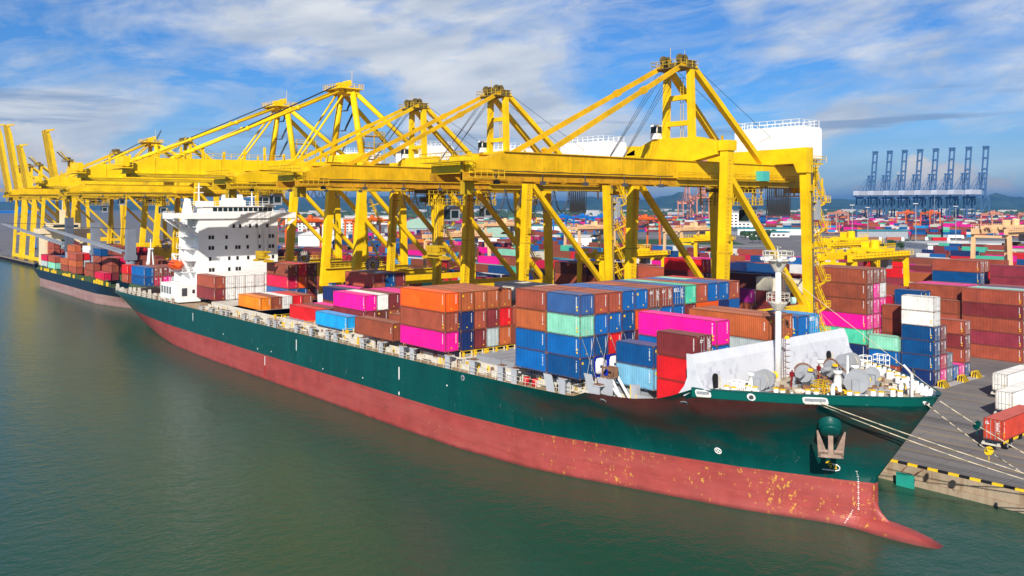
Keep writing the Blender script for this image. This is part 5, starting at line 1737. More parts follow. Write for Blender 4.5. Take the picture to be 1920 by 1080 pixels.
def house(root, x0, x1, y0, y1, z0, z1, bulge=0.0):
    mb = MB()
    poly = [(y0, z0 - QZ), (y1, z0 - QZ), (y1, z1 - QZ - 0.3), (y1 - 0.6, z1 - QZ), (y0 + 0.5, z1 - QZ), (y0, z1 - QZ - 0.3)]
    mb.prism(poly, x0, x1, 'yz')
    n = int((x1 - x0) / 1.5)
    for k in range(n):
        xx = x0 + 0.4 + k * 1.5
        mb.box(xx, xx + 0.05, y0 - 0.03, y0, z0 - QZ, z1 - QZ - 0.35)
    h = mb.build('machine_house', M['white'], root)
    mb = MB(); mb.rail([(x0 + 0.2, y0 + 0.5, z1 - QZ), (x1 - 0.2, y0 + 0.5, z1 - QZ), (x1 - 0.2, y1 - 0.6, z1 - QZ), (x0 + 0.2, y1 - 0.6, z1 - QZ), (x0 + 0.2, y0 + 0.5, z1 - QZ)], 1.15, 0.05, 0, 1.7, 2)
    mb.build('roof_rail', M['white'], h)
    mb = MB(); mb.box(x0 + 4.5, x0 + 8.5, y0 - 1.0, y0 - 0.1, z0 - QZ + 0.2, z0 - QZ + 1.0); mb.box(x0 + 5.6, x0 + 8.4, y0 - 0.3, y0 - 0.04, z0 - QZ + 1.0, z0 - QZ + 1.7)
    mb.build('vent_louvre', M['grey_dark'], h)
    mb = MB()
    for q in (0, 0.6): mb.tube((x0 + 3.0 + q, y0 - 0.25, z0 - QZ - 1), (x0 + 3.0 + q, y0 - 0.25, z1 - QZ + 0.8), 0.05, 4)
    for k in range(14): mb.tube((x0 + 3.0, y0 - 0.25, z0 - QZ - 0.5 + k * 0.45), (x0 + 3.6, y0 - 0.25, z0 - QZ - 0.5 + k * 0.45), 0.04, 4)
    mb.build('ladder', M['white'], h)


def crane_a(X, label, tro=None, spread=None, raised=False, hs=True, detail=2, boom_tip=67.0, lower=0.0, mat=None, extra=True):
    Y = mat or M['yellow']
    YA = M['amber'] if detail == 2 else Y
    root = empty('gantry_crane', (X, WS, QZ), 0, label, 'crane', 'yellow quayside cranes')
    hx = 9.6
    zt = 45.1
    # legs
    for sx in (-1, 1):
        mb = MB(); mb.beam(V3(sx * hx, 0.9, zt - 0.2), V3(sx * hx, -1.3, 4.2), 1.45, 1.6, 0, 1.3, 1.4, up=(0, 1, 0)); mb.box(sx * hx - 0.95, sx * hx + 0.95, -0.2, 2.0, zt - QZ - 1.6, zt - QZ)
        mb.build('leg', Y, root)
        mb = MB(); mb.beam(V3(sx * hx, GA - 0.8, 44.4), V3(sx * hx, GA + 0.9, 4.2), 1.45, 1.55, 0, 1.3, 1.4, up=(0, 1, 0)); mb.build('leg', Y, root)
        mb = MB(); mb.beam(V3(sx * hx, 1.8, 39.0), V3(sx * hx, GA - 0.2, 16.8), 0.85, 0.95, up=(1, 0, 0)); mb.build('diagonal_brace', Y, root)
        mb = MB(); mb.beam(V3(sx * hx, -0.6, 17.4), V3(sx * hx, GA + 0.4, 17.4), 0.9, 1.3); mb.build('portal_tie', Y, root)
        for yy in (-1.3, GA + 0.9):
            mb = MB()
            mb.box(sx * hx - 3.2, sx * hx + 3.2, yy - 0.45, yy + 0.45, 0.75, 1.5)
            for q in (-2.6, -1.5, -0.5, 0.5, 1.5, 2.6):
                mb.lathe((sx * hx + q, yy, 0.42), [(0.36, -0.2), (0.36, 0.2)], 12, 0, 'y')
            mb.box(sx * hx - 2.9, sx * hx - 0.9, yy - 0.35, yy + 0.35, 0.35, 0.8); mb.box(sx * hx + 0.9, sx * hx + 2.9, yy - 0.35, yy + 0.35, 0.35, 0.8)
            mb.build('wheel_bogie', M['yellow_old'], root)
    for yy in (-1.3, GA + 0.9):
        mb = MB(); mb.box(-hx - 1.2, hx + 1.2, yy - 0.6, yy + 0.6, 1.5, 3.4); mb.build('sill_beam', Y, root)
    # upper cross beams
    mb = MB(); mb.prism([(-hx - 1.4, 41.9 - QZ), (-hx - 1.4, 43.6 - QZ), (-4.6, 46.0 - QZ), (4.2, 46.0 - QZ), (hx - 1.2, 45.0 - QZ), (hx - 1.2, 43.0 - QZ), (4.2, 42.2 - QZ), (-4.6, 41.9 - QZ)], -0.2, 1.9, 'xz')
    mb.build('waterside_cross_beam', Y, root)
    mb = MB(); mb.prism([(-hx - 0.6, 41.9 - QZ), (-hx - 0.6, 44.6 - QZ), (hx + 0.9, 44.9 - QZ), (hx + 0.9, 40.6 - QZ), (hx - 0.9, 40.6 - QZ), (hx - 1.6, 42.2 - QZ)], GA - 1.9, GA + 0.2, 'xz')
    mb.build('landside_cross_beam', Y, root)
    # girder (fixed part) and boom
    yb = GA + 12.6
    hinge = -4.6
    for sx in (-1, 1):
        mb = MB(); mb.box(sx * 3.4 - 0.6, sx * 3.4 + 0.6, hinge, yb, 39.35 - QZ, 42.0 - QZ); mb.box(sx * 3.4 - 0.85, sx * 3.4 + 0.85, hinge, yb, 42.0 - QZ, 42.12 - QZ); mb.build('girder', Y, root)
        mb = MB(); mb.box(sx * 3.4 - 0.45, sx * 3.4 + 0.45, hinge, yb, 38.3 - QZ, 39.35 - QZ); mb.box(sx * 3.4 - 0.6, sx * 3.4 + 0.6, hinge, yb, 38.15 - QZ, 38.3 - QZ); mb.build('trolley_rail_beam', M['yellow_old'], root)
    mb = MB()
    for yy in (-3.5, 4, 11, 18, GA + 6, yb - 0.6): mb.box(-2.8, 2.8, yy - 0.4, yy + 0.4, 40.2 - QZ, 41.9 - QZ)
    mb.build('girder_tie', Y, root)
    boom_L = (WS + hinge) - boom_tip
    bx_, bw_, bt_ = (2.3, 0.4, 1.1) if raised else (3.4, 0.6, 2.0)
    bo = empty('boom', (0, hinge, 40.0 - QZ)); bo.parent = root
    if raised: bo.rotation_euler = (R(-81), 0, 0)
    for sx in (-1, 1):
        mb = MB()
        mb.prism([(0, -0.65), (0, bt_), (-boom_L + 5.5, bt_), (-boom_L, 0.4), (-boom_L, -0.65)], sx * bx_ - bw_, sx * bx_ + bw_, 'yz')
        if not raised:
            mb.prism([(0, 2.0), (0, 2.12), (-boom_L + 5.5, 2.12), (-boom_L + 5.5, 2.0)], sx * 3.4 - 0.85, sx * 3.4 + 0.85, 'yz')
            mb.prism([(0, -0.77), (0, -0.65), (-boom_L, -0.65), (-boom_L, -0.77)], sx * 3.4 - 0.85, sx * 3.4 + 0.85, 'yz')
        for k in range(int((boom_L - 8) / 2.6)):
            if not raised: mb.box(sx * bx_ - bw_ - 0.06, sx * bx_ + bw_ + 0.06, -2.08 - k * 2.6, -2.0 - k * 2.6, -0.6, 1.96)
        mb.build('boom_girder', YA, bo)
        mb = MB(); mb.box(sx * bx_ - bw_ * 0.7, sx * bx_ + bw_ * 0.7, -boom_L - 0.8, 0, -1.7, -0.77); mb.box(sx * bx_ - bw_, sx * bx_ + bw_, -boom_L - 0.8, 0, -1.85, -1.7); mb.build('boom_rail', M['rust_beam'] if detail == 2 else M['yellow_old'], bo)
    mb = MB()
    for k in range(8):
        yy = -2 - k * (boom_L - 4) / 7
        mb.box(-bx_ + 0.5, bx_ - 0.5, yy - 0.3, yy + 0.3, 0.1, 0.9 if raised else 1.6)
    mb.box(-bx_ - 0.8, bx_ + 0.8, -boom_L - 0.3, -boom_L + 0.3, -0.9, 0.7)
    if raised: mb.box(-1.2, 1.2, -boom_L - 1.0, -boom_L - 0.2, -0.9, 3.4)
    mb.build('boom_tie', Y, bo)
    mb = MB()
    if detail >= 1:
        mb.box(4.4, 5.4, -boom_L - 1.2, -boom_L + 4.5, -1.6, -1.5); mb.rail([(5.4, -boom_L - 1.2, -1.5), (5.4, -boom_L + 4.5, -1.5)], 1.1, 0.05, 0, 1.0)
        mb.box(-4.4, 5.4, -boom_L - 2.0, -boom_L - 0.8, 0.5, 0.62); mb.rail([(-4.4, -boom_L - 2.0, 0.62), (5.4, -boom_L - 2.0, 0.62), (5.4, -boom_L - 0.8, 0.62)], 1.1, 0.05, 0, 1.2)
        mb.cbox((2.2, -boom_L + 1.0, -2.6), 0.8, 1.4, 2.0); mb.box(3.0, 3.4, -boom_L - 0.8, -boom_L - 0.4, -3.6, 0.6)
        mb.build('boom_tip_platform', M['yellow_old'], bo)
    # apex frame
    za = 58.2
    for sx in (-1, 1):
        mb = MB(); mb.beam(V3(sx * 2.7, 0.9, 45.8), V3(sx * 2.35, 0.9, za), 0.95, 1.0, up=(0, 1, 0)); mb.build('apex_post', Y, root)
        mb = MB(); mb.beam(V3(sx * 2.35, 1.3, za - 0.6), V3(sx * 3.2, 19.9, 42.0), 0.85, 1.0, up=(1, 0, 0)); mb.build('backstay', Y, root)
    mb = MB()
    for zz in (48.4, 52.6): mb.box(-2.3, 2.3, 0.5, 1.3, zz - QZ - 0.4, zz - QZ + 0.4)
    mb.build('apex_cross_member', Y, root)
    mb = MB()
    mb.box(-2.9, 2.9, 0.2, 1.6, za - QZ - 0.9, za - QZ + 0.2)
    mb.box(-3.2, 3.0, -2.2, 2.0, za - QZ - 1.1, za - QZ - 0.95)
    for sx in (-1, 1):
        for q in (-0.9, 0.2): mb.lathe((sx * 1.7, q, za - QZ + 0.5), [(0.75, -0.2), (0.75, 0.2)], 14, 0, 'x')
    hd = mb.build('apex_sheave_head', M['machine'], root)
    mb = MB(); mb.rail([V3(-3.2, -2.2, za - 0.95), V3(3.0, -2.2, za - 0.95), V3(3.0, 2.0, za - 0.95), V3(-3.2, 2.0, za - 0.95), V3(-3.2, -2.2, za - 0.95)], 1.1, 0.05, 0, 1.2)
    mb.tube(V3(-1.0, 0, za), V3(-1.0, 0, za + 2.6), 0.05, 4); mb.tube(V3(1.6, 0.4, za), V3(1.6, 0.4, za + 2.0), 0.04, 4)
    mb.build('apex_rail', M['yellow_old'], hd)
    mb = MB()
    for q in (-0.3, 0.3): mb.tube(V3(0.4 + q, 1.2, 46), V3(0.4 + q, 1.2, 56), 0.05, 4)
    for k in range(20): mb.tube(V3(0.1, 1.2, 46.3 + k * 0.5), V3(0.7, 1.2, 46.3 + k * 0.5), 0.04, 4)
    mb.build('apex_ladder', M['yellow_old'], root)
    mb = MB(); mb.box(-4.8, -3.4, -0.6, 0.9, 46.0 - QZ, 48.4 - QZ); cab = mb.build('boom_cabin', M['white'], root)
    mb = MB(); mb.box(-4.7, -3.5, -0.66, -0.6, 47.0 - QZ, 48.1 - QZ); mb.box(-3.4, -3.34, -0.4, 0.6, 47.0 - QZ, 48.1 - QZ); mb.build('cab_window', M['glass'], cab)
    # forestays (two lines) or slack stays when raised
    if not raised:
        for sx in (-1, 1):
            mb = MB()
            p, q = V3(sx * 2.2, -0.4, za - 0.4), V3(sx * 3.4, -32.4 + (1.0 if sx > 0 else 0), 42.2)
            mb.beam(p, q, 0.42, 0.72); m_ = p.lerp(q, 0.33); mb.beam(p.lerp(q, 0.315), p.lerp(q, 0.345), 0.65, 1.0)
            mb.beam(q + Vector((0, 0, -0.2)), q + Vector((0, -0.6, 0.6)), 0.7, 0.5)
            mb.build('forestay', YA, root)
        mb = MB()
        for k in range(6):
            mb.tube(V3(-2.0 + 0.8 * k, -0.8, za - 0.2), V3(-2.6 + 1.0 * k, -13.0 - 0.9 * (k % 3), 42.2), 0.045, 4)
        mb.tube(V3(2.0, 1.5, za), V3(2.4, GA + 1, 46.5), 0.045, 4); mb.tube(V3(-2.0, 1.5, za), V3(-2.4, GA + 1, 46.5), 0.045, 4)
        mb.build('hoist_rope', M['cable'], root)
    else:
        for sx in (-1, 1):
            mb = MB()
            mb.beam(V3(sx * 2.2, -0.4, za - 0.4), V3(sx * 3.3, -4.5, za + 4.0), 0.42, 0.6); mb.build('forestay', Y, root)
    # machine house, gantry cabinets, stairs, reels, trolley
    house(root, -5.2, 8.0, GA - 0.3, GA + 7.2, 43.0 if not hs else 43.2, 48.9)
    mb = MB(); mb.box(-5.0, 7.8, GA - 1.2, GA + 8.0, 42.3 - QZ, 42.6 - QZ); mb.rail([V3(-5, GA + 8, 42.6), V3(8.4, GA + 8, 42.6), V3(8.4, GA + 0.6, 42.6)], 1.1, 0.05); mb.build('house_floor', Y, root)
    mb = MB()
    mb.box(-3.0, 5.0, GA + 9.5, GA + 12.6, 36.6 - QZ, 36.8 - QZ)
    for q in (-3, 1, 5): mb.beam(V3(q, GA + 9.5, 36.6), V3(q, GA + 9.5, 40.0), 0.25, 0.25); mb.beam(V3(q, GA + 12.4, 36.6), V3(q, GA + 12.4, 40.0), 0.25, 0.25)
    mb.rail([V3(5, GA + 9.5, 36.8), V3(5, GA + 12.6, 36.8), V3(-3, GA + 12.6, 36.8)], 1.1, 0.06, 0, 1.0)
    mb.rail([V3(4.2, GA + 8, 42.1), V3(4.2, GA + 12.6, 42.1), V3(-4.2, GA + 12.6, 42.1)], 1.1, 0.06, 0, 1.2)
    mb.cbox(V3(1, GA + 11, 38.2), 5.0, 2.0, 1.8)
    mb.build('rear_platform', Y, root)
    if detail >= 1:
        stairs(root, hx + 0.2, GA + 1.7, [8.0, 12.6, 17.2, 21.8, 26.4, 31.0, 35.6, 41.0], Y)
        mb = MB(); mb.tube(V3(hx + 0.85, GA - 0.3, 42), V3(hx + 0.75, GA + 1.1, 5), 0.10, 5); mb.tube(V3(hx + 0.85, GA + 0.1, 42), V3(hx + 0.75, GA + 1.4, 5), 0.06, 5); mb.build('cable_run', M['grey_dark'], root)
        mb = MB(); mb.box(hx - 0.5, hx + 0.9, GA + 1.6, GA + 2.6, 32.5 - QZ, 36.0 - QZ); mb.build('switch_cabinet', M['grey_light'], root)
        mb = MB(); mb.beam(V3(hx - 0.6, 0.4, 45.0), V3(hx - 0.6, 0.4, 45.9), 0.3, 0.3); mb.rail([V3(-hx, 1.9, 43.6), V3(hx, 1.9, 44.2)], 1.0, 0.04, 0, 1.5); mb.build('beam_rail', M['yellow_old'], root)
        mb = MB()
        mb.path([(4.2, -1 - q * 3.0, -0.45 - 0.12 * (q % 2)) for q in range(int(boom_L / 3))], 0.07, 5)
        mb.build('boom_cable', M['cable'], bo)
        for q in range(5):
            mb = MB()
            mb.cbox((4.35, -4 - q * (boom_L - 8) / 4, -2.0), 0.5, 0.7, 0.5); mb.tube((4.2, -4 - q * (boom_L - 8) / 4, -1.8), (4.2, -4 - q * (boom_L - 8) / 4, -0.6), 0.06, 5)
            if not raised: mb.build('floodlight', M['grey_dark'], bo)
        for sx in (-1, 1):
            mb = MB()
            a, b_ = V3(sx * hx + 0.82, 0.4, 42.0), V3(sx * hx + 0.76, -1.5, 6.0)
            for o in (-0.25, 0.25): mb.tube(a + Vector((0, o, 0)), b_ + Vector((0, o, 0)), 0.05, 4)
            for q in range(60): mb.tube(a.lerp(b_, q / 60) + Vector((0, -0.25, 0)), a.lerp(b_, q / 60) + Vector((0, 0.25, 0)), 0.035, 4)
            mb.build('leg_ladder', M['yellow_old'], root)
        mb = MB()
        for (xx, yy, zz, w) in ((hx + 0.85, 0.2, 30.0, 0.5), (hx + 0.85, -0.3, 22.0, 0.45), (hx + 0.8, GA + 0.2, 28.0, 0.4), (hx + 0.85, GA - 0.3, 38.0, 0.5)):
            mb.cbox(V3(xx, yy, zz), w, w * 1.4, w * 2.2)
        for zz in (16.2, 27.5, 36.0):
            for sx in (-1, 1): mb.box(sx * hx - 0.78, sx * hx + 0.78, -1.45 + 0.055 * (zz - 16), 0.35 + 0.055 * (zz - 16), zz - QZ, zz - QZ + 0.25)
        mb.build('leg_fitting', M['yellow_old'], root)
        mb = MB()
        mb.rail([V3(4.3, hinge, 39.2), V3(4.3, GA + 6, 39.2)], 1.0, 0.04, 0, 1.6)
        mb.box(4.0, 4.7, hinge, GA + 6, 39.1 - QZ, 39.2 - QZ)
        mb.build('girder_walkway', M['yellow_old'], root)
    if tro is not None:
        tr = trolley(root, tro - WS, (Y, M['yellow_old']), 38.2, True, 2.4, spread)
    return root


C1 = crane_a(-92.4, 'nearest yellow crane, whose boom crosses above the bow containers', tro=127.0, detail=2)
festoon(C1, 4.4, 19.5, 26.5, 38.1, 13, 5.0, M['cable'])
mb = MB(); mb.cbox((4.7, 17.5, 40.0 - QZ), 1.5, 1.9, 1.7); mb.build('teal_cabinet', M['teal_box'], C1)
C2 = crane_a(-139.5, 'yellow crane just left of the nearest one, spreader hanging over the deck', tro=97.5, spread=24.5, detail=2)
festoon(C2, 4.4, -5.0, 17.0, 38.1, 5, 4.6, M['cable'])
festoon(C2, 4.4, 17.0, 22.0, 38.1, 9, 4.8, M['cable'])
C3 = crane_a(-169.0, 'third yellow crane from the right, low apex behind the two nearest', tro=129.0, detail=1)
festoon(C3, 4.4, -6.0, 14.0, 38.1, 6, 4.0, M['cable'])


def crane_b(X, label, tro=None, spread=None, za=65.8, tip=57.8, detail=1, mids=True):
    Y = M['yellow_bright']
    root = empty('gantry_crane', (X, WS, QZ), 0, label, 'crane', 'yellow quayside cranes')
    hx = 8.2
    for sx in (-1, 1):
        mb = MB(); mb.beam(V3(sx * hx, 0.9, 42.0), V3(sx * hx, -2.2, 4.2), 1.75, 1.9, 0, 1.6, 1.85, up=(0, 1, 0)); mb.build('leg', Y, root)
        mb = MB(); mb.beam(V3(sx * hx, GA - 0.8, 42.0), V3(sx * hx, GA + 0.8, 4.2), 1.6, 1.75, 0, 1.5, 1.65, up=(0, 1, 0)); mb.build('leg', Y, root)
        mb = MB(); mb.beam(V3(sx * hx, 1.5, 40.5), V3(sx * hx, GA - 0.4, 18.8), 0.95, 1.0, up=(1, 0, 0)); mb.build('diagonal_brace', Y, root)
        mb = MB(); mb.box(sx * hx - 0.9, sx * hx + 0.9, -1.6, GA + 0.4, 14.4 - QZ, 18.2 - QZ); mb.box(sx * hx - 1.5, sx * hx + 1.5, -1.6, GA + 0.4, 18.2 - QZ, 18.35 - QZ); mb.rail([V3(sx * hx + 1.4, -1.6, 18.35), V3(sx * hx + 1.4, GA + 0.4, 18.35)], 1.1, 0.06, 0, 1.4); mb.build('portal_beam', Y, root)
        for yy in (-2.2, GA + 0.8):
            mb = MB(); mb.box(sx * hx - 3.4, sx * hx + 3.4, yy - 0.5, yy + 0.5, 0.75, 1.6)
            for q in (-2.8, -1.7, -0.6, 0.6, 1.7, 2.8): mb.lathe((sx * hx + q, yy, 0.42), [(0.38, -0.2), (0.38, 0.2)], 12, 0, 'y')
            mb.build('wheel_bogie', M['yellow_old'], root)
    for yy in (-2.2, GA + 0.8):
        mb = MB(); mb.box(-hx - 1.2, hx + 1.2, yy - 0.7, yy + 0.7, 1.6, 3.8); mb.build('sill_beam', Y, root)
    for yy, nm in ((0.8, 'waterside_cross_beam'), (GA - 0.8, 'landside_cross_beam')):
        mb = MB(); mb.box(-hx - 1.2, hx + 1.2, yy - 1.1, yy + 1.1, 46.0 - QZ, 48.2 - QZ); mb.box(-hx - 1.1, -hx + 1.1, yy - 1.0, yy + 1.0, 42 - QZ, 46 - QZ); mb.box(hx - 1.1, hx + 1.1, yy - 1.0, yy + 1.0, 42 - QZ, 46 - QZ); mb.build(nm, Y, root)
    yb = GA + 14
    mb = MB(); mb.box(-1.4, 1.4, -6, yb, 42.4 - QZ, 46.0 - QZ); mb.box(-1.75, 1.75, -6, yb, 46.0 - QZ, 46.12 - QZ); mb.build('girder', Y, root)
    mb = MB(); mb.prism([(-6.05, 42.2 - QZ), (-6.05, 46.0 - QZ), (tip - WS + 5, 45.6 - QZ), (tip - WS, 43.6 - QZ), (tip - WS, 42.2 - QZ)], -1.4, 1.4, 'yz'); mb.box(-2.2, 2.2, tip - WS, -6.05, 42.0 - QZ, 42.2 - QZ)
    for k in range(9): mb.box(1.4, 1.5, tip - WS + 6 + k * 5, tip - WS + 6.15 + k * 5, 42.2 - QZ, 45.6 - QZ)
    mb.build('boom_girder', Y, root)
    for sx in (-1, 1):
        mb = MB(); mb.box(sx * 1.8 - 0.3, sx * 1.8 + 0.3, tip - WS + 1, yb, 41.3 - QZ, 42.0 - QZ); mb.build('trolley_rail_beam', M['yellow_old'], root)
    mb = MB()
    for k in range(7): 
        yy = tip - WS + 2 + k * 8; mb.box(-2.0, 2.0, yy - 0.3, yy + 0.3, 42.2 - QZ, 42.6 - QZ)
    mb.box(-5, 5, tip - WS - 1.8, tip - WS + 0.4, 43.0 - QZ, 43.2 - QZ); mb.rail([V3(5, tip - WS + 0.4, 43.2), V3(5, tip - WS - 1.8, 43.2), V3(-5, tip - WS - 1.8, 43.2)], 1.1, 0.06, 0, 1.2)
    mb.cbox(V3(0, tip - WS - 0.4, 44.6), 6.5, 1.2, 2.2)
    for k in range(9): mb.beam(V3(1.2, tip - WS + 7 + k * 5, 45.6), V3(1.2, tip - WS + 7 + k * 5, 47.6 + (k % 3) * 0.7), 0.35, 0.5)
    mb.rail([V3(1.7, tip - WS + 6, 45.8), V3(1.7, 0, 46.2)], 1.1, 0.05, 0, 2.2)
    mb.build('boom_fitting', Y, root)
    for sx in (-1, 1):
        mb = MB(); mb.tube(V3(sx * 7.6, 0.9, 48.0), V3(sx * 3.0, 0.9, za - 1.6), 0.85, 12, 0, 0.8); mb.build('pylon', Y, root, True)
        mb = MB(); mb.tube(V3(sx * 2.8, 1.4, za - 1.4), V3(sx * 6.0, GA - 2, 47.4), 0.62, 10); mb.build('backstay', Y, root, True)
        mb = MB()
        p, q = V3(sx * 2.4, -1.0, za - 1.0), V3(sx * 1.2, tip - WS + 10.5, 45.7)
        mb.tube(p, q, 0.36, 8); 
        for t in (0.3, 0.6, 0.9): mb.tube(p.lerp(q, t - 0.006), p.lerp(q, t + 0.006), 0.6, 8)
        mb.build('forestay', Y, root, True)
        mb = MB(); mb.tube(V3(sx * 2.0, -0.8, za - 1.6), V3(sx * 1.2, -13.5, 46.0), 0.28, 8); mb.build('inner_forestay', Y, root, True)
    mb = MB()
    mb.box(-3.6, 3.6, -1.0, 2.6, za - QZ - 2.2, za - QZ - 0.6)
    mb.box(-4.4, 4.4, -3.6, 3.4, za - QZ - 1.0, za - QZ - 0.8)
    mb.beam(V3(-4, -3.4, za - 0.8), V3(-1, 0.5, za - 2.4), 0.6, 0.5); mb.beam(V3(4, -3.4, za - 0.8), V3(1, 0.5, za - 2.4), 0.6, 0.5)
    for q in (-2, -0.7, 0.7, 2): mb.lathe((q, -0.4, za - QZ + 0.3), [(0.85, -0.2), (0.85, 0.2)], 14, 0, 'x')
    mb.rail([V3(-4.4, -3.6, za - 0.8), V3(4.4, -3.6, za - 0.8), V3(4.4, 3.4, za - 0.8), V3(-4.4, 3.4, za - 0.8), V3(-4.4, -3.6, za - 0.8)], 1.1, 0.06, 0, 1.3)
    mb.beam(V3(-1.5, 1, za), V3(-1.5, 1, za + 1.4), 0.5, 0.5); mb.beam(V3(1.5, 1, za), V3(1.5, 1, za + 1.4), 0.5, 0.5); mb.beam(V3(-1.6, 1, za + 1.4), V3(1.6, 1, za + 1.4), 0.4, 0.4)
    mb.tube(V3(2.5, 1, za), V3(2.5, 1, za + 4), 0.05, 4)
    mb.build('apex_head', Y, root)
    mb = MB()
    for k in range(4): mb.tube(V3(-1.2 + 0.8 * k, -1.5, za + 0.4), V3(-0.9 + 0.6 * k, tip - WS + 12, 46.0), 0.05, 4)
    mb.tube(V3(1, 2, za), V3(1, GA + 4, 47), 0.05, 4)
    mb.build('hoist_rope', M['cable'], root)
    # ladder flights between the pylons
    for i in range(3):
        z0 = 49.5 + i * 5.2
        xx = -4.6 + i * 1.1
        mb = MB(); mb.beam(V3(xx, 2.2, z0), V3(xx, 4.6, z0 + 4.6), 0.8, 0.12); mb.rail([V3(xx + 0.4, 2.2, z0), V3(xx + 0.4, 4.6, z0 + 4.6)], 1.0, 0.05, 0, 0.8); mb.box(xx - 1.4, xx + 1.0, 1.0, 2.4, z0 - QZ - 0.1, z0 - QZ); mb.build('pylon_stair', M['grey_dark'], root)
    # frame of platforms on the girder behind the pylons
    mb = MB()
    for zz in (47.0, 50.0, 53.0):
        mb.rail([V3(6.0, 2.5, zz), V3(6.0, 8.5, zz), V3(1.5, 8.5, zz)], 1.1, 0.07, 0, 1.4); mb.box(1.5, 6.0, 2.5, 8.5, zz - QZ - 0.1, zz - QZ)
    for q in (2.5, 5.5, 8.5): mb.beam(V3(6.0, q, 46), V3(6.0, q, 54), 0.2, 0.2)
    mb.build('platform_frame', M['yellow_old'], root)
    house(root, -5.2, 6.4, GA - 4.5, GA + 7, 46.3, 51.2)
    stairs(root, hx + 0.4, GA + 1.9, [8.0, 13, 18.4, 24, 30, 36, 41.5], Y)
    cable_reel(None, hx + 1.7, 2.7, 20.0 - QZ, root)
    if tro is not None:
        trolley(root, tro - WS, (Y, M['yellow_old']), 41.3, True, 2.6, spread)
    return root


C4 = crane_b(-202.0, 'tall yellow crane with round pylon tubes right of the white bridge', tro=90.0, spread=21.2)
C5 = crane_b(-240.0, 'tall yellow tube pylon crane rising directly above the white bridge', tro=104.0, za=64.6)
festoon(C5, 4.4, 2, 20, 41.2, 8, 4.0, M['cable'])
C6 = crane_b(-356.0, 'far yellow crane with a lowered boom above the navy ship', tro=98.0, za=60.6, tip=72.5)
C7 = crane_a(-402.0, 'far yellow crane at the left, lowered boom behind the navy ship cranes', tro=104.0, detail=1, lower=0, boom_tip=70.0)
C7b = crane_a(-318.0, 'yellow crane behind the navy ship with its apex below the long booms', tro=101.0, detail=1, boom_tip=72.0)
C8 = crane_a(-486.0, 'single far yellow crane with a raised thin boom, left of the navy ship', raised=True, detail=0, boom_tip=75.0)
for i, (X, lab, bt) in enumerate(((-552.0, 'rightmost of the three raised boom cranes at the left edge', 79.0), (-577.0, 'middle one of the three raised boom cranes at the left edge', 66.0), (-605.0, 'leftmost of the three raised boom cranes at the left edge', 64.0))):
    crane_a(X, lab, raised=True, detail=0, mat=M['yellow_bright'], boom_tip=bt)


# ------------------------------------------------------------------ second ship
def mini_hull(x0, x1, yc, hbw, zr, boot, mat, ship2):
    mb = MB()
    zs_ = [-1.5, 0, 1, 2, 3, boot, boot + 0.01, 5, 6, zr]
    XS_ = [x0 + (x1 - x0) * i / 60 for i in range(61)]
    def h2(x, z):
        t = max(0, min(1, z / zr))
        ds, db = x - x0, x1 - x
        aftw = min(1.0, (ds / 26.0)) ** 0.6 * (1 - t) + t * min(1.0, 0.72 + ds / 40.0)
        foreW = min(1.0, db / 46.0) ** 0.9 * (1 - t ** 1.5) + (t ** 1.5) * min(1.0, (db / 22.0)) ** 0.55
        return hbw * aftw * foreW
    def zt(x): return zr + (2.8 if x > x1 - 24 else (1.4 if x < x0 + 14 else 0))
    for s in (-1, 1):
        vs = []
        for zi, z_ in enumerate(zs_):
            for x in XS_:
                zz = zt(x) if zi == len(zs_) - 1 else z_
                vs.append((x, yc + s * h2(x, min(zz, zr)), zz))
        k = len(XS_)
        mb.add(vs, [(r * k + c, r * k + c + 1, (r + 1) * k + c + 1, (r + 1) * k + c) for r in range(len(zs_) - 1) for c in range(k - 1)])
    vs = []
    for zi, z_ in enumerate(zs_):
        zz = zt(x0) if zi == len(zs_) - 1 else z_
        vs += [(x0, yc - h2(x0, min(zz, zr)), zz), (x0, yc + h2(x0, min(zz, zr)), zz)]
    mb.add(vs, [(2 * r, 2 * r + 1, 2 * r + 3, 2 * r + 2) for r in range(len(zs_) - 1)])
    mb.build('hull', mat, ship2, True)
    mb = MB(); vs = []
    for x in XS_: vs += [(x, yc - h2(x, zr) + 0.1, zr - 0.15), (x, yc + h2(x, zr) - 0.1, zr - 0.15)]
    mb.add(vs, [(2 * i, 2 * i + 2, 2 * i + 3, 2 * i + 1) for i in range(60)])
    mb.build('deck', M['hatch_green'], ship2)


S2 = empty('feeder_ship', (0, 0, 0), 0, 'smaller navy container ship with grey deck cranes moored beyond the green stern', 'ship')
S2Y = 97.0
M['hull2'] = hull_mat('navy_and_grey_red_hull_paint', (0.004, 0.018, 0.038), 3.7, (0.36, 0.20, 0.18), 0.25, 0.4, False)
mini_hull(-446, -286, S2Y, 11.3, 7.2, 3.7, M['hull2'], S2)
mb = MB(); mb.box(-436, -424, 88.5, 105.5, 7, 22.5); mb.box(-436.5, -423.5, 86.5, 107.5, 22.5, 24.6); mb.box(-435, -425, 91, 103, 24.6, 27)
s2a = mb.build('superstructure', M['cream_ship'], S2)
for z_ in (10.5, 13.3, 16.1, 18.9):
    for yy in (90.2, 91.2, 95.4, 96.4, 98.4, 103.0):
        mb = MB(); mb.box(-424.0, -423.93, yy - 0.35, yy + 0.35, z_, z_ + 0.9); mb.build('window', M['window'], s2a)
mb = MB(); mb.box(-425.0, -424.9, 92, 102, 25.2, 26.3); mb.build('bridge_window', M['glass'], s2a)
mb = MB(); mb.box(-432, -430, 96, 98, 27, 33); mb.tube((-431, 97, 33), (-431, 97, 37), 0.2, 6); mb.build('mast', M['cream_ship'], S2)
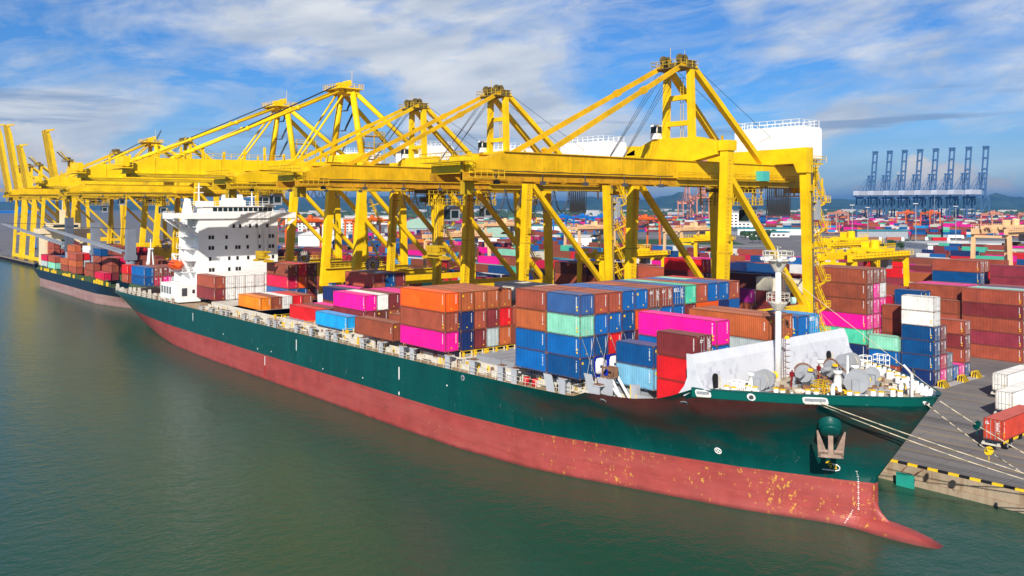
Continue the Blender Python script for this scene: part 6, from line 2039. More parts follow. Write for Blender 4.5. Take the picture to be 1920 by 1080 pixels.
for i, (X, jm) in enumerate(((-391.0, M['ship_crane_dark']), (-352.0, M['ship_crane']), (-309.0, M['ship_crane']))):
    dc = empty('deck_crane', (X, 90.5, 7.0)); dc.parent = S2
    mb = MB(); mb.tube((0, 0, 0), (0, 0, 9.5), 1.5, 16); mb.build('pedestal', M['ship_crane'], dc, True)
    mb = MB(); mb.box(-1.7, 1.7, -1.7, 1.7, 9.5, 11.2); mb.box(-1.4, 1.4, -1.4, 1.4, 11.2, 20.0 + (2 - i) * 1.5); mb.build('crane_house', jm, dc)
    if i != 1:
        mb = MB()
        Lj = 17.0 if i == 0 else 26.0
        for s in (-1, 1): mb.beam((-1.2, s * 1.0 - 1.3, 12.0), (-Lj, s * 0.45 - 21.0, 20.5), 0.5, 0.9, 0, 0.3, 0.5)
        for k in range(9): 
            t = k / 9.0; mb.beam((-1.2 - (Lj - 1.2) * t, -1.3 - 19.7 * t - 0.95 * (1 - t) - 0.3, 12.0 + 8.5 * t), (-1.2 - (Lj - 1.2) * (t + 0.05), -1.3 - 19.7 * (t + 0.05) + 0.95 * (1 - t) + 0.3, 12.0 + 8.5 * (t + 0.05)), 0.25, 0.3)
        mb.build('jib', M['ship_crane'], dc)
        mb = MB(); mb.tube((-1, -1, 20), (-Lj, -21, 20.8), 0.06, 4); mb.tube((-1, 0.5, 20), (-Lj, -20.6, 20.8), 0.06, 4); mb.build('jib_rope', M['cable'], dc)
mb = MB()
for (dx, dy) in ((-1.6, -1.4), (1.6, -1.4), (0, 1.6)): mb.tube((-296 + dx, 93 + dy, 8), (-296 + dx * 0.25, 93 + dy * 0.25, 21), 0.28, 6)
for z_ in (12, 16): mb.tube((-297.3, 92, z_), (-294.7, 92, z_), 0.2, 5)
mb.tube((-296, 93, 21), (-296, 93, 24), 0.15, 5); mb.box(-297.5, -294.5, 92.5, 93.5, 20.6, 20.9)
mb.build('foremast', M['white'], S2)
mb = MB(); mb.box(-312, -290, 88, 106, 7.2, 11.5); mb.build('forward_deckhouse', M['hatch_green'], S2)
for k in range(34):
    mb = MB()
    x = -424 + k * 3.2
    mb.box(x, x + 0.5, S2Y - 11.0, S2Y - 10.4, 7.0, 8.6 + rnd.random() * 0.8)
    if rnd.random() < 0.6: mb.box(x + 0.7, x + 1.9, S2Y - 11.1, S2Y - 10.6, 7.0, 7.9 + rnd.random(), 1)
    mb.build('side_stanchion', [M['hatch_green'], M['mark_yellow']], S2)
GS2 = 'containers on the navy ship'
cols2 = ['brick', 'brown', 'maroon', 'brick', 'rust', 'brown', 'brick', 'rust', 'maroon', 'brown', 'deepblue', 'blue', 'red', 'grey', 'white', 'crimson', 'brick', 'mint']
r2 = random.Random(21)
bays2 = [(-411.5, 4, 'aft bay beside the cream house'), (-398.0, 3, 'second bay from the cream house'), (-377.0, 4, 'third bay from the cream house'), (-364.0, 4, 'bay left of middle deck crane'), (-340.0, 4, 'bay right of middle deck crane'), (-326.5, 3, 'bay left of fore deck crane'), (-298.0 - 2.5, 3, 'foremost bay by the lattice mast')]
FH = Field()
for (xf, nt, nm) in bays2:
    for r in range(8):
        y0 = S2Y - 10.2 + r * 2.55
        if abs(xf + 300.5) < 1 and r < 2: continue
        n_ = max(1, nt - (1 if r2.random() < 0.45 else 0) - (1 if r == 0 else 0))
        for t in range(n_):
            if r > 1 and t < n_ - 1 and r2.random() < 2: continue_hidden = True
            else: continue_hidden = False
            if continue_hidden and t < n_ - 2: continue
            cn = r2.choice(cols2)
            if r > 2:
                FH.add(xf - 12.19, xf, y0, y0 + 2.44, 8.6 + t * 2.61, 8.6 + t * 2.61 + 2.59, PAL[cn]); continue
            tt = ('bottom', 'second up', 'third up', 'fourth up')[t]
            container(xf, y0, 8.6 + t * 2.61, L40, 2.59, cn, '%s box, navy ship, %s, %s row, %s' % (CNAME[cn], tt, ORD[r], nm), GS2, r2.random() < 0.5, 0)

FH.build('stacked_containers', 'inner rows of containers on the navy ship, mixed colours')

# ------------------------------------------------------------------ container yard
GY = 'containers stacked in the yard'
HC = 2.9


def ystack(bay, row, xf, y0, L, H, cols, doors=False, parts=2, skip=0):
    return stack(bay, row, xf, y0, QZ + 0.02, L, H, [None] * skip + cols, GY, doors, parts)


# block one: first bay from the right (20 ft)
ya = 'yard block nearest the bow'
stack(ya, 'first', -72.3, 160.0, QZ + 0.02, L20, 2.66, ['navy', 'deepblue', 'deepblue', 'deepblue', 'white', 'white'], GY, True)
stack(ya, 'second', -72.3, 162.55, QZ + 0.02, L20, 2.66, ['magenta', 'crimson', 'maroon', 'maroon'], GY, True)
stack(ya, 'third', -72.3, 165.1, QZ + 0.02, L20, 2.66, ['slate', 'slate'], GY, True)
stack(ya, 'fourth', -72.3, 167.65, QZ + 0.02, L20, 2.66, ['blue'], GY, True)
stack(ya, 'fifth', -72.3, 170.2, QZ + 0.02, L20, 2.66, ['magenta'], GY, True)
stack(ya, 'sixth', -72.3, 172.75, QZ + 0.02, L20, 2.66, ['deepblue', 'brick', 'maroon', 'brick'], GY, True)
yb_ = 'short bay left of the white topped yard stack'
stack(yb_, 'first', -78.7, 160.0, QZ + 0.02, L20, 2.66, ['brick', 'blue', 'mint'], GY, False)
stack(yb_, 'third', -78.7, 165.1, QZ + 0.02, L20, 2.66, ['darkbrown', 'brown', 'brown', 'brown', 'brown'], GY, False)
stack(yb_, 'fifth', -78.7, 170.2, QZ + 0.02, L20, 2.66, ['darkbrown', 'brown', 'blue', 'skyblue', 'deepblue', 'deepblue'], GY, False)
yc = 'yard pile behind the breakwater'
stack(yc, 'first', -85.1, 160.0, QZ + 0.02, L40, HC, ['navy', 'navy', 'green', 'magenta', 'brown', 'brown', 'brown'], GY, True)
stack(yc, 'second', -85.1, 162.55, QZ + 0.02, L40, HC, ['brown', 'maroon', 'red', 'magenta', 'magenta', 'magenta', 'brown'], GY, True)
stack(yc, 'third', -85.1, 165.1, QZ + 0.02, L40, HC, ['brown', 'maroon', 'magenta', 'magenta', 'magenta', 'white', 'brown'], GY, True)
stack(yc, 'fifth', -85.1, 170.2, QZ + 0.02, L40, HC, ['brown', 'maroon', 'red', 'crimson', 'crimson'], GY, True, parts=1)
# further bays leftwards, mostly hidden by the ship
cfg = {1: (['brown', 'brown', 'darkbrown', 'maroon', 'maroon', 'cream'], ['brown', 'maroon', 'maroon', 'purple', 'brown'], ['red', 'brown', 'maroon', 'brown', 'brick', 'maroon']),
       2: (['brown', 'navy', 'brown', 'brown', 'purple'], ['brown', 'maroon', 'darkbrown', 'brown', 'brown', 'darkbrown'], ['maroon', 'brown', 'blue', 'brown', 'brick', 'blue']),
       3: (['brown', 'maroon', 'brick', 'maroon', 'brown', 'maroon', 'red'], ['brown', 'maroon', 'brown', 'brown', 'navy', 'maroon', 'magenta'], ['brown', 'maroon', 'brown', 'brown', 'brown', 'brick']),
       4: (['brown', 'navy', 'darkbrown', 'brick', 'navy'], ['maroon', 'brown', 'blue', 'skyblue', 'blue', 'brick'], ['brown', 'brown', 'brown', 'red', 'maroon']),
       5: (['brown', 'darkbrown', 'brown', 'blue', 'brown'], ['brown', 'maroon', 'brown', 'darkbrown', 'navy', 'brown'], ['brown', 'brown', 'brown', 'brick', 'brick', 'brown']),
       6: (['brown', 'brown', 'brown', 'brown', 'brown', 'darkbrown'], ['brown', 'brown', 'brown', 'maroon', 'brown', 'brown'], ['brown', 'brown', 'rust', 'brick', 'blue', 'magenta']),
       7: (['brown', 'maroon', 'brown', 'maroon', 'navy'], ['brown', 'maroon', 'blue', 'navy', 'brick'], ['brown', 'maroon', 'brown', 'brown', 'maroon'])}
BN = {1: 'yard bay behind the cream topped pile', 2: 'yard bay by the nearest crane legs', 3: 'yard bay seen between the crane legs', 4: 'yard bay right of the stair leg', 5: 'yard bay left of the stair leg', 6: 'brown yard wall left of the slanting brace', 7: 'yard bay behind the orange red box'}
for k, trip in cfg.items():
    xf = -85.1 - 12.7 * k
    for r, cols in enumerate(trip):
        sk = max(0, len(cols) - (4 if r == 0 else 2))
        if r == 2 and len(cols) - sk > 1: sk = len(cols) - 1
        ystack(BN[k], ORD[2 * r], xf, 160.0 + 5.1 * r, L40, HC, cols[sk:], doors=True, parts=1 if k > 3 else 2, skip=sk)
# block two and three on the right
yd = 'tall brick yard wall at the right edge'
stack(yd, 'first', -70.9, 197.0, QZ + 0.02, L40, 2.95, ['brick', 'plum', 'brick', 'maroon', 'brick'], GY, True)
for r, cc in enumerate((['brown', 'brown', 'maroon', 'rust', 'mint'], ['brown', 'brown', 'brown', 'brown', 'grey'], ['brown', 'brown', 'brown', 'brown', 'navy'], ['brown', 'brown', 'brown', 'brown', 'plum'], ['brown', 'brown', 'brown', 'brown', 'brown'])):
    stack(yd, ORD[r + 1], -70.9, 199.6 + 2.55 * r, QZ + 0.02 + 3 * 2.97, L40, 2.95, cc[3:], GY, True, parts=1)
F0 = []
ye = 'yard bay left of the tall brick wall'
for r, cc in enumerate((['brown', 'brown', 'brick', 'brown'], ['brick', 'maroon', 'magenta', 'maroon', 'brown'], ['brown', 'brown', 'brown', 'magenta', 'magenta'], ['brown', 'brown', 'brown', 'brown', 'magenta'], ['brown', 'brown', 'brown', 'brown', 'plum'])):
    if r > 0:
        for t in range(len(cc) - 2): F0.append((-83.8, 197.0 + 2.55 * r, QZ + 0.02 + t * 2.97, cc[t]))
        cc = [None] * (len(cc) - 2) + cc[-2:]
    stack(ye, ORD[r], -83.8, 197.0 + 2.55 * r, QZ + 0.02, L40, 2.95, cc, GY, True, parts=1)
yf_ = 'far yard stack beside the cream gantry'
stack(yf_, 'first', -95.0, 236.0, QZ + 0.02 + 4 * 3.1, L40, 3.0, ['deepblue', 'brick'], GY, True)
stack(yf_, 'second', -95.0, 238.6, QZ + 0.02 + 4 * 3.1, L40, 3.0, ['deepblue', 'brick'], GY, True)
stack(yf_, 'fourth', -92.0, 243.8, QZ + 0.02 + 4 * 3.1, L40, 3.0, ['red', 'brick'], GY, True, parts=1)
stack('pair of scarlet boxes behind the yellow gantry', 'first', -116.5, 240.0, QZ + 0.02 + 4 * 3.1, L40, 3.0, ['red', 'red'], GY, False)
stack('far plum yard stack at the right edge', 'first', -80.5, 236.0, QZ + 0.02 + 4 * 2.95, L40, 2.9, ['plum', 'plum'], GY, False)


NEARC = ['brown'] * 5 + ['brick'] * 4 + ['maroon'] * 4 + ['rust'] * 2 + ['blue'] * 3 + ['deepblue'] * 3 + ['navy'] * 2 + ['magenta', 'magenta', 'red', 'red', 'crimson', 'white', 'white', 'grey', 'cream', 'mint', 'green', 'orange', 'skyblue', 'plum']
rf = random.Random(5)


def fill(F, xf, y0, rows, n_lo, n_hi, H=2.75, pal=None, pitch=2.55, z_from=0):
    for r in range(rows):
        n_ = rf.randint(n_lo, n_hi)
        half = rf.random() < 0.3
        for t in range(z_from, n_):
            z0 = QZ + 0.02 + t * H
            if half:
                for q in (0, 1):
                    c = PAL[rf.choice(pal or NEARC)]
                    F.add(xf - 12.19 + q * 6.12, xf - 12.19 + q * 6.12 + 6.06, y0 + r * pitch, y0 + r * pitch + 2.44, z0, z0 + H - 0.05, c)
            else:
                c = PAL[rf.choice(pal or NEARC)]
                F.add(xf - 12.19, xf, y0 + r * pitch, y0 + r * pitch + 2.44, z0, z0 + H - 0.05, c)


F1 = Field()
for (xf, y0, z0, cn) in F0: F1.add(xf - 12.19, xf, y0, y0 + 2.44, z0, z0 + 2.95, PAL[cn])
# supports below and behind the individually built stacks
for k in range(1, 8):
    xf = -85.1 - 12.7 * k
    trip = cfg[k]
    for r in range(3):
        sk = max(0, len(trip[r]) - (4 if r == 0 else (2 if r == 1 else 1)))
        for t in range(sk):
            F1.add(xf - 12.19, xf, 160.0 + 5.1 * r, 162.44 + 5.1 * r, QZ + 0.02 + t * (HC + 0.02), QZ + 0.02 + t * (HC + 0.02) + HC, PAL[trip[r][t]])
        n_ = min(len(trip[r]), len(trip[min(2, r + 1)])) - 1
        for t in range(n_):
            F1.add(xf - 12.19, xf, 162.55 + 5.1 * r, 162.55 + 2.44 + 5.1 * r, QZ + 0.02 + t * (HC + 0.02), QZ + 0.02 + t * (HC + 0.02) + HC, PAL[rf.choice(NEARC)])
for k in range(8, 34):
    fill(F1, -85.1 - 12.7 * k, 160.0, 6, 2, 4 if k < 15 else 5)
for r in range(5):
    for t in range(3):
        F1.add(-83.1, -70.9, 199.6 + 2.55 * r, 202.04 + 2.55 * r, QZ + t * 2.97, QZ + t * 2.97 + 2.95, PAL['brown'])
for (x0, x1, y0, H, n_) in ((-107.2, -95.0, 236.0, 3.1, 4), (-107.2, -95.0, 238.6, 3.1, 4), (-104.2, -92.0, 243.8, 3.1, 4), (-128.7, -116.5, 240.0, 3.1, 4), (-92.7, -80.5, 236.0, 2.95, 4)):
    for t in range(n_):
        F1.add(x0, x1, y0, y0 + 2.44, QZ + 0.02 + t * H, QZ + 0.02 + t * H + H - 0.05, PAL[rf.choice(NEARC)])
for b, Y0 in enumerate((197.0, 236.0, 272.0)):
    for k in range(0, 30):
        xf = -97.2 - 12.7 * k if b == 0 else -70.0 - 12.7 * k
        if b == 0:
            fill(F1, xf, Y0, 6, 3, 5 if k < 14 else 4)
        elif b == 1:
            fill(F1, xf, Y0 + (10.4 if k < 5 else 0), 3 if k < 5 else 6, 2, 5)
        else:
            fill(F1, xf, Y0, 6, 2, 5)
F1.build('stacked_containers', 'mass of mixed coloured containers stacked in the yard behind the cranes')

F2 = Field()
for b in range(7):
    Y0 = 322 + b * 38
    for k in range(46):
        xf = -20 - 12.9 * k - b * 14
        l = (xf * sin(TH) + Y0 * cos(TH)) / (-xf * cos(TH) + Y0 * sin(TH)) * 1639 + 960
        if l > 1985 or l < 440: continue
        if (1060 < l < 1760 and Y0 > 380): continue
        if rf.random() < 0.12: continue
        fill(F2, xf, Y0, 6, 1, 4, 2.7)
F2.build('stacked_containers', 'rows of small containers in the middle distance between the crane legs')


def at(px, py, zz=QZ):
    l = (px - 960.0) / 1639.0
    d = 1639.0 * (35.0 - zz) / (py - 385.0)
    return d * (-cos(TH) + sin(TH) * l), d * (sin(TH) + cos(TH) * l)


def atd(px, d):
    l = (px - 960.0) / 1639.0
    return d * (-cos(TH) + sin(TH) * l), d * (sin(TH) + cos(TH) * l)


F3 = Field()
FARC = NEARC + ['magenta'] * 2 + ['brown', 'brick', 'maroon', 'white', 'cream', 'grey', 'blue', 'blue', 'navy', 'plum']
for row in range(26):
    d0 = 900 + row * 46
    for px in range(1080, 2000, 7):
        if d0 < 1060 and px < 1600: continue
        if px < 1600 and rf.random() < 0.3: continue
        if rf.random() < 0.16: continue
        X, Y_ = atd(px + rf.uniform(-3, 3), d0 + rf.uniform(-12, 12))
        n_ = rf.randint(2, 5)
        w = rf.choice((6.06, 12.19, 12.19))
        for t in range(n_):
            F3.add(X - w, X, Y_, Y_ + 2.44 * 2, QZ + t * 2.62, QZ + t * 2.62 + 2.58, PAL[rf.choice(FARC)])
for row in range(12):
    d0 = 1050 + row * 60
    for px in range(430, 1080, 6):
        if rf.random() < 0.55 or (px > 640 and d0 < 1500): continue
        X, Y_ = atd(px + rf.uniform(-3, 3), d0 + rf.uniform(-20, 20))
        for t in range(rf.randint(1, 4)):
            F3.add(X - 12.19, X, Y_, Y_ + 4.9, QZ + t * 2.62, QZ + t * 2.62 + 2.58, PAL[rf.choice(FARC + ['green'] * 3)])
F3.build('distant_containers', 'far terminal crowded with tiny coloured containers before the blue cranes')


# ------------------------------------------------------------------ yard gantries
def rtg(X, Y0, span, zt, mat, label, base=9.0, name='yard_gantry', board=None, detail=1):
    e = empty(name, (X, Y0, QZ), 0, label, 'gantry crane', 'rubber tyred gantries in the yard')
    h = zt - QZ
    for yy in (0, span):
        for xx in (-base / 2, base / 2):
            mb = MB(); mb.beam((xx, yy, 1.8), (xx * 0.86, yy, h - 1.6), 1.0, 0.9, up=(0, 1, 0)); mb.build('leg', mat, e)
        mb = MB(); mb.box(-base / 2 - 1.6, base / 2 + 1.6, yy - 0.45, yy + 0.45, 1.1, 2.1); mb.build('sill_beam', mat, e)
        mb = MB(); mb.box(-base / 2 * 0.86, base / 2 * 0.86, yy - 0.35, yy + 0.35, h - 2.6, h - 1.9); mb.build('top_tie', mat, e)
        mb = MB()
        for xx in (-base / 2 - 1.0, -base / 2 + 0.6, base / 2 - 0.6, base / 2 + 1.0): mb.lathe((xx, yy, 0.75), [(0.75, -0.25), (0.75, 0.25)], 14, 0, 'y')
        mb.build('tyre', M['black'], e)
    for xx in (-base / 2 * 0.8, base / 2 * 0.8):
        mb = MB(); mb.box(xx - 0.5, xx + 0.5, -1.5, span + 1.5, h - 1.6, h); mb.build('main_girder', mat, e)
    if detail:
        mb = MB()
        mb.box(base / 2 * 0.8 + 0.5, base / 2 * 0.8 + 1.3, -1.5, span + 1.5, h - 0.9, h - 0.8); mb.rail([(base / 2 * 0.8 + 1.3, -1.5, h - 0.8), (base / 2 * 0.8 + 1.3, span + 1.5, h - 0.8)], 1.1, 0.06, 0, 1.6)
        mb.rail([(-base / 2 * 0.8 - 0.4, -1.5, h), (-base / 2 * 0.8 - 0.4, span + 1.5, h)], 1.1, 0.06, 0, 1.6)
        for k in range(9): 
            q = rnd.uniform(0, span); mb.cbox((rnd.uniform(-3, 3), q, h + rnd.uniform(0.2, 0.7)), rnd.uniform(0.5, 1.4), rnd.uniform(0.5, 1.8), rnd.uniform(0.5, 1.2))
        mb.build('walkway', mat, e)
    ty = span * 0.66
    mb = MB(); mb.box(-base / 2 * 0.9, base / 2 * 0.9, ty - 2.4, ty + 2.4, h + 0.1, h + 0.9); mb.lathe((0.8, ty - 0.7, h + 0.9), [(1.0, 0), (1.0, 1.6), (0.8, 1.8)], 14); mb.cbox((-1.6, ty + 0.6, h + 1.6), 2.2, 2.0, 1.4)
    mb.rail([(base / 2 * 0.9, ty - 2.4, h + 0.9), (base / 2 * 0.9, ty + 2.4, h + 0.9)], 1.1, 0.06, 0, 1.0)
    tr = mb.build('trolley', mat, e)
    mb = MB(); mb.box(-3.0, 3.0, ty - 0.7, ty + 0.7, h - 5.2, h - 4.6); mb.box(-1.6, 1.6, ty - 1, ty + 1, h - 4.6, h - 4.1)
    for q in (-1.4, 1.4): mb.tube((q, ty, h - 4.2), (q, ty, h), 0.06, 4)
    mb.build('spreader', M['machine'], tr)
    mb = MB(); mb.box(0.4, 2.4, ty + 2.6, ty + 4.4, h - 4.0, h - 1.7); mb.build('operator_cab', M['grey_light'], e)
    mb = MB(); mb.box(base / 2 - 1.4, base / 2 + 1.4, -1.5, -0.5, 2.1, 4.2); mb.build('power_unit', M['white'], e)
    if board:
        add_text(board, 1.3, M['mark_white'], 'number_board', e, (base / 2 * 0.8 + 0.53, span * 0.35, h - 0.85), (R(90), 0, R(90)))
    return e


rtg(-102.5, 180.0, 23.6, 24.2, M['yellow_bright'], 'yellow yard gantry straddling the brown pile behind the breakwater')
rtg(-126.0, 212.0, 23.6, 25.2, M['yellow_bright'], 'yellow yard gantry one block behind, right of the nearest crane')
rtg(-157.0, 157.2, 23.6, 22.8, M['yellow_bright'], 'yellow yard gantry seen between the legs of the two nearest cranes')
rtg(-102.5, 262.0, 24, 28.4, M['cream'], 'cream yard gantry standing at the right edge', base=11)
rtg(-303.0, 291.0, 24, 24.6, M['cream'], 'cream yard gantry behind the yellow one, between crane legs', base=11)
X_, Y_ = atd(1262, 395); rtg(X_, Y_, 24, 24.6, M['cream'], 'cream yard gantry left of the salmon cranes', base=11)
X_, Y_ = atd(1290, 330); rtg(X_, Y_, 22, 22.6, M['yellow_bright'], 'yellow yard gantry in front of the cream one near the salmon cranes', base=8)
X_, Y_ = atd(1182, 600); rtg(X_, Y_, 24, 26.0, M['orange'], 'far orange yard gantry just right of a yellow crane leg', base=12)
X_, Y_ = atd(528, 470); rtg(X_, Y_, 26, 27.0, M['orange'], 'orange yard gantry right of the white bridge', base=12)
X_, Y_ = atd(655, 560); rtg(X_, Y_, 26, 26.0, M['orange'], 'orange yard gantry farther right, between tall crane legs', base=12)
X_, Y_ = atd(1040, 820)
for i, lab in enumerate(('left one of the far blue yard gantries', 'middle one of the far blue yard gantries', 'right one of the far blue yard gantries')):
    X_, Y_ = atd(1030 + 38 * i, 800); rtg(X_, Y_, 26, 25.0, M['blue_g'], lab, base=12, detail=0)
X_, Y_ = atd(810, 330); rtg(X_, Y_, 24, 24.0, M['cream'], 'cream yard gantry behind the hanging spreader', base=10)
X_, Y_ = atd(900, 420); rtg(X_, Y_, 24, 26.0, M['cream'], 'cream yard gantry before the green roofed warehouse', base=10)
for i, (px, d) in enumerate(((1690, 1050), (1735, 1030), (1850, 900), (1920, 930), (1560, 1000))):
    X_, Y_ = atd(px, d)
    rtg(X_, Y_, 26, 27, M['pink_g'] if i > 1 else M['orange'], ('tiny orange gantry among far containers, left of two', 'tiny orange gantry among far containers, right of two', 'tiny salmon gantry behind the cream one, left', 'tiny salmon gantry at the far right edge', 'tiny salmon gantry behind the stairs of the nearest crane')[i], base=12, detail=0)


# ------------------------------------------------------------------ far cranes with raised booms
def far_crane(X, Y, mat, label, group, boom_deg=81, pale=True, rz=pi, s=1.0):
    e = empty('far_quay_crane', (X, Y, QZ), rz, label, 'crane', group)
    e.scale = (s, s, s)
    for sx in (-11, 11):
        for yy in (0, 30):
            mb = MB(); mb.beam((sx, yy, 0), (sx, yy, 50), 1.7, 1.7); mb.build('leg', mat, e)
        mb = MB(); mb.beam((sx, 0, 18), (sx, 30, 18), 1.3, 1.8); mb.beam((sx, 30, 19), (sx, 2, 46), 1.0, 1.0); mb.beam((sx, 30, 2), (sx, 1, 17), 0.8, 0.8); mb.build('side_frame', mat, e)
    mb = MB()
    for yy in (0, 30): mb.box(-12, 12, yy - 1, yy + 1, 44, 47)
    mb.build('cross_beam', mat, e)
    mb = MB()
    for sx in (-3.5, 3.5): mb.box(sx - 0.8, sx + 0.8, -3, 56, 47, 50)
    mb.build('girder', mat, e)
    if pale:
        mb = MB(); mb.prism([(14, 50), (52, 50), (52, 56), (50, 57.5), (16, 57.5), (14, 56)], -5, 5, 'yz'); mb.build('machine_house', M['steel_pale'], e)
    mb = MB()
    for sx in (-4.5, 4.5):
        mb.beam((sx, 0, 50), (sx * 0.7, 1, 84), 1.3, 1.3); mb.beam((sx, 14, 50), (sx * 0.7, 2, 84), 1.0, 1.0)
        mb.beam((sx * 0.7, 1, 66), (sx * 0.7, 8, 66), 0.8, 0.8)
    mb.box(-5, 5, -2, 4, 83, 85.5)
    mb.build('apex_frame', mat, e)
    mb = MB()
    for sx in (-3, 3): mb.beam((sx, 2, 84), (sx, 52, 50), 0.5, 0.5); mb.beam((sx, 2, 84), (sx, 30, 50), 0.5, 0.5)
    mb.build('backstay', mat, e)
    bo = empty('boom', (0, -3, 49)); bo.parent = e; bo.rotation_euler = (R(-boom_deg), 0, 0)
    Lb = 78
    mb = MB()
    for sx in (-3.6, 3.6): mb.box(sx - 0.9, sx + 0.9, -Lb, 0, -1.4, 1.4)
    mb.build('boom_girder', mat, bo)
    mb = MB()
    for k in (0.12, 0.35, 0.55, 0.78, 0.98): mb.box(-4, 4, -Lb * k - 1.2, -Lb * k + 1.2, -1.6, 2.2)
    mb.box(-4.6, 4.6, -Lb - 2.5, -Lb, -2.2, 3.2)
    mb.build('boom_tie', mat, bo)
    return e


names8 = ['rightmost of the eight blue grey cranes on the horizon'] + ['%s from the right of the eight blue grey cranes on the horizon' % w for w in ('second', 'third', 'fourth', 'fifth', 'sixth', 'seventh')] + ['leftmost of the eight blue grey cranes on the horizon']
for i in range(8):
    far_crane(-592 - 26.6 * i, 1478, M['steel_blue'], names8[i], 'blue grey cranes on the horizon')
X_, Y_ = atd(1318, 1500); far_crane(X_, Y_, M['pink_g'], 'salmon crane with raised boom before the blue hill, right of two', 'salmon cranes before the hill', 84, False, R(60))
X_, Y_ = atd(1290, 1480); far_crane(X_, Y_, M['pink_g'], 'salmon crane before the blue hill, left of two, boom lowered', 'salmon cranes before the hill', 12, False, R(60), 0.8)
X_, Y_ = atd(-6, 640); rtg(X_, Y_, 24, 31.0, M['blue_g'], 'blue gantry cut by the left edge of the picture', base=14, detail=0)


# ------------------------------------------------------------------ trailers on the quay
def trailer(x, y0, z_c, cn, H, label_t, label_c, cab=False):
    t = empty('container_trailer', (x, y0, QZ), 0, label_t, 'trailer', 'trailers parked on the quay')
    mb = MB()
    for dx in (-0.5, 0.5): mb.box(dx - 0.09, dx + 0.09, -0.6, 12.8, 0.95, 1.25)
    for q in (-0.4, 2.5, 5, 7.5, 10, 12.4): mb.box(-1.15, 1.15, q - 0.12, q + 0.12, 1.05, 1.3)
    mb.build('chassis', plain('blue_black_chassis', (0.02, 0.035, 0.05)), t)
    for yy in (1.6, 2.9):
        for s in (-1, 1):
            mb = MB(); mb.lathe((s * 0.95, yy, 0.5), [(0.3, -0.26), (0.5, -0.24), (0.5, 0.24), (0.3, 0.26)], 18, 0, 'x'); w = mb.build('tyre', M['black'], t, False)
            mb = MB(); mb.lathe((s * 0.95, yy, 0.5), [(0.24, -0.275), (0.26, 0), (0.24, 0.275)], 12, 0, 'x'); mb.build('rim', M['steel'], w)
    mb = MB(); mb.box(-1.2, 1.2, -0.75, -0.62, 0.7, 0.95)
    for s in (-1, 1): mb.cbox((s * 0.95, -0.70, 1.05), 0.3, 0.12, 0.16)
    mb.build('rear_bumper', M['white_worn'], t)
    mb = MB()
    for q in (0.3, 3.6, 6.8, 10.2): mb.box(1.16, 1.22, q, q + 1.6, 0.95, 1.27)
    mb.build('yellow_side_panel', M['mark_yellow'], t)
    o = container(0, 0, 0, L40, H, cn, label_c, 'containers on quay trailers', True)
    o.rotation_euler = (0, 0, -pi / 2)
    o.location = (x, y0 + L40 / 2 - 0.1, QZ + 1.31)
    return t


trailer(-48.5, 124.6, 0, 'scarlet', 2.8, 'container trailer under the scarlet box at the right edge', 'scarlet container on a trailer at the right edge of the quay')
trailer(-54.4, 143.8, 0, 'white', 2.9, 'trailer under the nearer white box at the right edge', 'white container on a trailer, nearer of the two at the right edge')
trailer(-60.6, 158.5, 0, 'white', 2.9, 'trailer under the farther white box at the right edge', 'white container on a trailer, farther of the two at the right edge')

# striped corner guards beside the yard stacks
for i, (X, Y_) in enumerate(((-71.4, 160.6), (-71.4, 168.6), (-71.4, 174.6), (-69.8, 198.2))):
    g_ = empty('corner_guard', (X, Y_, QZ), 0, ('yellow and black corner guard at the seaward corner of the yard stack', 'yellow and black corner guard midway along the yard stack ends', 'yellow and black corner guard at the landward corner of the yard stack', 'yellow and black corner guard at the foot of the brick wall of containers')[i], 'corner guard', 'striped corner guards in the yard')
    mb = MB(); mb.prism([(-0.1, 0), (1.2, 0), (0.55, 1.15), (-0.1, 1.15)], -1.05, 1.05, 'xz'); mb.build('block', M['mark_yellow'], g_)
    mb = MB()
    for k in range(4):
        q = -1.0 + k * 0.52
        mb.add([(1.24, q, 0.02), (1.24, q + 0.26, 0.02), (0.58, q + 0.40, 1.17), (0.58, q + 0.14, 1.17)], [(0, 1, 2, 3)])
    for k in range(2):
        mb.add([(0.05 + k * 0.5, -1.07, 0.02), (0.28 + k * 0.5, -1.07, 0.02), (0.45 + k * 0.3, -1.07, 1.1), (0.2 + k * 0.3, -1.07, 1.1)], [(0, 1, 2, 3)])
    mb.build('black_stripe', M['black'], g_)
# pale kerb by the stack ends
sh = MB(); sh.box(-72.0, -70.4, 159.0, 177, QZ, QZ + 0.12); o = sh.build('yard_kerb', M['concrete_pale']); o['kind'] = 'structure'
sh = MB(); sh.box(-70.6, -69.0, 196.0, 214, QZ, QZ + 0.12); o = sh.build('yard_kerb', M['concrete_pale']); o['kind'] = 'structure'
# yellow machine by the bow (wheel loader hood seen over the rail)
v = empty('forklift', (-74.2, 151.5, QZ), R(35), 'yellow forklift hood just behind the bow rail', 'forklift')
mb = MB(); mb.prism([(-1.8, 0.9), (1.6, 0.9), (1.9, 1.7), (1.3, 2.6), (-1.4, 2.8), (-1.8, 2.2)], -1.1, 1.1, 'xz'); mb.build('body', M['mark_yellow'], v)
for q in (-1.1, 1.2):
    for s in (-1.0, 1.0):
        mb = MB(); mb.lathe((q, s, 0.65), [(0.65, -0.2), (0.65, 0.2)], 16, 0, 'y'); mb.build('wheel', M['black'], v)
mb = MB(); mb.box(1.9, 2.1, -0.8, -0.6, 0.3, 4.0); mb.box(1.9, 2.1, 0.6, 0.8, 0.3, 4.0); mb.box(2.1, 3.6, -0.75, -0.6, 0.3, 0.4); mb.box(2.1, 3.6, 0.6, 0.75, 0.3, 0.4); mb.build('mast', M['grey_dark'], v)

